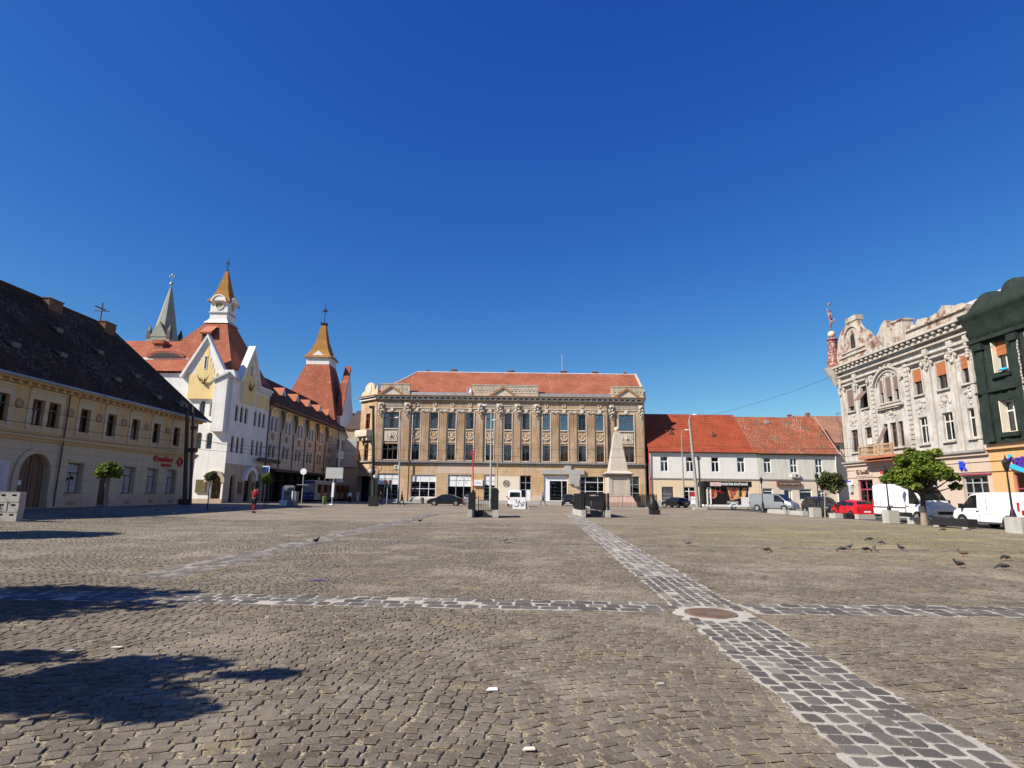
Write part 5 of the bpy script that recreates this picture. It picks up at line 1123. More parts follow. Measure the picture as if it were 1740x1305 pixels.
rb_ = empty('corner_house', (36.8, 65, 0), R(-90), 'grey ornate crumbling corner house with statue turret and curved brick parapets', 'building')
def RB(): return B()
TC = [2.02, 4.5, 7.4, 8.55, 9.65, 12.7, 15.72, 18.55]; TWd = [1.2, 1.15, .62, .9, .7, 1.1, 1.2, 1.2]
RB().wall(0, 19.55, 5.45, 15.2, [(x-w/2, x+w/2, 10.85, 13.15) for x, w in zip(TC, TWd)]+[(x-w/2, x+w/2, 6.45, 8.8) for x, w in zip(TC, TWd)], depth=.35).build('upper_wall', 'grey_stucco', rb_)
RB().wall(0, 19.55, 0, 5.25, [(1.8, 4.4, .15, 3.5), (5.7, 8.6, .15, 3.45), (10.2, 13.6, .7, 3.45), (16.5, 19.1, .7, 3.5)], depth=.35).build('lower_wall', 'dusty_pink', rb_)
RB().box(-.02, .3, .02, 12, 0, 15.2).build('side_wall', 'grey_stucco', rb_); RB().box(.3, 19.1, 1.5, 1.55, 0, 15).build('interior', 'dark_room', rb_)
RB().box(0, 19.55, -.06, -.003, 0, .65).build('plinth', 'concrete', rb_)
g = RB(); g.box(-.25, 19.55, -.4, -.003, 5.26, 5.44); g.build('belt_cornice', 'cornice_grey', rb_)
g = RB(); g.box(-.2, 19.55, -.22, -.004, 5.0, 5.255); g.box(-.05, 19.55, -.07, -.004, 4.5, 4.56); g.box(-.05, 19.55, -.08, -.004, 3.72, 3.8); g.build('fascia_moulding', 'dusty_pink', rb_)
g = RB(); g.box(-.3, 19.55, -.6, 0, 15.22, 15.5); g.box(-.4, 19.55, -.95, .1, 15.75, 15.95); g.box(-.2, 19.55, -.35, -.004, 14.75, 14.9); g.box(-.2, 19.55, -.25, -.004, 14.1, 14.2); g.build('top_cornice', 'grey_orn', rb_)
g = RB(); g.box(0, 19.55, -.05, .4, 15.5, 15.75); x = .3
g.build('cornice_back', 'grey_orn', rb_); dn_ = B().box(-.16, .16, -.85, -.051, 15.505, 15.745).mesh('dentil', 'grey_orn')
while x < 19: inst('dentil', dn_, rb_, (x, 0, 0)); x += .8
rr = random.Random(5)
def relief(x, z0, z1, w, n=26, m='grey_orn', r=.1, name='relief'):
    g = RB()
    for i in range(n):
        a = rr.uniform(0, 6.28); q = rr.uniform(.1, 1); px, pz = x+w/2*q*math.cos(a), (z0+z1)/2+(z1-z0)/2*q*math.sin(a); g.ball((px, -.03, pz), rr.uniform(.6, 1.25)*r, 6, rr.uniform(.7, 1.6), .9, rr.uniform(.7, 1.4))
    g.ball((x, -.06, (z0+z1)/2), r*2, 8, 1, .6, 1.3); return g.build(name, m, rb_)
for i, (x, w) in enumerate(zip(TC, TWd)):
    g = RB(); g.box(x-w/2-.16, x+w/2+.16, -.2, -.003, 10.68, 10.82); g.box(x-w/2-.16, x+w/2+.16, -.2, -.003, 6.26, 6.42)
    g.box(x-w/2-.14, x-w/2-.01, -.07, -.003, 10.83, 13.3); g.box(x+w/2+.01, x+w/2+.14, -.07, -.003, 10.83, 13.3)
    if i not in (2, 3, 4):
        g.box(x-w/2-.35, x+w/2+.35, -.35, -.003, 13.62, 13.8); g.box(x-w/2-.25, x+w/2+.25, -.2, -.003, 13.5, 13.615)
        for s_ in (-1, 1): g.ball((x+s_*(w/2+.3), -.15, 13.4), .16, 8, 1, 1, 1.6)
    g.build('window_surround', 'grey_orn', rb_)
    if i not in (2, 4): relief(x, 9.1, 10.5, 1.3 if i != 3 else 2.2, 30)
    win(rb_, x, 6.46, w, 2.33, .2, 'white_trim' if i > 4 else 'wood_brown', 'cross', 'window_glass', 'w' if i not in (2, 3, 4) else None, n=1 if i % 2 else 0, ft=.07)
    win(rb_, x, 10.86, w, 2.28, .2, 'wood_brown', 'cross', 'window_glass', 'w' if i > 4 else None, n=1, ft=.07)
for i in (5, 6, 7): x, w = TC[i], TWd[i]; RB().box(x-w/2, x+w/2, .02, .05, 12.05, 13.14).build('roller_blind', 'rust_blind', rb_)
for i in (0, 2, 3, 4): x, w = TC[i], TWd[i]; RB().box(x-w/2, x+w/2, .02, .05, 11.35 if i in (0, 3) else 11.9, 13.14).build('roller_blind', 'brown_awning', rb_)
def awning(x, w, z1, z0, out):
    g = RB(); g.prismx([(-.01, z1), (-out, z0), (-out, z0-.03), (-.01, z1-.05)], x-w/2, x+w/2); g.build('awning', 'brown_awning', rb_)
awning(4.5, 1.15, 12.6, 11.6, .9); awning(7.4, .62, 8.5, 6.9, .9)
for x in (5.9, 11.2): # quoined strips by the middle bay
    g = RB()
    for k in range(19): g.box(x-.28, x+.28, -.10, -.003, 5.6+k*.45, 5.6+k*.45+.36)
    g.build('quoins', 'grey_orn', rb_)
for x in (.35, 3.25, 14.2, 17.15, 19.0):
    g = RB(); g.box(x-.22, x+.22, -.12, -.003, 5.46, 14.1); g.box(x-.3, x+.3, -.26, -.003, 14.2, 14.7)
    for k in range(5): g.ball((x+rr.uniform(-.15, .15), -.2, 12.9+k*.25), .17, 8, 1.1, 1, 1)
    g.build('pilaster', 'grey_orn', rb_)
g = RB(); g.ring(8.55, 11.8, 2.35, 2.55, -.28, -.003, 20, 25, 155); g.ring(8.55, 11.8, 2.0, 2.12, -.18, -.003, 20, 25, 155); g.box(6.6, 10.5, -.4, -.003, 10.3, 10.5); g.box(7.0, 10.1, -.3, -.004, 10.15, 10.295); g.build('arched_moulding', 'grey_orn', rb_)
relief(8.55, 14.3, 15.3, 3.4, 70, r=.14); relief(8.55, 13.2, 13.75, 2.6, 30)
for k in range(6): RB().box(6.5+k*.8, 6.8+k*.8, -.7, -.26, 15.96, 16.35).build('gable_bracket', 'grey_orn', rb_)
# parapets
def par(pts, y0=-.25, y1=.2, m='worn_brick', name='parapet'):
    q_ = []
    for i in range(len(pts)):
        a_, b_ = pts[i], pts[(i+1) % len(pts)]; n_ = max(1, int(math.hypot(b_[0]-a_[0], b_[1]-a_[1])/.45)) if min(a_[1], b_[1]) > 16.2 else 1
        for k in range(n_): t = k/n_; q_.append((a_[0]+(b_[0]-a_[0])*t+rr.uniform(-.05, .05), a_[1]+(b_[1]-a_[1])*t+(rr.uniform(-.10, .08) if a_[1] > 16.2 else 0)))
    pts = q_
    return RB().prism(pts, y0, y1).build(name, m, rb_)
def hump(c, w, z0, z1, n=10): return [(c+w*math.cos(math.pi*i/n), z0+(z1-z0)*math.sin(math.pi*i/n)) for i in range(n+1)]
par([(0, 15.96), (7.3, 15.96), (7.2, 17.2), (6.6, 18.3), (5.6, 19.0), (5.1, 19.6), (4.8, 20.3), (3.0, 20.4), (2.2, 20.1), (1.4, 19.4), (.9, 18.6), (.5, 17.5), (.2, 16.9)], name='corner_gable')
RB().box(2.9, 4.8, -.35, .5, 20.3, 20.85).build('gable_block', 'worn_brick', rb_)
g = RB(); g.prism([(3.4, 17.4), (4.15, 17.4), (4.15, 18.7), (3.8, 19.1), (3.4, 18.7)], -.262, -.252); g.build('attic_window', 'dark_room', rb_)
g = RB(); g.ring(3.75, 18.4, 1.35, 1.5, -.42, -.252, 16, -10, 190); g.box(1.0, 6.4, -.4, -.252, 16.7, 16.85); g.box(1.6, 6.0, -.36, -.252, 17.15, 17.25); g.build('gable_moulding', 'grey_orn', rb_)
relief(3.75, 19.3, 20.1, 1.6, 14); relief(5.9, 16.9, 18.0, .8, 10); relief(1.2, 16.9, 18.2, .6, 8)
par([(7.3, 15.96), (10.6, 15.96), (10.5, 17.9), (10.0, 18.6), (9.3, 18.8), (8.6, 18.4), (7.9, 17.7), (7.4, 17.2)]); relief(9.2, 16.3, 17.9, 1.4, 24)
par([(6.4, 15.96), (7.2, 15.96), (7.2, 17.2), (6.4, 17.3)], -.55, -.26, 'worn_brick', 'parapet_block')
RB().box(10.65, 12.1, -.45, .6, 16.0, 18.05).build('brick_pier', 'worn_brick', rb_); RB().box(10.55, 12.2, -.55, .7, 18.05, 18.2).build('pier_cap', 'worn_brick', rb_)
par([(12.12, 15.96), (19.55, 15.96), (19.55, 17.2), (18.1, 17.45), (17.0, 17.75), (16.6, 17.4), (15.4, 17.2), (14.7, 17.5), (13.9, 17.5), (13.4, 17.0), (12.12, 17.1)])
g = RB(); g.box(12.3, 19.55, -.45, -.26, 16.75, 16.9); g.build('parapet_moulding', 'worn_brick', rb_)
RB().prismx([(.25, 16), (5.5, 16), (5.5, 19.55), (.25, 17.35)][::-1], 9.6, 19.55).build('roof', 'white_trim', rb_)
# balcony
g = RB(); g.box(4.4, 10.0, -1.25, -.01, 5.46, 5.68); g.box(4.6, 9.8, -1.1, -.3, 5.2, 5.258); bl = g.build('balcony', 'rust_clay', rb_)
g = RB(); g.box(4.5, 9.9, -1.2, -1.08, 5.69, 5.86); g.box(4.5, 9.9, -1.22, -1.06, 6.62, 6.76)
for x in (4.6, 5.9, 7.2, 8.5, 9.8): g.box(x-.1, x+.1, -1.22, -1.06, 5.87, 6.61)
for k in range(26): g.ring(4.85+k*.19, 6.24, .05, .11, -1.17, -1.11, 6)
for k in range(26): g.box(4.84+k*.19, 4.87+k*.19, -1.16, -1.12, 5.87, 6.6)
g.build('balustrade', 'ochre', bl)
RB().box(5.0, 5.8, -.5, -.02, 6.95, 7.6).build('air_conditioner', 'house_grey', rb_)
# corner turret, ball, statue of a figure on one leg
g = RB(); g.lathe([(.15, 14.2), (.5, 14.9), (.95, 15.7), (1.0, 15.95), (.8, 16.0), (.75, 16.9), (.62, 17.0), (.6, 17.9), (.5, 18.0), (.48, 19.55), (.6, 19.3), (.55, 19.45), (.1, 19.5)], (-.15, -.25, 0), 12, False); tr = g.build('turret', 'red_marble', rb_)
g = RB(); g.lathe([(.15, 13.9), (.55, 14.85), (1.02, 15.72), (1.12, 15.98), (.82, 16.02)], (-.15, -.25, .01), 12); g.build('corbel', 'grey_orn', tr)
g = RB(); g.ball((-.15, -.25, 20.0), .42, 14); g.build('stone_ball', 'stone_orn', tr)
st = skin({'pel': (0, 0, 1.05, .13), 'ch': (.03, 0, 1.5, .16), 'nk': (.02, 0, 1.72, .07), 'hd': (0, 0, 1.92, .13), 'lk': (.02, 0, .55, .08), 'lf': (0, 0, .02, .06), 'rk': (.25, 0, .72, .08), 'rf': (.7, 0, .78, .06), 'rt': (.8, 0, .9, .04),
           'se': (-.2, 0, 1.58, .07), 'he': (-.33, 0, 1.9, .05), 'hh': (-.42, 0, 2.25, .04), 'te': (.25, 0, 1.5, .07), 'td': (.3, 0, 1.2, .05), 'th': (.18, -.1, 1.0, .04)},
          [('pel', 'ch'), ('ch', 'nk'), ('nk', 'hd'), ('pel', 'lk'), ('lk', 'lf'), ('pel', 'rk'), ('rk', 'rf'), ('rf', 'rt'), ('ch', 'se'), ('se', 'he'), ('he', 'hh'), ('ch', 'te'), ('te', 'td'), ('td', 'th')], 'red_marble', 'statue', rb_)
st.location = (-.15, -.25, 20.4); st.scale = (1.25, 1.25, 1.3)
g = RB(); g.prism([(.0, 2.3), (.25, 2.5), (-.05, 2.62), (-.3, 2.5)], -.05, .05); g.build('statue_hat', 'red_marble', st)
# iron bracket on the far edge
g = RB(); g.tube([(-.05, -.1, 10.9), (-.05, -.6, 10.9), (-.05, -.6, 10.2), (-.05, -.15, 9.6), (-.05, -.1, 6.2)], .035, 5); g.tube([(-.05, -.35, 10.9), (-.05, -.35, 5.5)], .02, 5); g.build('cable_conduit', 'gutter', rb_)
# shops
shopfront(rb_, 1.8, 4.4, .15, 3.48, [3.0], [2.5], fr='magenta_frame', ft=.12, seed=31, y=.2)
shopfront(rb_, 5.7, 8.6, .15, 3.43, [7.1], [2.6], fr='magenta_frame', seed=32, y=.2); shopfront(rb_, 10.2, 13.6, .7, 3.43, [11.3, 12.5], [2.6], fr='grey_frame', seed=33, y=.2)
shopfront(rb_, 16.5, 19.1, .7, 3.48, [17.3, 18.2], [2.1, 2.9], fr='grey_frame', seed=34, y=.2)
g = RB(); g.box(16.3, 19.55, -.1, -.003, 3.5, 3.62); g.build('red_lintel', 'magenta_frame', rb_)
g = RB(); g.box(1.6, 4.5, -.06, -.003, 3.85, 4.72); g.build('sign_board', 'dusty_pink', rb_)
text('Sevilla', .62, 'wood_brown', rb_, (2.55, -.1, 4.05), ext=.03, name='sign_lettering', sx=1.0); g = RB(); g.ring(2.15, 4.28, .17, .27, -.12, -.062, 12, 40, 330); g.box(2.1, 2.4, -.12, -.062, 4.22, 4.3); g.build('sign_emblem', 'wood_brown', rb_)
glyphs(7, .5, 'sign_red', rb_, (5.9, -.06, 4.0), 'sign_lettering', 7, .2)
text('R', .95, 'sign_blue', rb_, (16.5, -.12, 3.95), ext=.05, name='sign_lettering', off=.04, sx=1.15)
g = RB(); g.box(.3, 1.1, -.3, -.06, 3.0, 3.4); g.build('street_number_box', 'white_panel', rb_); RB().box(.45, .95, -.28, -.02, 2.2, 2.98).build('meter_box', 'blind_grey', rb_)
RB().box(.25, 1.1, -.315, -.301, 3.25, 3.4).build('blue_plate', 'sign_blue', rb_)

# ------------------------------------------------------------------ green netted house
nb = empty('netted_house', (36.8, 45.45, 0), R(-90), 'house wrapped in dark green scaffold net above an orange shop floor, right edge', 'building')
NX = [2.6, 5.6, 8.7, 11.8]
def netz(x, z): return .04*math.sin(x*3.1+z*.7)+.03*math.sin(x*7.3+1.3)+.02*math.sin(z*5.2+x*2)+.015*math.sin(x*17+z*3)
g = B(); hol = [(x-.66, x+.66, a, b) for x in NX for a, b in ((11.0, 13.35), (6.5, 8.85))]
xs_ = sorted({round(v, 3) for v in [0, 13.5]+[h[k] for h in hol for k in (0, 1)]+[i*.25 for i in range(55)]}); zs_ = sorted({round(v, 3) for v in [5.75]+[h[k] for h in hol for k in (2, 3)]+[5.8+i*.35 for i in range(28)]})
for i in range(len(xs_)-1):
    for j in range(len(zs_)-1):
        a, b, c, d = xs_[i], xs_[i+1], zs_[j], zs_[j+1]
        if any(h[0] < (a+b)/2 < h[1] and h[2] < (c+d)/2 < h[3] for h in hol): continue
        g.face([(a, -.3+netz(a, c), c), (b, -.3+netz(b, c), c), (b, -.3+netz(b, d), d), (a, -.3+netz(a, d), d)], smooth=True)
for h in hol:
    a, b, c, d = h; g.face([(a, -.3, c), (a, .0, c), (a, .0, d), (a, -.3, d)][::-1]); g.face([(b, -.3, c), (b, 0, c), (b, 0, d), (b, -.3, d)]); g.face([(a, -.3, d), (a, 0, d), (b, 0, d), (b, -.3, d)])
g.build('scaffold_net', 'net_green', nb)
for z_ in (6.15, 10.6):
    g = B()
    for x in NX: g.box(x-.85, x+.85, -.5, -.3, z_, z_+.22)
    g.build('netted_sill', 'net_green', nb)
for x in (.9, 4.1, 7.15, 10.2):
    g = B(); g.box(x-.3, x+.3, -.46, -.25, 5.9, 13.6); g.box(x-.42, x+.42, -.62, -.25, 13.0, 13.5); g.build('netted_pilaster', 'net_green', nb)
g = B(); g.box(0, 13.5, -.62, -.25, 13.62, 13.9); g.box(0, 13.5, -.5, -.2, 9.6, 9.75); g.build('netted_ledge', 'net_green', nb)
g = B()
for k in range(30): x = 4.42+.03*math.sin(k*1.7); g.box(x-.05, x+.05, -.49, -.44, 6+k*.25, 6.2+k*.25)
g.build('net_seam', 'grey_orn', nb)
# net draped over the cornice and humps of the parapet
g = B(); P = [(-.28, 13.95), (-.6, 14.4), (-.45, 14.9), (-1.0, 15.5), (-1.15, 15.95), (-.75, 16.05), (-.6, 16.15)]
def topz(x): return float(np.interp(x, [0, .6, 1.1, 2, 2.9, 3.6, 3.95, 4.4, 5.3, 6.3, 7.5, 8, 8.6, 9.6, 10.6, 13.5], [16.3, 16.5, 16.95, 17.4, 17.2, 16.85, 17.3, 17.65, 17.4, 17.2, 16.9, 17.4, 17.7, 17.4, 16.9, 17.2]))
N_ = 54
rows = []
for i in range(N_+1):
    x = 13.5*i/N_; r_ = [(x, y+.025*math.sin(x*4+k)+.03*math.sin(x*9+k*2), z+.015*math.sin(x*5+k)) for k, (y, z) in enumerate(P)]; r_ += [(x, -.55, topz(x)-.2), (x, -.1, topz(x)), (x, .8, topz(x)-.3)]; rows.append([g.pt(q) for q in r_])
for i in range(N_):
    for k in range(len(rows[0])-1): g.idx([rows[i][k], rows[i+1][k], rows[i+1][k+1], rows[i][k+1]], True)
g.face([(0, y, z) for y, z in P]+[(0, -.1, 16.3), (0, .8, 16.2), (0, .8, 14)]); g.build('draped_net', 'net_green', nb, sharp=False)
B().wall(0, 13.5, 5.46, 15.9, hol, depth=.35).build('upper_wall', 'dusty_pink', nb)
B().wall(0, 13.5, 0, 5.45, [(1.9, 4.6, .7, 3.55), (5.5, 8.2, .3, 3.55), (9.2, 12.4, .7, 3.55)], depth=.35).build('lower_wall', 'orange_wall', nb); B().box(.02, 13.4, 1.5, 1.55, 0, 15).build('interior', 'dark_room', nb)
g = B(); g.box(0, 13.5, -.25, -.003, 5.35, 5.5); g.box(0, 13.5, -.08, -.004, 4.5, 4.56); g.box(0, 13.5, -.1, -.004, 3.72, 3.8); g.build('fascia_moulding', 'orange_wall', nb)
B().box(13.2, 13.5, .02, 12, 0, 15.9).build('side_wall', 'dusty_pink', nb); B().prismx([(.25, 16), (5.5, 16), (5.5, 19.55), (.25, 16.9)][::-1], 0.05, 13.4).build('roof', 'white_trim', nb)
for x in NX:
    win(nb, x, 6.52, 1.3, 2.32, .18, 'white_trim', 'cross', 'window_glass', 'w', ft=.08, n=0); win(nb, x, 11.02, 1.3, 2.32, .18, 'white_trim', 'cross', 'window_glass', 'w', ft=.08, n=1)
    B().box(x-.64, x+.64, .0, .03, 12.3, 13.34).build('roller_blind', 'rust_blind', nb)
    B().box(x-.665, x-.60, -.34, .15, 11.0, 13.35).build('window_reveal', 'cream_paint', nb); B().box(x-.665, x-.60, -.34, .15, 6.5, 8.85).build('window_reveal', 'cream_paint', nb)
g = B(); g.lathe([(.3, 0), (.33, .05), (.25, .12)], (0, 0, 0), 10); b_ = g.build('blue_bag', 'sign_cyan', nb); b_.location = (2.8, -.35, 11.05); b_.scale = (1.4, .6, 1.2)
for a, b in ((1.9, 4.6), (5.5, 8.2), (9.2, 12.4)): shopfront(nb, a, b, .7 if a != 5.5 else .3, 3.53, [(a+b)/2], [2.4], fr='magenta_frame', seed=int(a*9), y=.2)
text("K'", 1.0, 'sign_purple', nb, (1.5, -.12, 3.9), ext=.05, name='sign_lettering', off=.04, sx=.9); text("öS", 1.0, 'sign_purple', nb, (2.35, -.12, 3.95), ext=.05, name='sign_lettering', off=.04, sx=.9)
g = B(); g.prism([(2.0, 4.05), (2.15, 3.85), (3.35, 3.45), (3.5, 3.6), (3.4, 3.75), (2.3, 4.15)], -.3, -.2); g.disc(2.15, 4.75, .14, -.3, -.2, 10); g.build('sign_swoosh', 'sign_cyan', nb)
# ------------------------------------------------------------------ vehicles
mat('paint_black', (0.012, 0.012, 0.014), 0.25, 0.1, 1, 0, 0, coat=0.6); mat('paint_navy', (0.022, 0.024, 0.03), 0.28, 0.1, 1, 0, 0, coat=0.5)
mat('paint_silver', (0.30, 0.31, 0.32), 0.35, 0.04, 1, 0, 0, metal=0.5, coat=0.4); mat('paint_white', (0.74, 0.745, 0.75), 0.35, 0.03, 1, 0, 0, coat=0.4, streak=0.05)
mat('paint_red', (0.50, 0.012, 0.02), 0.3, 0.04, 1, 0, 0, coat=0.4); mat('tyre', (0.02, 0.02, 0.02), 0.85, 0.2, 5, 0.1, 0.2); mat('rim_metal', (0.45, 0.45, 0.46), 0.35, 0.08, 6, 0, 0, metal=0.7)
mat('trim_black', (0.02, 0.02, 0.022), 0.6, 0.1, 3, 0.05, 0.1); mat('lamp_red', (0.45, 0.02, 0.02), 0.25, 0.05, 3, 0, 0); mat('lamp_clear', (0.62, 0.64, 0.66), 0.15, 0.05, 3, 0, 0, metal=0.3); mat('plate', (0.75, 0.75, 0.72), 0.5, 0.02, 3, 0, 0)
mat('cabin', (0.03, 0.03, 0.032), 0.8, 0.2, 4, 0, 0)
ST = {
 'sedan': dict(st=[(-2.36, .36, .74, .80, .70, .66), (-2.28, .25, .90, .96, .82, .74), (-1.8, .2, .97, 1.04, .88, .78), (-1.45, .2, .98, 1.16, .89, .72), (-.95, .2, .98, 1.38, .9, .62), (-.1, .2, .96, 1.45, .9, .62), (.45, .2, .95, 1.41, .9, .63), (.85, .2, .94, 1.2, .9, .70), (1.2, .2, .93, 1.0, .89, .78), (1.9, .22, .84, .87, .86, .76), (2.28, .28, .68, .72, .78, .70), (2.38, .38, .6, .62, .68, .62)], wx=(-1.42, 1.42), r=.32, gl=(-1.4, .95), ws=(.42, 1.2), rw=(-1.75, -.92), pil=[-.35]),
 'hatch': dict(st=[(-1.98, .36, .76, .84, .70, .66), (-1.93, .25, .9, 1.0, .80, .72), (-1.78, .2, .93, 1.16, .83, .70), (-1.5, .2, .94, 1.34, .84, .62), (-.9, .2, .93, 1.41, .84, .6), (0, .2, .92, 1.43, .84, .6), (.35, .2, .91, 1.39, .84, .61), (.75, .2, .9, 1.16, .84, .68), (1.1, .2, .88, .94, .83, .74), (1.65, .22, .8, .84, .8, .72), (1.92, .28, .66, .7, .72, .66), (2.0, .38, .58, .6, .64, .6)], wx=(-1.2, 1.25), r=.29, gl=(-1.5, .8), ws=(.35, 1.1), rw=(-1.86, -1.5), pil=[-.65, ]),
 'suv': dict(st=[(-2.2, .42, .9, .96, .78, .74), (-2.14, .3, 1.02, 1.2, .86, .78), (-2.0, .26, 1.06, 1.4, .9, .72), (-1.75, .26, 1.07, 1.6, .91, .66), (-.9, .26, 1.06, 1.69, .92, .66), (.2, .26, 1.05, 1.68, .92, .66), (.6, .26, 1.04, 1.58, .92, .68), (1.0, .26, 1.03, 1.3, .91, .74), (1.3, .26, 1.02, 1.1, .9, .8), (1.9, .3, .95, 1.0, .87, .78), (2.15, .36, .78, .84, .8, .72), (2.24, .44, .68, .7, .7, .64)], wx=(-1.35, 1.38), r=.36, gl=(-1.85, 1.05), ws=(.5, 1.3), rw=(-2.1, -1.72), pil=[-.5, -1.3]),
 'transporter': dict(st=[(-2.62, .4, 1.05, 1.8, .88, .80), (-2.58, .3, 1.05, 1.93, .93, .84), (-2.3, .26, 1.05, 1.97, .95, .84), (.3, .26, 1.05, 1.98, .95, .84), (.95, .26, 1.04, 1.92, .95, .82), (1.35, .26, 1.03, 1.6, .95, .80), (1.85, .26, 1.0, 1.18, .94, .84), (2.35, .3, .88, .98, .88, .8), (2.55, .38, .7, .75, .8, .74)], wx=(-1.62, 1.62), r=.34, gl=(.42, 1.72), ws=(.93, 1.86), rw=None, pil=[]),
 'cargo': dict(st=[(-3.0, .5, 1.2, 2.4, .94, .88), (-2.96, .42, 1.2, 2.56, .98, .9), (-2.7, .4, 1.2, 2.6, 1.0, .9), (.6, .4, 1.2, 2.6, 1.0, .9), (1.15, .4, 1.2, 2.5, 1.0, .88), (1.6, .4, 1.2, 2.05, 1.0, .86), (2.1, .4, 1.18, 1.42, .99, .88), (2.65, .42, 1.0, 1.14, .94, .86), (2.92, .46, .85, .9, .86, .8)], wx=(-1.62, 1.72), r=.36, gl=(.95, 1.95), ws=(1.18, 2.12), rw=None, pil=[]),
 'microbus': dict(st=[(-2.3, .4, 1.1, 1.9, .86, .80), (-2.26, .3, 1.12, 2.05, .9, .82), (-2.0, .28, 1.12, 2.13, .92, .82), (.6, .28, 1.1, 2.15, .92, .82), (1.1, .28, 1.1, 2.05, .92, .8), (1.7, .28, 1.06, 1.3, .92, .82), (2.2, .32, .9, 1.0, .86, .8), (2.35, .4, .74, .78, .78, .72)], wx=(-1.4, 1.5), r=.33, gl=(-1.9, 1.55), ws=(1.08, 1.72), rw=(-2.3, -2.26), pil=[-.9, .3]),
}
def sect(st, x):
    for a, b in zip(st, st[1:]):
        if a[0] <= x <= b[0]: t = (x-a[0])/(b[0]-a[0]); return tuple(p+(q-p)*t for p, q in zip(a, b))
    return st[0] if x < st[0][0] else st[-1]
def half(s_):
    x, zb, zl, zt, wb, wt = s_; k = min(.05, (zt-zl)*.3)
    return [(0, zb), (wb*.86, zb), (wb*.98, zb+.1), (wb*1.0, zb+(zl-zb)*.55), (wb*.965, zl), (wt+.02, zt-k*1.6), (wt*.86, zt-k*.3), (wt*.5, zt+.012), (0, zt+.02)]
def vehicle(kind, loc, heading, paint, label, cat='car', name='parked_car', group=None, low=None, seams=()):
    D = ST[kind]; st = D['st']; root = empty(name, (loc[0], loc[1], gz(loc[0], loc[1])), heading, label, cat, group)
    # refine stations
    xs_ = sorted({round(v, 3) for v in [s_[0] for s_ in st]+list(np.linspace(st[0][0], st[-1][0], 22))}); S = [sect(st, x) for x in xs_]
    g = B(); rings = []
    for s_ in S:
        h = half(s_); rings.append([g.pt((s_[0], y, z)) for y, z in h]+[g.pt((s_[0], -y, z)) for y, z in h[-2:0:-1]])
    n = len(rings[0])
    for i in range(len(rings)-1):
        for j in range(n): g.idx([rings[i][j], rings[i][(j+1) % n], rings[i+1][(j+1) % n], rings[i+1][j]][::-1], True)
    g.idx(rings[0]); g.idx(rings[-1][::-1])
    body = g.build('body', paint, root); body.data.set_sharp_from_angle(angle=R(38))
    # glazing, seated on the body surface
    a, b = D['gl']; pil = [a]+sorted(D['pil'])+[b]
    for sd in (1, -1):
        for p, q in zip(pil, pil[1:]):
            g = B(); k = 6; xx = [p+.04+(q-p-.08)*i/k for i in range(k+1)]
            lo_, hi_ = [], []
            for x in xx:
                s_ = sect(st, x); h = half(s_); L0 = Vector((x, h[4][0]*sd, h[4][1])); U0 = Vector((x, h[5][0]*sd, h[5][1])); hgt = max(.02, (U0-L0).length)
                lo_.append(L0.lerp(U0, min(.4, .05/hgt))+Vector((0, sd*.012, .004))); hi_.append(L0.lerp(U0, max(.42, 1-.05/hgt))+Vector((0, sd*.012, .004)))
            for i in range(k): f = [lo_[i], lo_[i+1], hi_[i+1], hi_[i]]; g.face([tuple(v) for v in (f if sd < 0 else f[::-1])])
            g.build('side_window', 'car_glass_dark', body)
    def sheet(x0, x1, nm, inset=.09):
        g = B(); k = 5; rows = []
        for i in range(k+1):
            x = x0+(x1-x0)*(.06+.88*i/k); s_ = sect(st, x); h = half(s_); w = h[5][0]-inset; zt = s_[3]
            rows.append([(x, w*t, zt+.03-.03*abs(t)**2) for t in (-1, -.5, 0, .5, 1)])
        for r0, r1 in zip(rows, rows[1:]):
            for j in range(4): g.face([r0[j], r1[j], r1[j+1], r0[j+1]][::-1 if x1 > x0 else 1], smooth=True)
        return g.build(nm, 'car_glass_dark', body)
    sheet(*D['ws'], 'windscreen')
    if D['rw']:
        if D['rw'][1]-D['rw'][0] < .1: 
            x = st[0][0]-.012; B().face([(x, -.68, 1.2), (x, .68, 1.2), (x, .62, 1.82), (x, -.62, 1.82)][::-1]).build('rear_window', 'car_glass_dark', body)
        else: sheet(*D['rw'], 'rear_window')
    r = D['r']
    for wx in D['wx']:
        for sd in (1, -1):
            wb = sect(st, wx)[4]; g = B(); g.T = Matrix.Translation((wx, sd*(wb-.085), r)) @ Matrix.Rotation(R(90), 4, 'X')
            g.lathe([(r*.55, -.10), (r*.9, -.11), (r, -.08), (r, .08), (r*.9, .11), (r*.55, .10)], n=22); w = g.build('wheel', 'tyre', root)
            g = B(); g.T = Matrix.Translation((wx, sd*(wb-.085), r)) @ Matrix.Rotation(R(90), 4, 'X')
            g.lathe([(.03, -.118), (r*.2, -.122), (r*.26, -.10), (r*.56, -.112), (r*.64, -.118), (r*.66, .118), (r*.56, .112), (r*.2, .12), (.03, .118)], n=14, smooth=False); g.build('rim', 'rim_metal', w)
            g = B(); g.T = Matrix.Translation((wx, sd*(wb-.012), r)) @ Matrix.Rotation(R(90), 4, 'X'); g.lathe([(r*1.2, -.026), (r*1.2, .026)], n=22, smooth=False)
            g.build('wheel_arch', 'trim_black', body)
    xf, xr = st[-1][0], st[0][0]; zf = sect(st, xf-.1); zr = sect(st, xr+.06)
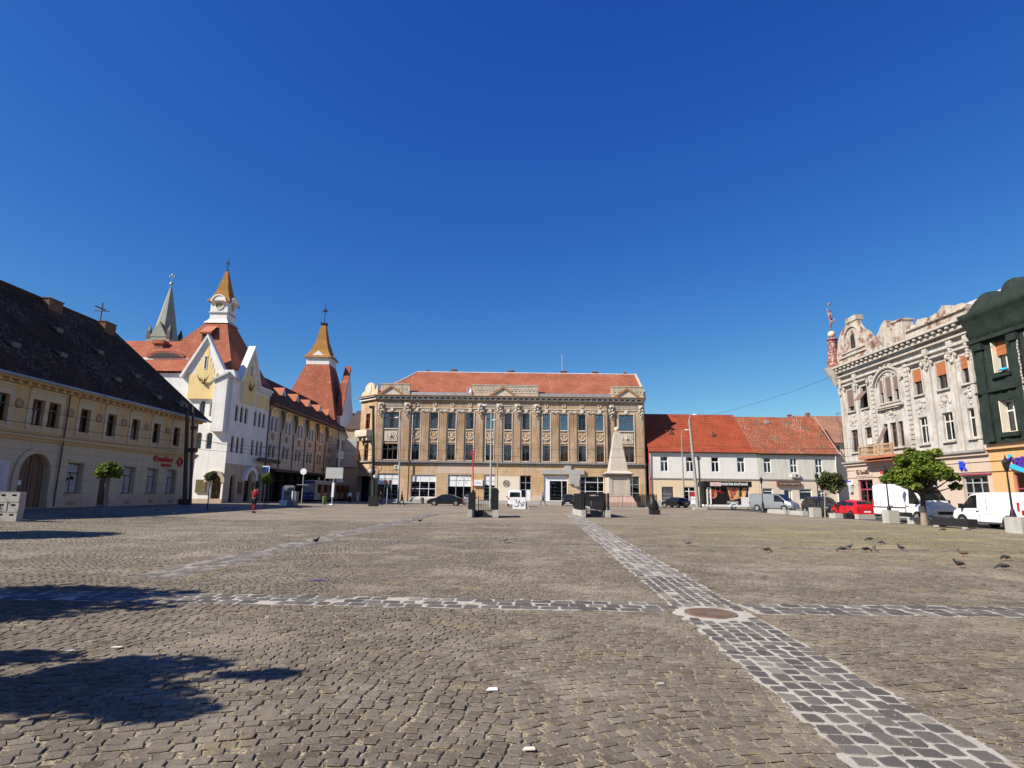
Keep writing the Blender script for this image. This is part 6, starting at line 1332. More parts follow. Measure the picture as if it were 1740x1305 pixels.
    for sd in (1, -1):
        wf = zf[4]; g = B(); g.ball((xf-.16, sd*(wf-.14), zf[2]-.06), .13, 8, 1.1, 1.2, .7); g.build('headlight', 'lamp_clear', body)
        g = B(); z0 = zr[2]-.12; g.box(xr-.012, xr+.1, sd*(zr[4]-.16), sd*(zr[4]+.005), z0-.14, z0+.12); g.build('tail_light', 'lamp_red', body)
        xm = D['ws'][1]-.35; g = B(); sm_ = sect(st, xm); g.box(xm-.06, xm+.07, sd*(sm_[4]+.0), sd*(sm_[4]+.2), sm_[2]+.04, sm_[2]+.2+(.12 if kind in ('cargo', 'transporter') else 0)); g.build('mirror', 'trim_black' if paint != 'paint_red' else paint, body, bev=.02)
    B().box(xf-.06, xf+.03, -zf[4]*.85, zf[4]*.85, .28, .46).build('front_bumper', low or paint, body, bev=.03); B().box(xr-.03, xr+.06, -zr[4]*.9, zr[4]*.9, .3, .5).build('rear_bumper', low or paint, body, bev=.03)
    for x in (xf+.035, xr-.035): B().box(x-.006, x+.006, -.26, .26, .5 if x < 0 else .36, .61 if x < 0 else .47).build('number_plate', 'plate', body)
    for x in seams:
        for sd in (1, -1):
            s_ = sect(st, x); g = B(); g.box(x-.008, x+.008, sd*(s_[4]*.995), sd*(s_[4]+.006), s_[1]+.1, s_[2]+(.0 if kind not in ('cargo', 'transporter') else .0)); g.build('door_seam', 'trim_black', body)
            g = B(); g.box(x+.06, x+.22, sd*(s_[4]*.985), sd*(s_[4]+.025), s_[2]-.14, s_[2]-.10); g.build('door_handle', 'trim_black' if paint != 'paint_white' else 'trim_black', body)
    if low:
        for sd in (1, -1):
            w0, w1 = D['wx'][0]+r*1.25, D['wx'][1]-r*1.25; s_ = sect(st, 0); B().box(w0, w1, sd*(s_[4]-.02), sd*(s_[4]+.02), s_[1]-.01, s_[1]+.28).build('sill_cladding', low, body)
    return root
mm = mat('car_glass_dark', (0.012, 0.014, 0.015), 0.04, 0, 1, 0, 0, spec=0.7)
vehicle('sedan', (-8.6, 79.4), R(180), 'paint_black', 'black sedan parked side-on in front of the ochre building', seams=(-.35, .75))
vehicle('hatch', (-5.9, 86.4), R(92), 'paint_silver', 'silver hatchback seen from behind beside the black sedan', seams=(-.4, .6))
vehicle('microbus', (.55, 79.6), R(90), 'paint_white', 'white minibus seen from behind near the graffiti-covered box', 'van', 'parked_van')
vehicle('suv', (8.7, 90.3), R(-98), 'paint_black', 'black car facing the square before the grey clad shopfront', seams=(-.4, .7))
vehicle('hatch', (23.6, 86.0), R(125), 'paint_black', 'small black hatchback with red tail lights by the low white house', seams=(-.4, .6))
vehicle('transporter', (30.6, 69.6), R(-52), 'paint_silver', 'silver van nosing out behind the black food trailer', 'van', 'parked_van')
vehicle('suv', (28.35, 54.6), R(-90), 'paint_navy', 'dark blue black estate car parked left of the red hatchback', seams=(-.4, .7))
vehicle('hatch', (27.5, 48.3), R(90), 'paint_red', 'red hatchback parked between the dark car and the tall white van', seams=(-.4, .6))
iv = vehicle('cargo', (27.55, 41.0), R(-90), 'paint_white', 'tall white high-roof cargo van with black sills behind the round tree', 'van', 'parked_van', low='trim_black', seams=(.75, -.9))
vehicle('transporter', (27.5, 33.75), R(90), 'paint_white', 'low white panel van cut by the right edge of the view', 'van', 'parked_van', seams=(.3,))
mat('seat_line', (0.25, 0.25, 0.25), 0.6, 0, 1, 0, 0)
# extra trim on the vans
for v_, L0, L1, zz, w_ in ((iv, -2.9, .6, .95, 1.0), ([o for o in COL.objects if o.get('label', '').startswith('low white panel van')][0], -2.3, .3, .78, .95)):
    bd = [c for c in v_.children if c.name.startswith('body')][0]
    for sd in (1, -1):
        B().box(L0, L1, sd*(w_-.004), sd*(w_+.012), zz, zz+.07).build('side_moulding', 'trim_black' if v_ is iv else 'paint_white', bd)
        for x in ((L0+L1)/2-.9, (L0+L1)/2+.75): B().box(x-.006, x+.006, sd*(w_-.01), sd*(w_+.004), .62, 1.75).build('panel_seam', 'seat_line', bd)
        B().box(L0-.1, L0+.0, sd*(w_-.12), sd*(w_+.01), 1.0, 1.45).build('tail_light', 'lamp_red', bd)
    B().box((2.93 if v_ is iv else 2.56), (2.97 if v_ is iv else 2.6), -.45, .45, .62, .8).build('grille', 'trim_black', bd)
# tram
mat('tram_blue', (0.075, 0.085, 0.20), 0.35, 0.06, 1, 0.02, 0, coat=0.3); mat('tram_beige', (0.42, 0.36, 0.30), 0.45, 0.08, 0.6, 0.03, 0, streak=0.15); mat('tram_orange', (0.34, 0.13, 0.05), 0.5, 0.1, 1, 0.03, 0)
tm = empty('tram', (-31.2, 92.2, 0), R(90), 'blue and beige tram coming down the shaded street beside the palace', 'tram')
sec = [(1.08, .35), (1.15, .7), (1.17, 1.6), (1.12, 2.9), (.95, 3.25), (.5, 3.38), (0, 3.4)]
def tramcar(x0, x1, nose):
    g = B(); st_ = [(x0, .86, 0), (x0+.25, .95, 0), (x0+.9, 1, 0), (x1, 1, 0)] if nose else [(x0, 1, 0), (x1, 1, 0)]; rg = []
    for x, k, _ in st_:
        rr_ = []
        for sgn in (1, -1):
            P_ = [(x+(.45*(z-1.2)/2.2 if (nose and x < x0+.3 and z > 1.2) else 0), sgn*y*k, z if z < 3 else z*(.97+.03*k)) for y, z in sec]; rr_.append(P_ if sgn > 0 else P_[::-1][1:])
        rg.append([g.pt(p) for p in rr_[0]+rr_[1]])
    n = len(rg[0])
    for i in range(len(rg)-1):
        for j in range(n): g.idx([rg[i][j], rg[i][(j+1) % n], rg[i+1][(j+1) % n], rg[i+1][j]])
    g.idx(rg[0]); g.idx(rg[-1][::-1]); return g
b1 = tramcar(0, 9.3, True).build('body', 'tram_beige', tm); b2 = tramcar(9.9, 19.5, False).build('rear_section', 'tram_beige', tm)
B().box(9.25, 9.95, -1.02, 1.02, .5, 3.2).build('bellows', 'trim_black', tm)
g = B(); g.face([(-.02, -.93, .5), (-.02, .93, .5), (-.02, .95, 1.5), (-.02, -.95, 1.5)][::-1]); g.box(-.05, .5, -1.0, 1.0, .38, .95); g.build('front_apron', 'tram_blue', b1)
g = B(); g.prism([(-.93, 1.55), (.93, 1.55), (.82, 2.75), (-.82, 2.75)], -.0, .02); ws = g.build('windscreen', 'car_glass_dark', b1); ws.rotation_euler = (R(-11), 0, R(-90)); ws.location = (.02, 0, 0.02)
g = B(); g.box(.28, .6, -.85, .85, 2.85, 3.2); g.build('destination_box', 'tram_blue', b1)
for sd in (.55, -.55): g = B(); g.ball((-.06, sd, 1.0), .12, 8, .5, 1.4, .8); g.build('headlight', 'lamp_clear', b1)
for (xa, par_) in ((0, b1), (9.9, b2)):
    for k in range(5):
        x = xa+.9+k*1.62
        for sd in (1, -1): B().box(x, x+1.4, sd*1.165, sd*1.18, 1.45, 2.7).build('side_window', 'car_glass_dark', par_)
    for x in (xa+2.45, xa+5.7):
        for sd in (1, -1): B().box(x, x+1.25, sd*1.182, sd*1.195, .5, 2.75).build('door', 'tram_orange', par_)
    for sd in (1, -1): B().box(xa+1.0, xa+9.2, sd*1.10, sd*1.13, 2.85, 3.15).build('roof_band', 'blind_grey', par_)
for x in (2, 7.2, 12.2, 17.5): B().box(x-.9, x+.9, -.9, .9, .02, .5).build('bogie', 'trim_black', tm)
g = B(); g.tube([(6, 0, 3.4), (7.2, 0, 4.2), (6.2, 0, 5.3)], .03, 5); g.tube([(6.2, -.8, 5.32), (6.2, .8, 5.32)], .03, 5); g.build('pantograph', 'trim_black', tm)
# food trailer
mat('trailer_black', (0.014, 0.012, 0.012), 0.45, 0.1, 2, 0, 0); mat('bread', (0.62, 0.30, 0.11), 0.7, 0.2, 3, 0.1, 0, col2=(0.70, 0.42, 0.22), c2s=3, c2t=0.5); mat('meat_red', (0.36, 0.045, 0.03), 0.6, 0.25, 6, 0.1, 0, col2=(0.62, 0.30, 0.22), c2s=5, c2t=0.55); mat('pale_pink', (0.72, 0.50, 0.50), 0.5, 0.04, 2, 0, 0); mat('leaf_dark', (0.03, 0.05, 0.03), 0.7, 0.2, 4, 0, 0)
ft = empty('food_trailer', (26.75, 73.3, 0), 0, 'black food trailer with white skirt and pictures of bread and meat', 'trailer')
def F(): return B()
F().box(-2.9, 2.35, 0, 2.1, .62, 2.75).build('body', 'trailer_black', ft, bev=.03); F().box(-3.1, 2.75, -.28, 2.15, 2.752, 3.45).build('roof_fascia', 'trailer_black', ft, bev=.12)
F().box(-2.95, 3.0, -.05, 2.1, .4, .62).build('skirt', 'paint_white', ft); F().box(1.45, 3.0, -.04, 1.9, .62, 1.55).build('front_locker', 'paint_white', ft, bev=.03)
g = F(); g.box(-2.35, -2.2, -.12, -.0, .63, 2.7); g.box(-2.75, -2.62, -.12, -.0, .63, 2.7); g.box(-2.62, -2.35, -.1, -.0, 2.45, 2.7); g.box(2.36, 2.5, -.02, .1, .62, 2.75); g.build('door_frame', 'paint_white', ft)
g = F(); g.prism([(.15, 1.15), (1.45, 1.45), (1.3, 2.7), (-.25, 2.7), (-.15, 2.35)], -.022, -.002); g.build('bread_picture', 'bread', ft)
g = F(); g.disc(.45, 2.05, .34, -.05, -.024, 14); g.disc(.75, 2.4, .22, -.05, -.024, 10); g.disc(.3, 1.55, .2, -.05, -.024, 10); g.build('meat_picture', 'meat_red', ft)
g = F(); g.prism([(1.2, 1.75), (2.1, 1.85), (2.2, 2.7), (1.75, 2.7)], -.03, -.003); g.disc(1.75, 1.75, .28, -.035, -.006, 10); g.build('bread_picture', 'bread', ft)
g = F(); g.prism([(1.2, 1.6), (1.5, 1.7), (1.55, 2.6), (1.3, 2.7)], -.055, -.036); g.build('herb_picture', 'leaf_dark', ft)
g = F(); g.disc(-2.05, 1.9, .52, -.03, -.002, 18); g.build('sauce_bowl_picture', 'meat_red', ft); g = F(); g.ring(-2.05, 1.9, .52, .58, -.035, -.003, 18); g.ring(-1.35, 2.5, .28, .33, -.03, -.003, 12); g.build('bowl_rim', 'bread', ft)
g = F(); g.prism([(-1.55, 2.25), (-.7, 1.95), (-.75, 2.05), (-1.5, 2.4)], -.03, -.003); g.prism([(-1.2, 2.3), (-.85, 2.2), (-1.0, 2.35)], -.03, -.003); g.build('pepper_picture', 'paint_red', ft)
text('MEZELĂRIE BĂNĂȚEANĂ', .36, 'white_panel', ft, (-.95, -.29, 2.98), ext=.01, name='fascia_lettering', sx=.80, off=.012)
F().box(-2.35, -1.0, -.31, -.285, 2.85, 3.3).build('pink_label', 'pale_pink', ft, bev=.01); glyphs(6, .16, 'blind_grey', ft, (-2.1, -.312, 3.0), 'label_lettering', 8)
g = F(); g.box(-.3, 1.1, -.02, -.002, 1.0, 1.06); g.box(-.3, 1.1, -.02, -.002, .8, .94); g.box(.1, .7, -.02, -.002, .7, .76); g.build('small_lettering', 'blind_grey', ft)
for x in (.52,):
    g = B(); g.T = Matrix.Translation((x, .1, .33)) @ Matrix.Rotation(R(90), 4, 'X'); g.lathe([(.18, -.1), (.3, -.1), (.33, -.07), (.33, .07), (.3, .1), (.18, .1)], n=20); w = g.build('wheel', 'tyre', ft)
    g = B(); g.T = Matrix.Translation((x, .1, .33)) @ Matrix.Rotation(R(90), 4, 'X'); g.lathe([(.02, -.1), (.2, -.11), (.2, .11), (.02, .1)], n=14, smooth=False); g.build('rim', 'rim_metal', w)
    g = F(); g.ring(x, .33, .42, .55, -.1, .2, 12, 0, 180); g.build('mudguard', 'paint_white', ft)
g = F(); g.tube([(3.0, .6, .45), (3.9, 1.0, .42)], .05, 6); g.tube([(3.0, 1.5, .45), (3.9, 1.0, .42)], .05, 6); g.tube([(3.7, 1.0, .42), (3.7, 1.0, .05)], .04, 6); g.build('drawbar', 'trim_black', ft)
for x in (-2.6, 2.2): F().tube([(x, .2, .42), (x+.2, .2, .03)], .04, 6).build('prop_leg', 'trim_black', ft)

# ------------------------------------------------------------------ obelisk, fence, stair enclosures
mat('pale_stone', (0.50, 0.435, 0.355), 0.85, 0.07, 0.8, 0.05, 0.3, 16, streak=0.16); mat('pink_stone', (0.52, 0.36, 0.28), 0.85, 0.12, 0.8, 0.08, 0.3, 16, streak=0.2); mat('lead', (0.20, 0.185, 0.17), 0.6, 0.15, 2, 0.1, 0.2)
mo = empty('obelisk_monument', (14.15, 79, 0), 0, 'pale stone obelisk with ball tip on a pedestal behind an iron fence', 'monument')
def frus(g, h0, z0, h1, z1):
    a = [(-h0, -h0, z0), (h0, -h0, z0), (h0, h0, z0), (-h0, h0, z0)]; b = [(-h1, -h1, z1), (h1, -h1, z1), (h1, h1, z1), (-h1, h1, z1)]
    for i in range(4): j = (i+1) % 4; g.face([a[i], a[j], b[j], b[i]])
    g.face(a[::-1]); g.face(b); return g
g = B(); frus(g, 2.0, 0, 2.0, .7); frus(g, 1.95, .701, 1.55, 1.55); g.build('base', 'pink_stone', mo)
g = B(); frus(g, 1.42, 1.551, 1.40, 4.0); g.build('pedestal', 'pale_stone', mo, bev=.04)
for s_ in (-1, 1): B().box(s_*1.15-.22, s_*1.15+.22, -1.46, -1.2, 1.56, 4.0).build('corner_pilaster', 'pale_stone', mo)
g = B(); frus(g, 1.45, 4.001, 1.82, 4.3); frus(g, 1.85, 4.301, 1.85, 4.4); g.build('cornice', 'lead', mo); g = B(); frus(g, 1.8, 4.401, 1.2, 4.75); g.build('cornice_slope', 'pale_stone', mo)
g = B(); frus(g, 1.18, 4.751, .36, 9.9); g.build('obelisk', 'pale_stone', mo, bev=.03); g = B(); g.lathe([(.2, 9.9), (.16, 10.05)], n=10); g.ball((0, 0, 10.32), .34, 14); g.build('ball_finial', 'stone_orn', mo)
B().box(-.35, .15, -.83, -.79, 6.55, 6.6).build('crack', 'lead', mo)
fn = empty('iron_fence', (13.7, 72.6, 0), 0, 'black spiked iron fence round the obelisk', 'fence')
def fence_run(a, b, par_, z0=.1, h=1.5, sp=.16, spike=.22, name='railing'):
    a = Vector(a); b = Vector(b); d = b-a; n = int(d.length/sp); g = B()
    for i in range(n+1): p = a+d*i/n; g.tube([(p.x, p.y, z0), (p.x, p.y, z0+h+(spike if i % 2 == 0 else .08))], [.016, .012], 5, smooth=False)
    for z in (z0+.12, z0+h-.15): g.tube([(a.x, a.y, z), (b.x, b.y, z)], .02, 5)
    for i in range(0, n+1, 12): p = a+d*i/n; g.tube([(p.x, p.y, 0), (p.x, p.y, z0+h+.15)], .035, 6)
    return g.build(name, 'black_iron', par_)
C4 = [(-4.0, 0), (4.0, 0), (4.0, 12.5), (-4.0, 12.5)]
for p, q in zip(C4, C4[1:]+C4[:1]): fence_run((*p, 0), (*q, 0), fn)
g = B()
for p, q in zip(C4, C4[1:]+C4[:1]): g.box(min(p[0], q[0])-.1, max(p[0], q[0])+.1, min(p[1], q[1])-.1, max(p[1], q[1])+.1, 0, .16)
g.f = g.f; g.build('kerb', 'concrete', fn)
def stairwell(x, y, w, dp, label, full):
    o = empty('stair_enclosure', (x, y, 0), 0, label, 'railing')
    for s_ in (-1, 1):
        B().prismx([(0, 0), (dp, 0), (dp, .42), (0, .42)], s_*w/2-.12, s_*w/2+.12).build('kerb_wall', 'concrete', o)
        B().box(s_*w/2-.3 if s_ < 0 else s_*w/2-.02, s_*w/2+.02 if s_ < 0 else s_*w/2+.3, -.35, .0, 0, .5).build('concrete_foot', 'concrete', o, bev=.02)
        g = B(); g.box(s_*w/2-.03, s_*w/2+.03, .05, dp, .43, 1.62); g.build('side_panel', 'black_iron', o)
        for k in range(int(dp/.25)): pass
        g = B()
        for k in range(int(dp/.3)): g.box(s_*w/2-.05, s_*w/2+.05, .05+k*.3, .09+k*.3, .43, 1.68)
        g.build('panel_ribs', 'black_iron', o)
        pw_ = .5 if not full else .16
        xa = s_*w/2+(-.28 if s_ < 0 else .28-pw_); B().box(xa, xa+pw_, -.02, .04, .5, 1.66 if s_ < 0 else 1.72).build('front_panel', 'black_iron', o)
    if full:
        B().box(-w/2, w/2, -.03, .03, 1.15, 1.72).build('header_panel', 'black_iron', o)
        glyphs(6, .12, 'plate', o, (-.4, -.031, 1.5), 'header_lettering', 9, .4); fence_run((-w/2+.1, -.05, 0), (w/2-.1, -.05, 0), o, .02, .55, .09, .02, 'gate')
        B().tube([(-w/2, -.1, .95), (w/2-.3, -.15, .3)], .03, 6).build('handrail', 'black_iron', o)
    else:
        fence_run((-w/2+.25, dp, 0), (w/2-.25, dp, 0), o, .25, 1.0, .12, .04, 'back_railing'); g = B(); g.prism([(-w/2+.12, 0), (w/2-.14, 0), (w/2-.3, .1), (0, .45), (-w/2+.12, .42)], .25, .5); g.build('stair_cheek', 'trim_black', o)
        B().lathe([(.28, -.02), (.28, .02)], (0, 0, 0), 14, False).build('round_panel_top', 'black_iron', o, loc=(w/2+.03, .01, 1.7)).rotation_euler = (R(90), 0, 0)
    B().box(-w/2+.13, w/2-.13, .1, dp-.05, .0, .01).build('stair_floor', 'trim_black', o); return o
stairwell(-1.85, 40.9, 1.5, 3.2, 'black metal stair enclosure with open middle, left one of the two', False)
stairwell(6.15, 43.6, 1.5, 7.5, 'black metal stair enclosure with lettered header beside the obelisk fence', True)
# ------------------------------------------------------------------ street furniture
def post(pts, r, m, name='pole'): return B().tube(pts, r, 10)
def lamp_post(x, y, h, lean, m, label, r0=.13, r1=.07, arm=0.7, head=(0, 0), cat='street lamp', face=1, group=None):
    z = gz(x, y); o = empty('street_lamp', (x, y, z), 0, label, cat, group); B().tube([(0, 0, 0), (lean*.6, 0, h*.6), (lean, 0, h-.6)], [r0, (r0+r1)/2, r1], 10).build('pole', m, o)
    B().tube([(lean, 0, h-.6), (lean+face*arm*.4, 0, h-.05), (lean+face*arm, 0, h)], r1*.55, 6).build('arm', m, o)
    g = B(); g.ball((lean+face*(arm+.25), 0, h), .2, 10, 1.9, .9, .55); g.build('lamp_head', 'white_panel', o); B().lathe([(r0*1.5, 0), (r0*1.5, .25), (r0, .3)], n=10).build('foot', m, o); return o
lamp_post(-2.4, 71.8, 12.3, -.1, 'pole_paint', 'tall pale green lamp post in front of the middle of the ochre building', .14, .08, .5, face=-1)
lamp_post(-1.95, 88.0, 12.5, -.1, 'pole_concrete', 'thin grey lamp post just right of the pale green one', .10, .06, .3, face=-1)
lamp_post(-16.3, 87.3, 12.6, -.25, 'zinc', 'tall pale pole with small lamp before the left end of the ochre building', .14, .09, .3, face=-1)
lamp_post(25.3, 87.5, 11.3, .05, 'pole_concrete', 'slim grey lamp post before the bright red roof', .13, .07, .6)
l5 = lamp_post(22.75, 72.9, 11.6, -.6, 'pole_concrete', 'thick leaning concrete lamp pole left of the black food trailer', .22, .13, .5)
g = B(); g.tube([(0.55, .5, 0), (.5, .5, 6.2)], .11, 8); g.box(.3, .75, .3, .6, 6.0, 6.5); g.build('side_pole', 'pole_concrete', l5); B().box(-.5, .9, -.5, .7, 0, .25).build('footing', 'concrete', l5, bev=.03)
def utility(x, y, h, lean, label, m, r=.2):
    o = empty('utility_pole', (x, y, gz(x, y)), 0, label, 'pole'); B().tube([(0, 0, 0), (lean, 0, h)], [r, r*.7], 10).build('pole', m, o); return o
u1 = utility(-28.5, 52.6, 8.9, -.75, 'dark twin utility pole carrying wires at the corner of the yellow building', 'gutter', .2)
B().tube([(.42, .1, 0), (-.25, .1, 8.7)], [.14, .1], 8).build('second_shaft', 'gutter', u1); g = B(); g.box(-.35, .5, -.25, .25, 4.6, 4.95); g.box(-.1, .35, -.3, .1, 6.6, 6.9); g.box(-.45, .25, -.3, .2, .02, .5); g.build('bracket_box', 'gutter', u1); B().tube([(-.75, 0, 8.8), (-1.2, -.3, 9.2)], .05, 6).build('lamp_arm', 'zinc', u1)
u2 = utility(-16.0, 70.1, 11.7, -.65, 'dark green pole with coiled cable rings and a black base box', 'leaf_dark', .22)
B().box(-.5, .5, -.4, .4, 0, 1.1).build('base_box', 'trim_black', u2, bev=.04)
for z, dx, r in ((3.9, -.45, .55), (4.4, .35, .5), (5.0, -.1, .6), (4.0, .1, .45)):
    g = B(); g.ring(dx, z, r-.05, r, -.32, -.25, 16); g.build('cable_coil', 'trim_black', u2)
g = B(); g.ball((-.45, -.3, 4.0), .25, 8); g.ball((.1, -.3, 3.4), .22, 8); g.build('lamp_globe', 'lamp_clear', u2); B().box(-1.1, -.5, -.15, .15, 11.5, 11.8).build('floodlight', 'trim_black', u2, bev=.03)
def tlight(x, y, label, h=3.2):
    o = empty('traffic_light', (x, y, gz(x, y)), 0, label, 'traffic light'); B().tube([(0, 0, 0), (0, 0, h)], .06, 8).build('pole', 'zinc', o)
    for s_ in (-1, 1): 
        hd = B().box(s_*.3-.14, s_*.3+.14, -.16, .12, h-.85, h).build('signal_head', 'trim_black', o, bev=.03)
        for k in range(3): B().disc(s_*.3, h-.15-.28*k, .1, -.2, -.162, 10).build('lens', ('lamp_red', 'bronze', 'leaf_dark')[k], hd)
    return o
tlight(-16.05, 77.9, 'traffic light with two black heads near the coiled-cable pole')
rp = empty('red_pole', (-3.5, 56, 0), 0, 'slender red pole with a round top behind the left stair enclosure', 'pole'); B().tube([(0, 0, 1.9), (-.15, 0, 5.3)], .055, 8).build('pole', 'red_paint', rp)
B().tube([(0, 0, 0), (0, 0, 1.9)], .13, 8).build('base_sleeve', 'trim_black', rp); B().ring(-.15, 5.35, .1, .22, -.05, .05, 12).build('ring_top', 'red_paint', rp)
# crossing sign, round sign, screen, bin, seats
mat('sign_blue2', (0.02, 0.13, 0.45), 0.4, 0.02, 1, 0, 0); mat('bin_green', (0.09, 0.15, 0.05), 0.6, 0.15, 2, 0.1, 0.1)
cs = empty('crossing_sign', (-23.0, 55.9, gz(-23, 55.9)), 0, 'blue and white pedestrian crossing sign on a thin pole near the palace', 'sign'); B().tube([(0, 0, 0), (0, 0, 3.6)], .04, 8).build('pole', 'zinc', cs)
B().box(-.33, .33, -.08, -.045, 2.9, 3.65).build('sign_plate', 'white_panel', cs, bev=.01); p = B().box(-.26, .26, -.095, -.082, 3.0, 3.56).build('blue_field', 'sign_blue2', cs)
B().prism([(-.21, 3.05), (.21, 3.05), (0, 3.5)], -.105, -.097).build('white_triangle', 'white_panel', cs); B().prism([(-.06, 3.08), (.06, 3.08), (.03, 3.25), (.0, 3.36), (-.03, 3.25)], -.113, -.107).build('walking_figure', 'trim_black', cs)
rs = empty('round_sign', (-22.45, 64.5, gz(-22, 64)), 0, 'blank white round sign on a grey pole with a crossbar', 'sign'); B().tube([(0, 0, 0), (0, 0, 3.9)], .05, 8).build('pole', 'zinc', rs); B().disc(0, 3.55, .34, -.1, -.06, 20).build('sign_disc', 'white_panel', rs); B().box(-.55, .6, -.25, .25, 2.1, 2.16).build('crossbar', 'zinc', rs)
bb = empty('hoarding', (-21.25, 71.5, gz(-21, 71)), 0, 'small blank grey screen board on a post beside the tram', 'board'); B().tube([(0, 0, 0), (0, 0, 3.2)], .07, 8).build('post', 'zinc', bb); B().box(-.95, 1.1, -.12, .0, 3.1, 4.4).build('board', 'blind_grey', bb); B().box(-.12, .14, -.09, .09, .9, 2.6).build('post_box', 'white_panel', bb); B().lathe([(.35, 0), (.3, .12)], n=10).build('footing', 'white_panel', bb)
bn = empty('litter_bin', (-21.75, 70.2, gz(-21, 70)), 0, 'dull green litter bin at the foot of the grey screen board', 'bin'); B().lathe([(.2, .12), (.26, .2), (.28, .98), (.24, 1.0), (.22, .85)], n=14).build('bin_body', 'bin_green', bn); B().lathe([(.1, 0), (.1, .12)], n=8).build('foot', 'concrete', bn)
mat('seat_grey', (0.20, 0.20, 0.21), 0.8, 0.12, 2, 0.05, 0.2)
def seatset():
    z = gz(-21, 57); o = empty('block_seat', (-21.55, 59.2, z), 0, 'tall plain white block left of the graffiti block seat', 'seat'); B().box(-.95, -.35, -.3, .5, .05, 1.85).build('slab', 'white_panel', o, bev=.02); B().box(-.95, -.35, -.5, -.31, .05, .5).build('step', 'white_panel', o, bev=.02)
    o = empty('block_seat', (-21.0, 57.0, z), 0, 'grey block seat with graffiti and a white L-shaped step', 'seat'); B().box(-.6, .3, 0, .45, .1, 1.95).build('backrest', 'seat_grey', o, bev=.02)
    B().box(.31, .7, -.3, .5, .1, 1.4).build('side_block', 'seat_grey', o, bev=.02); B().box(-.68, .05, -.7, -.02, .05, .55).build('seat', 'white_panel', o, bev=.02); B().box(.055, .7, -.7, -.31, .05, .5).build('step', 'seat_grey', o, bev=.02); B().box(.31, .42, -.36, -.305, .5, 1.42).build('white_edge', 'white_panel', o)
    g = B(); rr = random.Random(3); p = [( -.4+i*.09, -.02, 1.25+.12*math.sin(i*2.3)+.05*rr.random()) for i in range(8)]; g.tube(p, .018, 4); g.tube([(-.35, -.02, 1.1), (.1, -.02, 1.12)], .02, 4); g.build('graffiti', 'trim_black', o)
seatset()
gb = empty('graffiti_box', (.93, 64.9, 0), 0, 'white utility box covered in black graffiti in front of the minibus', 'utility box'); B().box(-.7, .7, 0, .8, 0, 1.25).build('box', 'white_panel', gb, bev=.02)
g = B(); g.tube([(-.5, -.015, 1.0), (-.3, -.015, .98), (-.35, -.015, .7), (-.1, -.015, .6), (0, -.015, .95), (.1, -.015, .55), (.35, -.015, .6), (.2, -.015, .3), (.5, -.015, .45), (.55, -.015, .75), (.35, -.015, .7)], .025, 5); g.tube([(-.55, -.015, .3), (-.2, -.015, .28), (-.05, -.015, .5)], .03, 5); g.build('graffiti', 'trim_black', gb)
B().prism([(.71, 0), (1.15, 0), (.8, .8), (.71, .8)], .1, .7).build('leaning_slab', 'concrete', gb)
b7 = empty('litter_bin', (-13.3, 90.2, 0), 0, 'small dark litter bin left of the black sedan', 'bin'); B().lathe([(.25, 0), (.3, .1), (.3, .8), (.33, .85), (.2, .86)], n=12).build('bin_body', 'seat_grey', b7); B().lathe([(.31, .86), (.05, .95)], n=12).build('lid', 'trim_black', b7)
wh = empty('wrapped_shrub', (12.45, 52, 0), 0, 'dark wrapped shrub heaped on a low black box right of the obelisk fence', 'shrub'); B().box(-.4, .4, -.4, .4, 0, .38).build('box', 'trim_black', wh, bev=.02)
g = B(); g.lathe([(.36, .38), (.46, .6), (.4, .95), (.26, 1.25), (.16, 1.5), (.1, 1.68), (.02, 1.72)], (-.05, 0, 0), 12); g.v = [(x+.05*math.sin(z*9+y*11)-.14*max(0, z-.5), y+.05*math.sin(z*13+x*9), z) for x, y, z in g.v]; g.build('wrapping', 'black_iron', wh)
# old-style lamps with concrete cubes, slabs and the dark trough along the street edge
def old_lamp(x, y, label):
    o = empty('lantern_post', (x, y, 0), 0, label, 'street lamp', 'old-style lantern posts along the street edge')
    B().lathe([(.22, 0), (.22, .12), (.15, .2), (.14, .8), (.09, 1.05), (.06, 1.15)], n=10).build('base', 'black_iron', o); B().tube([(0, 0, 1.1), (0, 0, 3.0)], [.05, .035], 8).build('pole', 'black_iron', o)
    B().lathe([(.05, 2.95), (.09, 3.0), (.17, 3.38), (.19, 3.4)], n=6, smooth=False).build('lantern', 'car_glass_dark', o); B().lathe([(.21, 3.4), (.13, 3.52), (.04, 3.62), (.03, 3.72), (.005, 3.8)], n=6, smooth=False).build('lantern_cap', 'black_iron', o); return o
for (x, y), t in (((26.4, 62.8), 'black lantern post in front of the silver van'), ((25.85, 50.3), 'black lantern post before the dark estate car'), ((24.9, 39.5), 'black lantern post before the tall white cargo van'), ((24.65, 29.5), 'black lantern post before the low panel van at the right edge')): old_lamp(x, y, t)
def cube(x, y, w, h, label, d=None): return tag(B().box(-w/2, w/2, 0, d or w, 0, h).build('concrete_block', 'concrete', None, loc=(x, y, 0), bev=.02), label, 'block', 'concrete blocks lining the street edge')
cube(25.05, 49.1, .68, .78, 'pale concrete cube by the lantern post left of the red hatchback'); cube(24.8, 38.9, .7, .82, 'pale concrete cube at the foot of the lantern post before the cargo van'); cube(24.75, 28.6, 1.0, .76, 'large pale concrete cube at the right edge before the panel van')
cube(26.4, 57.2, .5, .36, 'long low concrete slab before the silver van', 4.0); cube(26.2, 53.4, .5, .40, 'short low concrete slab before the dark estate car', 2.6); cube(25.9, 47.3, .7, .36, 'pale low slab left of the dark crate', 1.0); cube(27.3, 46.1, 1.3, .36, 'pale low slab before the tail of the red hatchback', .5); cube(25.9, 37.9, 1.1, .42, 'pale low slab behind the trunk of the round tree', .6)
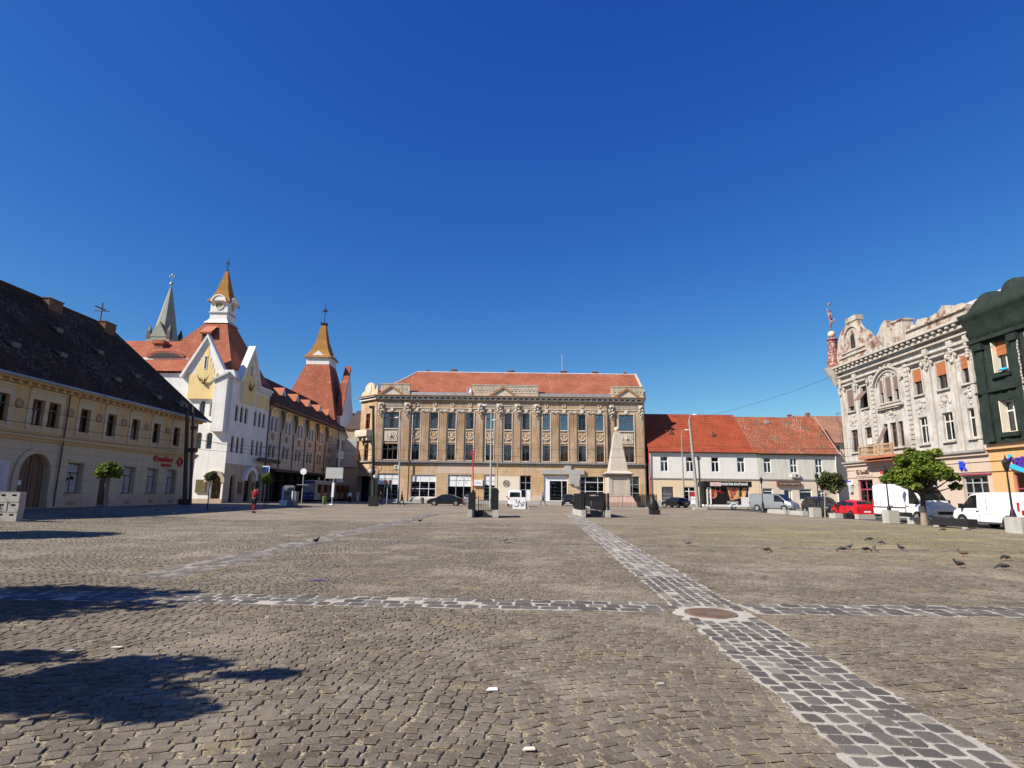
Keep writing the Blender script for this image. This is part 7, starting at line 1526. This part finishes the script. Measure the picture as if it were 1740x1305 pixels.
tag(B().box(-.35, .35, 0, .6, 0, .42).build('dark_crate', 'trim_black', None, loc=(26.5, 46.9, 0), bev=.02), 'dark low crate between the two pale slabs beside the red car', 'crate')
tr = empty('trough_bench', (25.0, 34.0, 0), 0, 'long dark trough bench along the low white panel van', 'bench'); B().box(-.28, .28, -1.4, 1.4, .12, .52).build('trough', 'trim_black', tr, bev=.02)
for y in (-1.1, 1.1): B().box(-.25, .25, y-.2, y+.2, 0, .12).build('foot', 'concrete', tr)
cn = empty('traffic_cone', (25.35, 30.6, 0), 0, 'small orange cone with white tip by the large concrete cube', 'cone'); B().lathe([(.2, .03), (.06, .48), (.04, .5)], n=14).build('cone', 'orange_wall', cn); B().box(-.22, .22, -.22, .22, 0, .03).build('foot', 'red_paint', cn); B().ball((0, 0, .5), .09, 8).build('tip', 'white_panel', cn)
# stacked crates on the left
mat('crate_grey', (0.34, 0.33, 0.31), 0.8, 0.08, 2, 0.05, 0.2)
def crate_proto():
    o = empty('crate', (0, 0, 0)); 
    g = B(); w, d, h = .45, .34, .40; hs2_ = [(-.1, .1, .22, .30)]
    g.wall(-w/2, w/2, 0, h, hs2_, y=0, depth=.03); g.box(-w/2, -w/2+.02, .001, d, 0, h); g.box(w/2-.02, w/2, .001, d, 0, h); g.box(-w/2, w/2, d-.02, d, 0, h); g.box(-w/2, w/2, .001, d, 0, .02); g.box(-w/2-.01, w/2+.01, -.012, d, h-.03, h); g.build('shell', 'crate_grey', o)
    B().box(-.15, .15, .04, .06, .15, .34).build('hand_hold_shadow_box', 'trim_black', o).name = 'hand_hold_shade'; return o  # black box behind the slot stands for the shade inside the crate
cp_ = crate_proto(); first = True; rown = ['bottom', 'middle', 'top']; coln = ['rightmost', 'second', 'third', 'fourth']
for i in range(4):
    for j in range(3):
        o = cp_ if first else copy_tree(cp_); first = False; o.location = (-21.0-.475*i, 25.4+.02*((i+j) % 2), gz(-21, 25)+.405*j); tag(o, f'grey crate, {rown[j]} row, {coln[i]} column of the left edge stack', 'crate', 'stacked grey crates')
# ------------------------------------------------------------------ other sides of the square, unseen, added to cut sky light and reflections
mat('far_plaster', (0.48, 0.41, 0.31), 0.9, 0.1, 0.4, 0.04, 0.2, 18, streak=0.15)
def backblock(name, loc, rz, w, h, label, m='far_plaster', roofm='tiles_brown'):
    o = empty(name, loc, rz, label, 'building'); n = int(w/3.2); hol = [(1.2+i*3.2, 2.3+i*3.2, z, z+2) for i in range(n) for z in (1.2, 5.4, 9.6) if z+2.4 < h]
    B().wall(0, w, 0, h, hol).build('wall', m, o); B().box(.2, w-.2, 1, 1.1, 0, h-.2).build('interior', 'dark_room', o); g = B(); g.box(0, w, -.3, 0, h, h+.3); g.build('cornice', 'cornice_grey', o)
    g = B(); g.roof((-.3, -.3, h+.3), (w+.3, -.3, h+.3), (w+.3, 6, h+5), (-.3, 6, h+5)); g.face([(w, 0, h), (0, 0, h), (0, 12, h), (w, 12, h)]); g.roof((w+.3, 12, h+.3), (-.3, 12, h+.3), (-.3, 6, h+5), (w+.3, 6, h+5)); g.build('roof', roofm, o)
    g = B(); g.box(0, .3, .02, 12, 0, h); g.build('side_wall', m, o); g = B(); g.box(w-.3, w, .02, 12, 0, h); g.build('side_wall', m, o); return o
backblock('unseen_terrace', (58, -34, 0), R(180), 55, 13, 'unseen pale terrace added behind the viewpoint on the near side of the square, right half'); backblock('unseen_terrace', (2, -35, 0), R(180), 62, 11.5, 'unseen pale terrace added behind the viewpoint on the near side of the square, left half')
backblock('unseen_terrace', (-31.5, -32, 0), R(90), 40, 12.5, 'unseen terrace added beside the viewpoint, continuing the row of the yellow building'); backblock('unseen_terrace', (37, 32.0, 0), R(-90), 62, 13, 'unseen terrace added beside the viewpoint, continuing the row of the netted house')
# ------------------------------------------------------------------ trees
def leaf_mat(name, c1, c2, c3):
    m = bpy.data.materials.new(name); m.use_nodes = True; MATS[name] = m; N = m.node_tree.nodes; L = m.node_tree.links; b = N['Principled BSDF']
    g = N.new('ShaderNodeNewGeometry'); cr = N.new('ShaderNodeValToRGB'); L.new(g.outputs['Random Per Island'], cr.inputs[0]); e = cr.color_ramp.elements
    e[0].color = (*c1, 1); e[1].color = (*c3, 1); k = e.new(.55); k.color = (*c2, 1); L.new(cr.outputs[0], b.inputs['Base Color']); b.inputs['Roughness'].default_value = 0.55; b.inputs['Specular IOR Level'].default_value = 0.3
    tr = N.new('ShaderNodeBsdfTranslucent'); L.new(cr.outputs[0], tr.inputs[0]); mx = N.new('ShaderNodeMixShader'); mx.inputs[0].default_value = 0.4; L.new(b.outputs[0], mx.inputs[1]); L.new(tr.outputs[0], mx.inputs[2]); L.new(mx.outputs[0], N['Material Output'].inputs[0])
leaf_mat('leaf_green', (0.05, 0.10, 0.016), (0.14, 0.20, 0.024), (0.29, 0.32, 0.04)); leaf_mat('leaf_olive', (0.05, 0.075, 0.025), (0.085, 0.11, 0.035), (0.15, 0.15, 0.04))
mat('bark', (0.065, 0.05, 0.04), 0.95, 0.2, 4, 0.2, 0.7, 25, streak=0.3); mat('bark_pale', (0.27, 0.21, 0.165), 0.95, 0.15, 4, 0.15, 0.5, 25)
def crown(name, clumps, nleaf, size, m, parent, seed=0):
    """clumps: (x,y,z,rx,ry,rz); many bent leaf blades spread through each clump, denser towards its shell"""
    r = np.random.default_rng(seed); w = np.array([(c[3]*c[4]*c[5])**.75 for c in clumps]); w /= w.sum(); ci = r.choice(len(clumps), nleaf, p=w); C = np.array(clumps)[ci]
    d = r.normal(0, 1, (nleaf, 3)); d /= np.linalg.norm(d, axis=1)[:, None]; rad = r.uniform(0, 1, nleaf)**.38*(1+r.normal(0, .05, nleaf))
    P = C[:, :3]+d*rad[:, None]*C[:, 3:6]
    nrm = d*.7+r.normal(0, .55, (nleaf, 3))+np.array([0, 0, .5]); nrm /= np.linalg.norm(nrm, axis=1)[:, None]
    t = np.cross(nrm, r.normal(0, 1, (nleaf, 3))); t /= np.linalg.norm(t, axis=1)[:, None]; bt = np.cross(nrm, t); s = size*r.uniform(.6, 1.25, nleaf)
    # five-point leaf folded on its midrib, tip drooping
    loc = np.array([(0, -.5, 0), (.46, -.12, .1), (.3, .34, .06), (0, .62, -.16), (-.3, .34, .06), (-.46, -.12, .1)])
    V = P[:, None]+s[:, None, None]*(loc[None, :, 0:1]*t[:, None]+loc[None, :, 1:2]*bt[:, None]+loc[None, :, 2:3]*nrm[:, None])
    base = np.arange(nleaf)[:, None]*6; F_ = np.concatenate([base+np.array([0, 1, 2, 3]), base+np.array([0, 3, 4, 5])], 0)
    me = bpy.data.meshes.new(name); me.vertices.add(nleaf*6); me.vertices.foreach_set('co', V.reshape(-1)); me.loops.add(F_.size); me.loops.foreach_set('vertex_index', F_.reshape(-1).astype(np.int32)); me.polygons.add(len(F_)); me.polygons.foreach_set('loop_start', (np.arange(len(F_))*4).astype(np.int32)); me.update(calc_edges=True)
    me.materials.append(MATS[m]); return link(bpy.data.objects.new(name, me), parent)
def tree(x, y, label, trunk_h, tr, clumps, nleaf, size, m='leaf_green', seed=1, bark='bark', lean=0, stake=False, group=None):
    o = empty('tree', (x, y, gz(x, y)), 0, label, 'tree', group); g = B(); rr = random.Random(seed)
    g.tube([(0, 0, -.02), (lean*.2, .01, trunk_h*.3), (lean*.6, -.02, trunk_h*.7), (lean, 0, trunk_h)], [tr*1.25, tr, tr*.9, tr*.75], 10)
    for c in clumps:
        a = Vector((lean, 0, trunk_h-.15*rr.random()-.05)); b_ = Vector(c[:3])*1.0; mid = a.lerp(b_, .5)+Vector((rr.uniform(-.1, .1), rr.uniform(-.1, .1), -.08)); g.tube([a, mid, b_], [tr*.5, tr*.3, tr*.1], 6)
        for _ in range(3): e_ = b_+Vector((rr.uniform(-1, 1)*c[3], rr.uniform(-1, 1)*c[4], rr.uniform(-.6, .9)*c[5]))*.8; g.tube([mid.lerp(b_, .6), e_], [tr*.16, tr*.05], 5)
    t = g.build('trunk', bark, o); crown('crown', clumps, nleaf, size, m, o, seed)
    if stake: B().tube([(.2, .1, 0), (.12, .05, trunk_h+.3)], .035, 6).build('stake', 'bark_pale', o)
    return o
rr = random.Random(2)
def dome(cx, cz, w, h, n, seed, flat=.25):
    q = random.Random(seed); out = []
    for i in range(n):
        a = i*2.39996; r = math.sqrt((i+.5)/n); x, y = r*math.cos(a)*w*.72, r*math.sin(a)*w*.72; z = cz-h*.18+h*.58*math.sqrt(max(0, 1-r*r*.9))*q.uniform(.45, 1.0)-h*.22*r*q.random(); s = w*q.uniform(.2, .36); out.append((cx+x, y, z-q.random()*.12*h*(r > .55), s, s, s*q.uniform(.6, .95)))
    return out
tree(25.0, 36.4, 'large broad round-crowned maple in front of the two white vans', 2.0, .15, dome(.1, 3.3, 1.9, 2.35, 26, 5)+[(-1.9, .2, 2.75, .45, .4, .3), (2.05, 0, 2.9, .45, .45, .3), (-1.3, -.4, 3.95, .4, .4, .28), (.9, -.3, 4.35, .45, .4, .28), (1.75, -.5, 2.35, .4, .4, .25), (-.9, -.9, 2.3, .4, .35, .22), (-.4, 0, 4.5, .35, .35, .22)], 8200, .18, seed=5, lean=.08)
B().tube([(0, 0, 0), (.01, 0, .75)], [.21, .165], 12).build('bark_wrap', 'bark_pale', [o for o in COL.objects if o.name.startswith('tree')][-1])
tree(25.2, 48.2, 'slender young maple with sparse lobed crown before the red hatchback', 1.9, .055, [(.9, 0, 2.3, .55, .5, .4), (.2, .2, 2.6, .45, .45, .45), (.3, 0, 3.3, .45, .4, .45), (1.1, -.1, 3.15, .5, .45, .45), (1.5, 0, 2.7, .45, .45, .35), (-.25, 0, 2.9, .3, .3, .3), (.75, 0, 2.9, .5, .5, .4)], 1500, .17, 'leaf_olive', 6, 'bark_pale', .12)
tree(-21.4, 31.7, 'small round lollipop tree in front of the yellow building', 1.85, .035, [(-.1, 0, 2.35, .55, .5, .4), (.25, .1, 2.3, .42, .4, .35), (-.4, 0, 2.15, .3, .3, .25), (.05, 0, 2.6, .35, .35, .25), (.5, 0, 2.1, .2, .2, .16)], 1500, .12, seed=7, bark='bark_pale', lean=-.1)
tree(-21.7, 43.1, 'little thin tree with dark tuft before the palace arch', 2.0, .04, [(-.05, 0, 2.35, .38, .38, .32), (.2, 0, 2.55, .25, .25, .2)], 500, .12, 'leaf_olive', 8, 'bark')
tree(-22.2, 54.4, 'little staked tree below the crossing sign', 1.9, .04, [(-.1, 0, 2.45, .42, .4, .45), (.2, 0, 2.3, .3, .3, .3), (0, 0, 2.85, .25, .25, .2)], 600, .13, seed=9, bark='bark', stake=True)
tree(-8.3, 2.5, 'leafy maple left of the viewpoint throwing the nearest ground shadow', 2.2, .14, [(.2, .1, 4.2, .7, .55, .3), (1.0, .1, 3.9, .75, .32, .2), (-.9, -.5, 4.0, .9, .45, .3), (1.7, -.1, 3.75, .45, .22, .15), (.7, .85, 4.0, .75, .35, .2), (-.4, 1.2, 3.7, .7, .3, .2), (-.6, -.9, 3.7, .7, .4, .25), (1.5, .45, 4.3, .35, .16, .12), (-1.5, -.6, 3.8, .6, .5, .3)], 2800, .15, seed=12)
tree(-12.3, 5.6, 'leafy maple outside the left edge throwing the middle ground shadow', 2.4, .16, dome(0, 4.8, 2.3, 1.8, 18, 4)+[(2.3, .2, 4.6, .5, .45, .2), (1.9, 1.0, 4.9, .4, .4, .2), (.6, -1.9, 4.4, .7, .6, .3), (-.8, -2.2, 4.2, .7, .6, .3)], 4600, .17, seed=13)
tree(-20.7, 17.7, 'broad maple outside the left edge throwing the far shadow', 2.4, .16, dome(0, 4.6, 2.3, 1.8, 18, 9), 6000, .18, seed=14)
tree(-19.6, 12.4, 'narrow maple outside the left edge between two others', 2.2, .12, dome(0, 4.0, 1.2, 1.3, 9, 10), 2600, .17, seed=15)
# grass at the foot of the fence
pts = [(x, y, 0) for x, y in zip(rng.uniform(9.2, 18.2, 2600), rng.uniform(69.5, 73.5, 2600))]+[(24.9+a, 36.4+b, 0) for a, b in rng.normal(0, .35, (260, 2))]
tag(blades('grass', pts, .05, .16, 'straw'), 'rough dry grass along the foot of the iron fence')
# ------------------------------------------------------------------ people
mat('skin', (0.42, 0.25, 0.18), 0.6, 0.05, 5, 0, 0); mat('hair_dark', (0.025, 0.018, 0.014), 0.7, 0.2, 5, 0, 0); mat('cloth_red', (0.22, 0.015, 0.022), 0.9, 0.08, 5, 0.05, 0); mat('cloth_black', (0.015, 0.015, 0.017), 0.9, 0.1, 5, 0.05, 0); mat('cloth_white', (0.62, 0.62, 0.63), 0.9, 0.06, 5, 0.05, 0)
mat('cloth_blue', (0.05, 0.05, 0.28), 0.9, 0.08, 5, 0.05, 0); mat('cloth_grey', (0.11, 0.115, 0.13), 0.9, 0.08, 5, 0.05, 0); mat('cloth_pink', (0.55, 0.36, 0.34), 0.9, 0.08, 5, 0.05, 0); mat('shoe', (0.03, 0.03, 0.03), 0.6, 0.1, 5, 0, 0)
def person(x, y, face, h, label, top, legs, lower=None, stride=.35, arms='walk', seed=0, long_coat=False):
    """faces local -y; face = rotation about z"""
    o = empty('person', (x, y, gz(x, y)), face, label, 'person'); k = h/1.75; s = stride
    J = {'pel': (0, 0, .95, .115), 'wa': (0, 0, 1.1, .10), 'ch': (0, -.01, 1.32, .125), 'nb': (0, 0, 1.46, .06), 'nk': (0, -.01, 1.53, .05), 'hd': (0, -.02, 1.64, .088), 'ht': (0, -.015, 1.70, .075)}
    E_ = [('pel', 'wa'), ('wa', 'ch'), ('ch', 'nb'), ('nb', 'nk'), ('nk', 'hd'), ('hd', 'ht')]; TOPJ, LEGJ = ['pel', 'wa', 'ch', 'nb'], ['pel']
    for sd, f in ((1, 1), (-1, -1)):
        a = 'L' if sd > 0 else 'R'; fy = -f*s*.5
        J['h'+a] = (sd*.095, 0, .9, .088); J['k'+a] = (sd*.1, fy*.55-.03, .5, .06); J['a'+a] = (sd*.1, fy+(.04 if f < 0 else 0), .10+(.05 if f < 0 else 0), .04); J['t'+a] = (sd*.11, fy-.15, .035+(.0 if f > 0 else .0), .035)
        E_ += [('pel', 'h'+a), ('h'+a, 'k'+a), ('k'+a, 'a'+a), ('a'+a, 't'+a)]; LEGJ += ['h'+a, 'k'+a, 'a'+a]
        J['s'+a] = (sd*.185, 0, 1.41, .058)
        if arms == 'face': J['e'+a] = (sd*.26, -.16, 1.22, .042); J['w'+a] = (sd*.10, -.2, 1.46, .03); hand = Vector((sd*.07, -.2, 1.53)); dv = Vector((-sd*.2, 0, 1))
        elif arms == 'fold': J['e'+a] = (sd*.24, -.02, 1.14, .042); J['w'+a] = (sd*.1, -.24, 1.1, .03); hand = Vector((sd*.03, -.27, 1.11)); dv = Vector((-sd, -.2, 0))
        else: J['e'+a] = (sd*.24, f*s*.12, 1.13, .042); J['w'+a] = (sd*.23, f*s*.3-.06, .90, .03); hand = Vector((sd*.23, f*s*.34-.07, .83)); dv = Vector((0, -.1, -1))
        J['p'+a] = (*hand, .026); E_ += [('ch', 's'+a), ('s'+a, 'e'+a), ('e'+a, 'w'+a), ('w'+a, 'p'+a)]; TOPJ += ['s'+a, 'e'+a, 'w'+a]
        dv.normalize(); side = dv.cross(Vector((0, 1, 0.01))).normalized()
        for q, (off, ln) in enumerate(((-.028, .07), (-.010, .085), (.010, .08), (.028, .062))):
            nm = f'f{q}{a}'; J[nm] = (*(hand+side*off+dv*ln+Vector((0, -.012*q, 0))), .009); E_.append(('p'+a, nm))
        J['th'+a] = (*(hand-side*.05+dv*.02+Vector((0, -.02, 0))), .010); E_.append(('p'+a, 'th'+a))
    J = {n_: (p[0]*k, p[1]*k, p[2]*k, p[3]*k) for n_, p in J.items()}
    body = skin(J, E_, 'skin', 'body', o)
    def wear(names, grow, m, nm, cut=None):
        jj = {n_: (J[n_][0], J[n_][1], J[n_][2], J[n_][3]+grow*k) for n_ in names}
        if cut: 
            for n_, (a_, b_, t) in cut.items(): pa, pb = J[a_], J[b_]; jj[n_] = tuple(pa[i]+(pb[i]-pa[i])*t for i in range(3))+((pa[3]+(pb[3]-pa[3])*t)+grow*k,)
        ee = [(a_, b_) for a_, b_ in E_ if a_ in jj and b_ in jj]; return skin(jj, ee, m, nm, o)
    wear(TOPJ, .022, top, 'shirt'); wear(LEGJ, .02, legs, 'trousers') if not lower else (wear(['pel', 'hL', 'hR', 'kL', 'kR'], .032, legs, 'shorts'), wear(LEGJ, .012, lower, 'leggings'))
    if long_coat: g = B(); g.lathe([(.26*k, .55*k), (.22*k, .8*k), (.17*k, 1.1*k), (.16*k, 1.2*k)], n=12, sy=.75); g.build('coat', top, o)
    g = B(); g.ball((0, .012*k, 1.70*k), .103*k, 12, 1, 1.05, .95); g.v = [(x_, y_, z_) for x_, y_, z_ in g.v]; g.build('hair', 'hair_dark', o)
    for sd, f in ((1, 1), (-1, -1)):
        a = 'L' if sd > 0 else 'R'; p = J['t'+a]; g = B(); g.box(p[0]-.05, p[0]+.05, p[1]-.06, p[1]+.2, .002, .085); g.build('shoe', 'shoe', o, bev=.02)
    g = B(); g.box(-.012, .012, -.125*k, -.1*k, 1.61*k, 1.66*k); g.build('nose', 'skin', body)
    for sd in (-.035, .035): B().ball((sd*k, -.10*k, 1.665*k), .011*k, 6).build('eye', 'trim_black', body)
    return o
person(-17.85, 41.8, R(170), 1.78, 'person in red jacket and leggings with black shorts walking away, hands raised to the face', 'cloth_red', 'cloth_black', 'cloth_red', .3, 'face')
person(-21.95, 81.8, R(20), 1.68, 'person in white shirt and black trousers left of the shaded corner', 'cloth_white', 'cloth_black', stride=.2)
person(-22.1, 86.7, R(-30), 1.75, 'person in pale pink top by the corner entrance of the ochre building', 'cloth_pink', 'cloth_white', stride=.2)
person(-14.4, 79.4, R(90), 1.75, 'person in long black coat walking left of the pale pole', 'cloth_black', 'cloth_black', stride=.55, long_coat=True)
person(-16.75, 77.2, R(80), 1.72, 'person in black standing behind the base of the coiled-cable pole', 'cloth_black', 'cloth_black', stride=.3)
person(4.7, 87.7, R(80), 1.85, 'person in blue shirt and grey trousers walking right before the white shopfront', 'cloth_blue', 'cloth_grey', stride=.75, arms='fold')
person(21.0, 97.9, R(0), 1.75, 'person in black standing in the last doorway of the ochre building', 'cloth_black', 'cloth_black', stride=.1)
# ------------------------------------------------------------------ pigeons
mat('feather_dark', (0.035, 0.035, 0.042), 0.7, 0.25, 14, 0.2, 0.2); mat('feather_grey', (0.12, 0.12, 0.13), 0.7, 0.2, 14, 0.2, 0.2); mat('feather_brown', (0.13, 0.075, 0.05), 0.7, 0.25, 14, 0.2, 0.2); mat('leg_pink', (0.35, 0.12, 0.10), 0.7, 0, 5, 0, 0)
def pigeon(x, y, rz, m, label, peck=False, k=1.0):
    o = empty('pigeon', (x, y, gz(x, y)+.002), rz, label, 'pigeon', 'pigeons feeding on the square'); hz, hx = (.05, .19) if peck else (.235, .13)
    nk = (.12, .115) if peck else (.105, .18)
    skin({'b': (0, 0, .12, .058), 'b2': (-.075, 0, .115, .045), 'b3': (-.125, 0, .105, .02), 'c': (.06, 0, .128, .052), 'n': (nk[0], 0, nk[1], .03), 'h': (hx, 0, hz, .026), 'bk': (hx+.035, 0, hz-(.02 if peck else .004), .006)}, [('b', 'b2'), ('b2', 'b3'), ('b', 'c'), ('c', 'n'), ('n', 'h'), ('h', 'bk')], m, 'body', o, 1)
    for s_ in (-1, 1): g = B(); g.ball((-.03, s_*.045, .13), .085, 10, 1.15, .22, .42); g.build('wing', m, o); B().tube([(.01, s_*.025, .085), (.015, s_*.028, .0)], .006, 5).build('leg', 'leg_pink', o)
    B().prismx([(-.022, .1), (.022, .1), (.03, .088), (-.03, .088)], -.19, -.11).build('tail', m, o); o.scale = (k, k, k); return o
PG = [(-5.9, 18.5, 1.2, 'feather_dark', 0, 'dark pigeon standing alone beside the left pale paving band'), (-.17, 19.8, 2.4, 'feather_grey', 0, 'grey pigeon alone in the middle of the square'), (-4.84, 32.4, .3, 'feather_dark', 0, 'tiny dark pigeon far out before the left stair enclosure'),
      (5.7, 19.5, 2.9, 'feather_grey', 0, 'grey pigeon right of the pale diagonal band'), (7.33, 17.4, 0.1, 'feather_brown', 1, 'brown pigeon pecking between the band and the flock'), (9.79, 17.9, 3.0, 'feather_dark', 1, 'dark pigeon at the left end of the flock'),
      (10.47, 18.75, .2, 'feather_grey', 0, 'grey pigeon second from the left in the flock'), (10.5, 17.95, .0, 'feather_dark', 1, 'dark pigeon in the middle of the flock, pecking'), (11.05, 18.45, 1.0, 'feather_grey', 0, 'grey pigeon in the flock behind the pecking one'), (13.29, 22.4, 2.8, 'feather_dark', 1, 'dark pigeon farthest back of the flock'),
      (12.69, 20.8, .2, 'feather_grey', 1, 'grey pigeon between the flock and the one at the back'), (11.9, 18.5, 1.8, 'feather_dark', 0, 'dark pigeon at the right end of the flock'), (21.5, 30.0, 2.6, 'feather_dark', 1, 'dark pigeon near the trunk of the large maple'), (12.58, 16.9, 2.7, 'feather_brown', 0, 'brown pigeon on the pale grass patch at right'),
      (10.41, 14.15, 3.1, 'feather_dark', 0, 'dark upright pigeon nearest the right edge, left one'), (12.94, 15.9, 1.6, 'feather_dark', 1, 'dark rounded pigeon by the right edge, the upper one'), (11.15, 13.8, 2.7, 'feather_dark', 1, 'dark pigeon by the right edge, the lowest one'), (-21.8, 37.2, .2, 'feather_brown', 0, 'pale brown pigeon right of the lollipop tree'), (-19.3, 34.6, 2.0, 'feather_dark', 0, 'dark pigeon at the rim of the building shadow'),
      (22.9, 30.2, 2.6, 'feather_grey', 1, 'grey pigeon just right of the one near the large maple')]
for x, y, a, m, pk, lb_ in PG: pigeon(x, y, a, m, lb_, bool(pk), .85)
# ------------------------------------------------------------------ litter
def scrap(x, y, w, d, m, label, rz=0):
    w *= .8; d *= .75; tag(B().prismz([(-w/2, -d/2), (w/2, -d*.3), (w*.4, d/2), (-w*.3, d*.35)], .004, .010).build('litter', m, None, loc=(x, y, .004), rz=rz), label, 'litter')
scrap(-.13, 5.1, .12, .11, 'white_panel', 'white scrap of paper on the cobbles near the centre'); scrap(.13, 3.98, .1, .07, 'cream_paint', 'crumpled pale scrap at the bottom edge'); scrap(1.27, 5.3, .09, .06, 'blind_grey', 'small pale scrap left of the dressed stone band'); scrap(-3.9, 6.25, .12, .07, 'cream_paint', 'pale flat scrap by the middle tree shadow, right one'); scrap(-4.25, 6.1, .11, .05, 'white_panel', 'pale flat scrap by the middle tree shadow, left one')
tag(B().tube([(-.13, 0, .012), (.13, .01, .012)], .011, 6).build('litter', 'sign_purple', None, loc=(-3.37, 10.85, .005)), 'thin blue and white wrapper stick on the cobbles', 'litter')
# ------------------------------------------------------------------ overhead wires
def wire(a, b, sag, label, r=.014):
    a = Vector(a); b = Vector(b); pts = [a.lerp(b, t/10)-Vector((0, 0, sag*4*(t/10)*(1-t/10))) for t in range(11)]; tag(B().tube(pts, r, 4).build('cable', 'trim_black', None), label, 'cable')
PL, P2, P3, P5, P1b = (-28.6, 52.6, 7.5), (-16.5, 70.1, 7.4), (-16.8, 87.3, 8), (22.3, 72.9, 8.2), (-2.5, 71.8, 7.8)
wire((-26.5, 18, 6.2), (-28.5, 52.6, 6.3), .25, 'upper cable along the front of the yellow building'); wire((-26.5, 18, 5.3), (-28.5, 52.6, 5.8), .35, 'middle cable along the front of the yellow building'); wire((-26.5, 18, 4.7), (-28.4, 52.6, 5.1), .3, 'lowest cable along the front of the yellow building')
wire((-28.5, 52.6, 6.0), (-16.4, 70.1, 6.6), .4, 'cable from the dark twin pole to the coiled-cable pole'); wire((-28.5, 52.6, 5.2), (-16.2, 70.1, 5.9), .3, 'lower cable from the dark twin pole to the coiled-cable pole'); wire((-34.9, 80, 7.5), (-16.5, 70.1, 7.6), .3, 'cable from the palace wall to the coiled-cable pole'); wire((-34.9, 92, 7.8), (-16.8, 87.3, 8.1), .3, 'cable across the tram street')
wire((-29.5, 56, 6.3), (-31.2, 130, 6.3), .3, 'tram contact wire running down the street', .018); wire((-16.4, 70.1, 6.7), (-2.5, 71.8, 7.2), .35, 'cable from the coiled-cable pole to the pale green lamp post'); wire((-16.2, 70.1, 5.4), (-2.45, 71.8, 6.2), .3, 'lower cable to the pale green lamp post'); wire((-2.5, 71.8, 7.2), (22.4, 72.9, 7.9), .5, 'cable from the pale green lamp post to the leaning lamp pole'); wire((-2.5, 71.8, 6.2), (22.5, 72.9, 6.9), .5, 'lower cable from the pale green lamp post to the leaning lamp pole')
wire((22.4, 72.9, 7.9), (36.7, 57, 6.5), .35, 'cable from the leaning lamp pole to the grey corner house'); wire((22.5, 72.9, 6.9), (36.7, 55, 5.6), .3, 'lower cable from the leaning lamp pole to the grey corner house'); wire((22.2, 72.9, 11), (36.6, 64.6, 15.3), .5, 'high cable rising to the turret'); wire((36.5, 47.5, 12.6), (36.2, 30, 14.8), .1, 'pale cable across the green net')
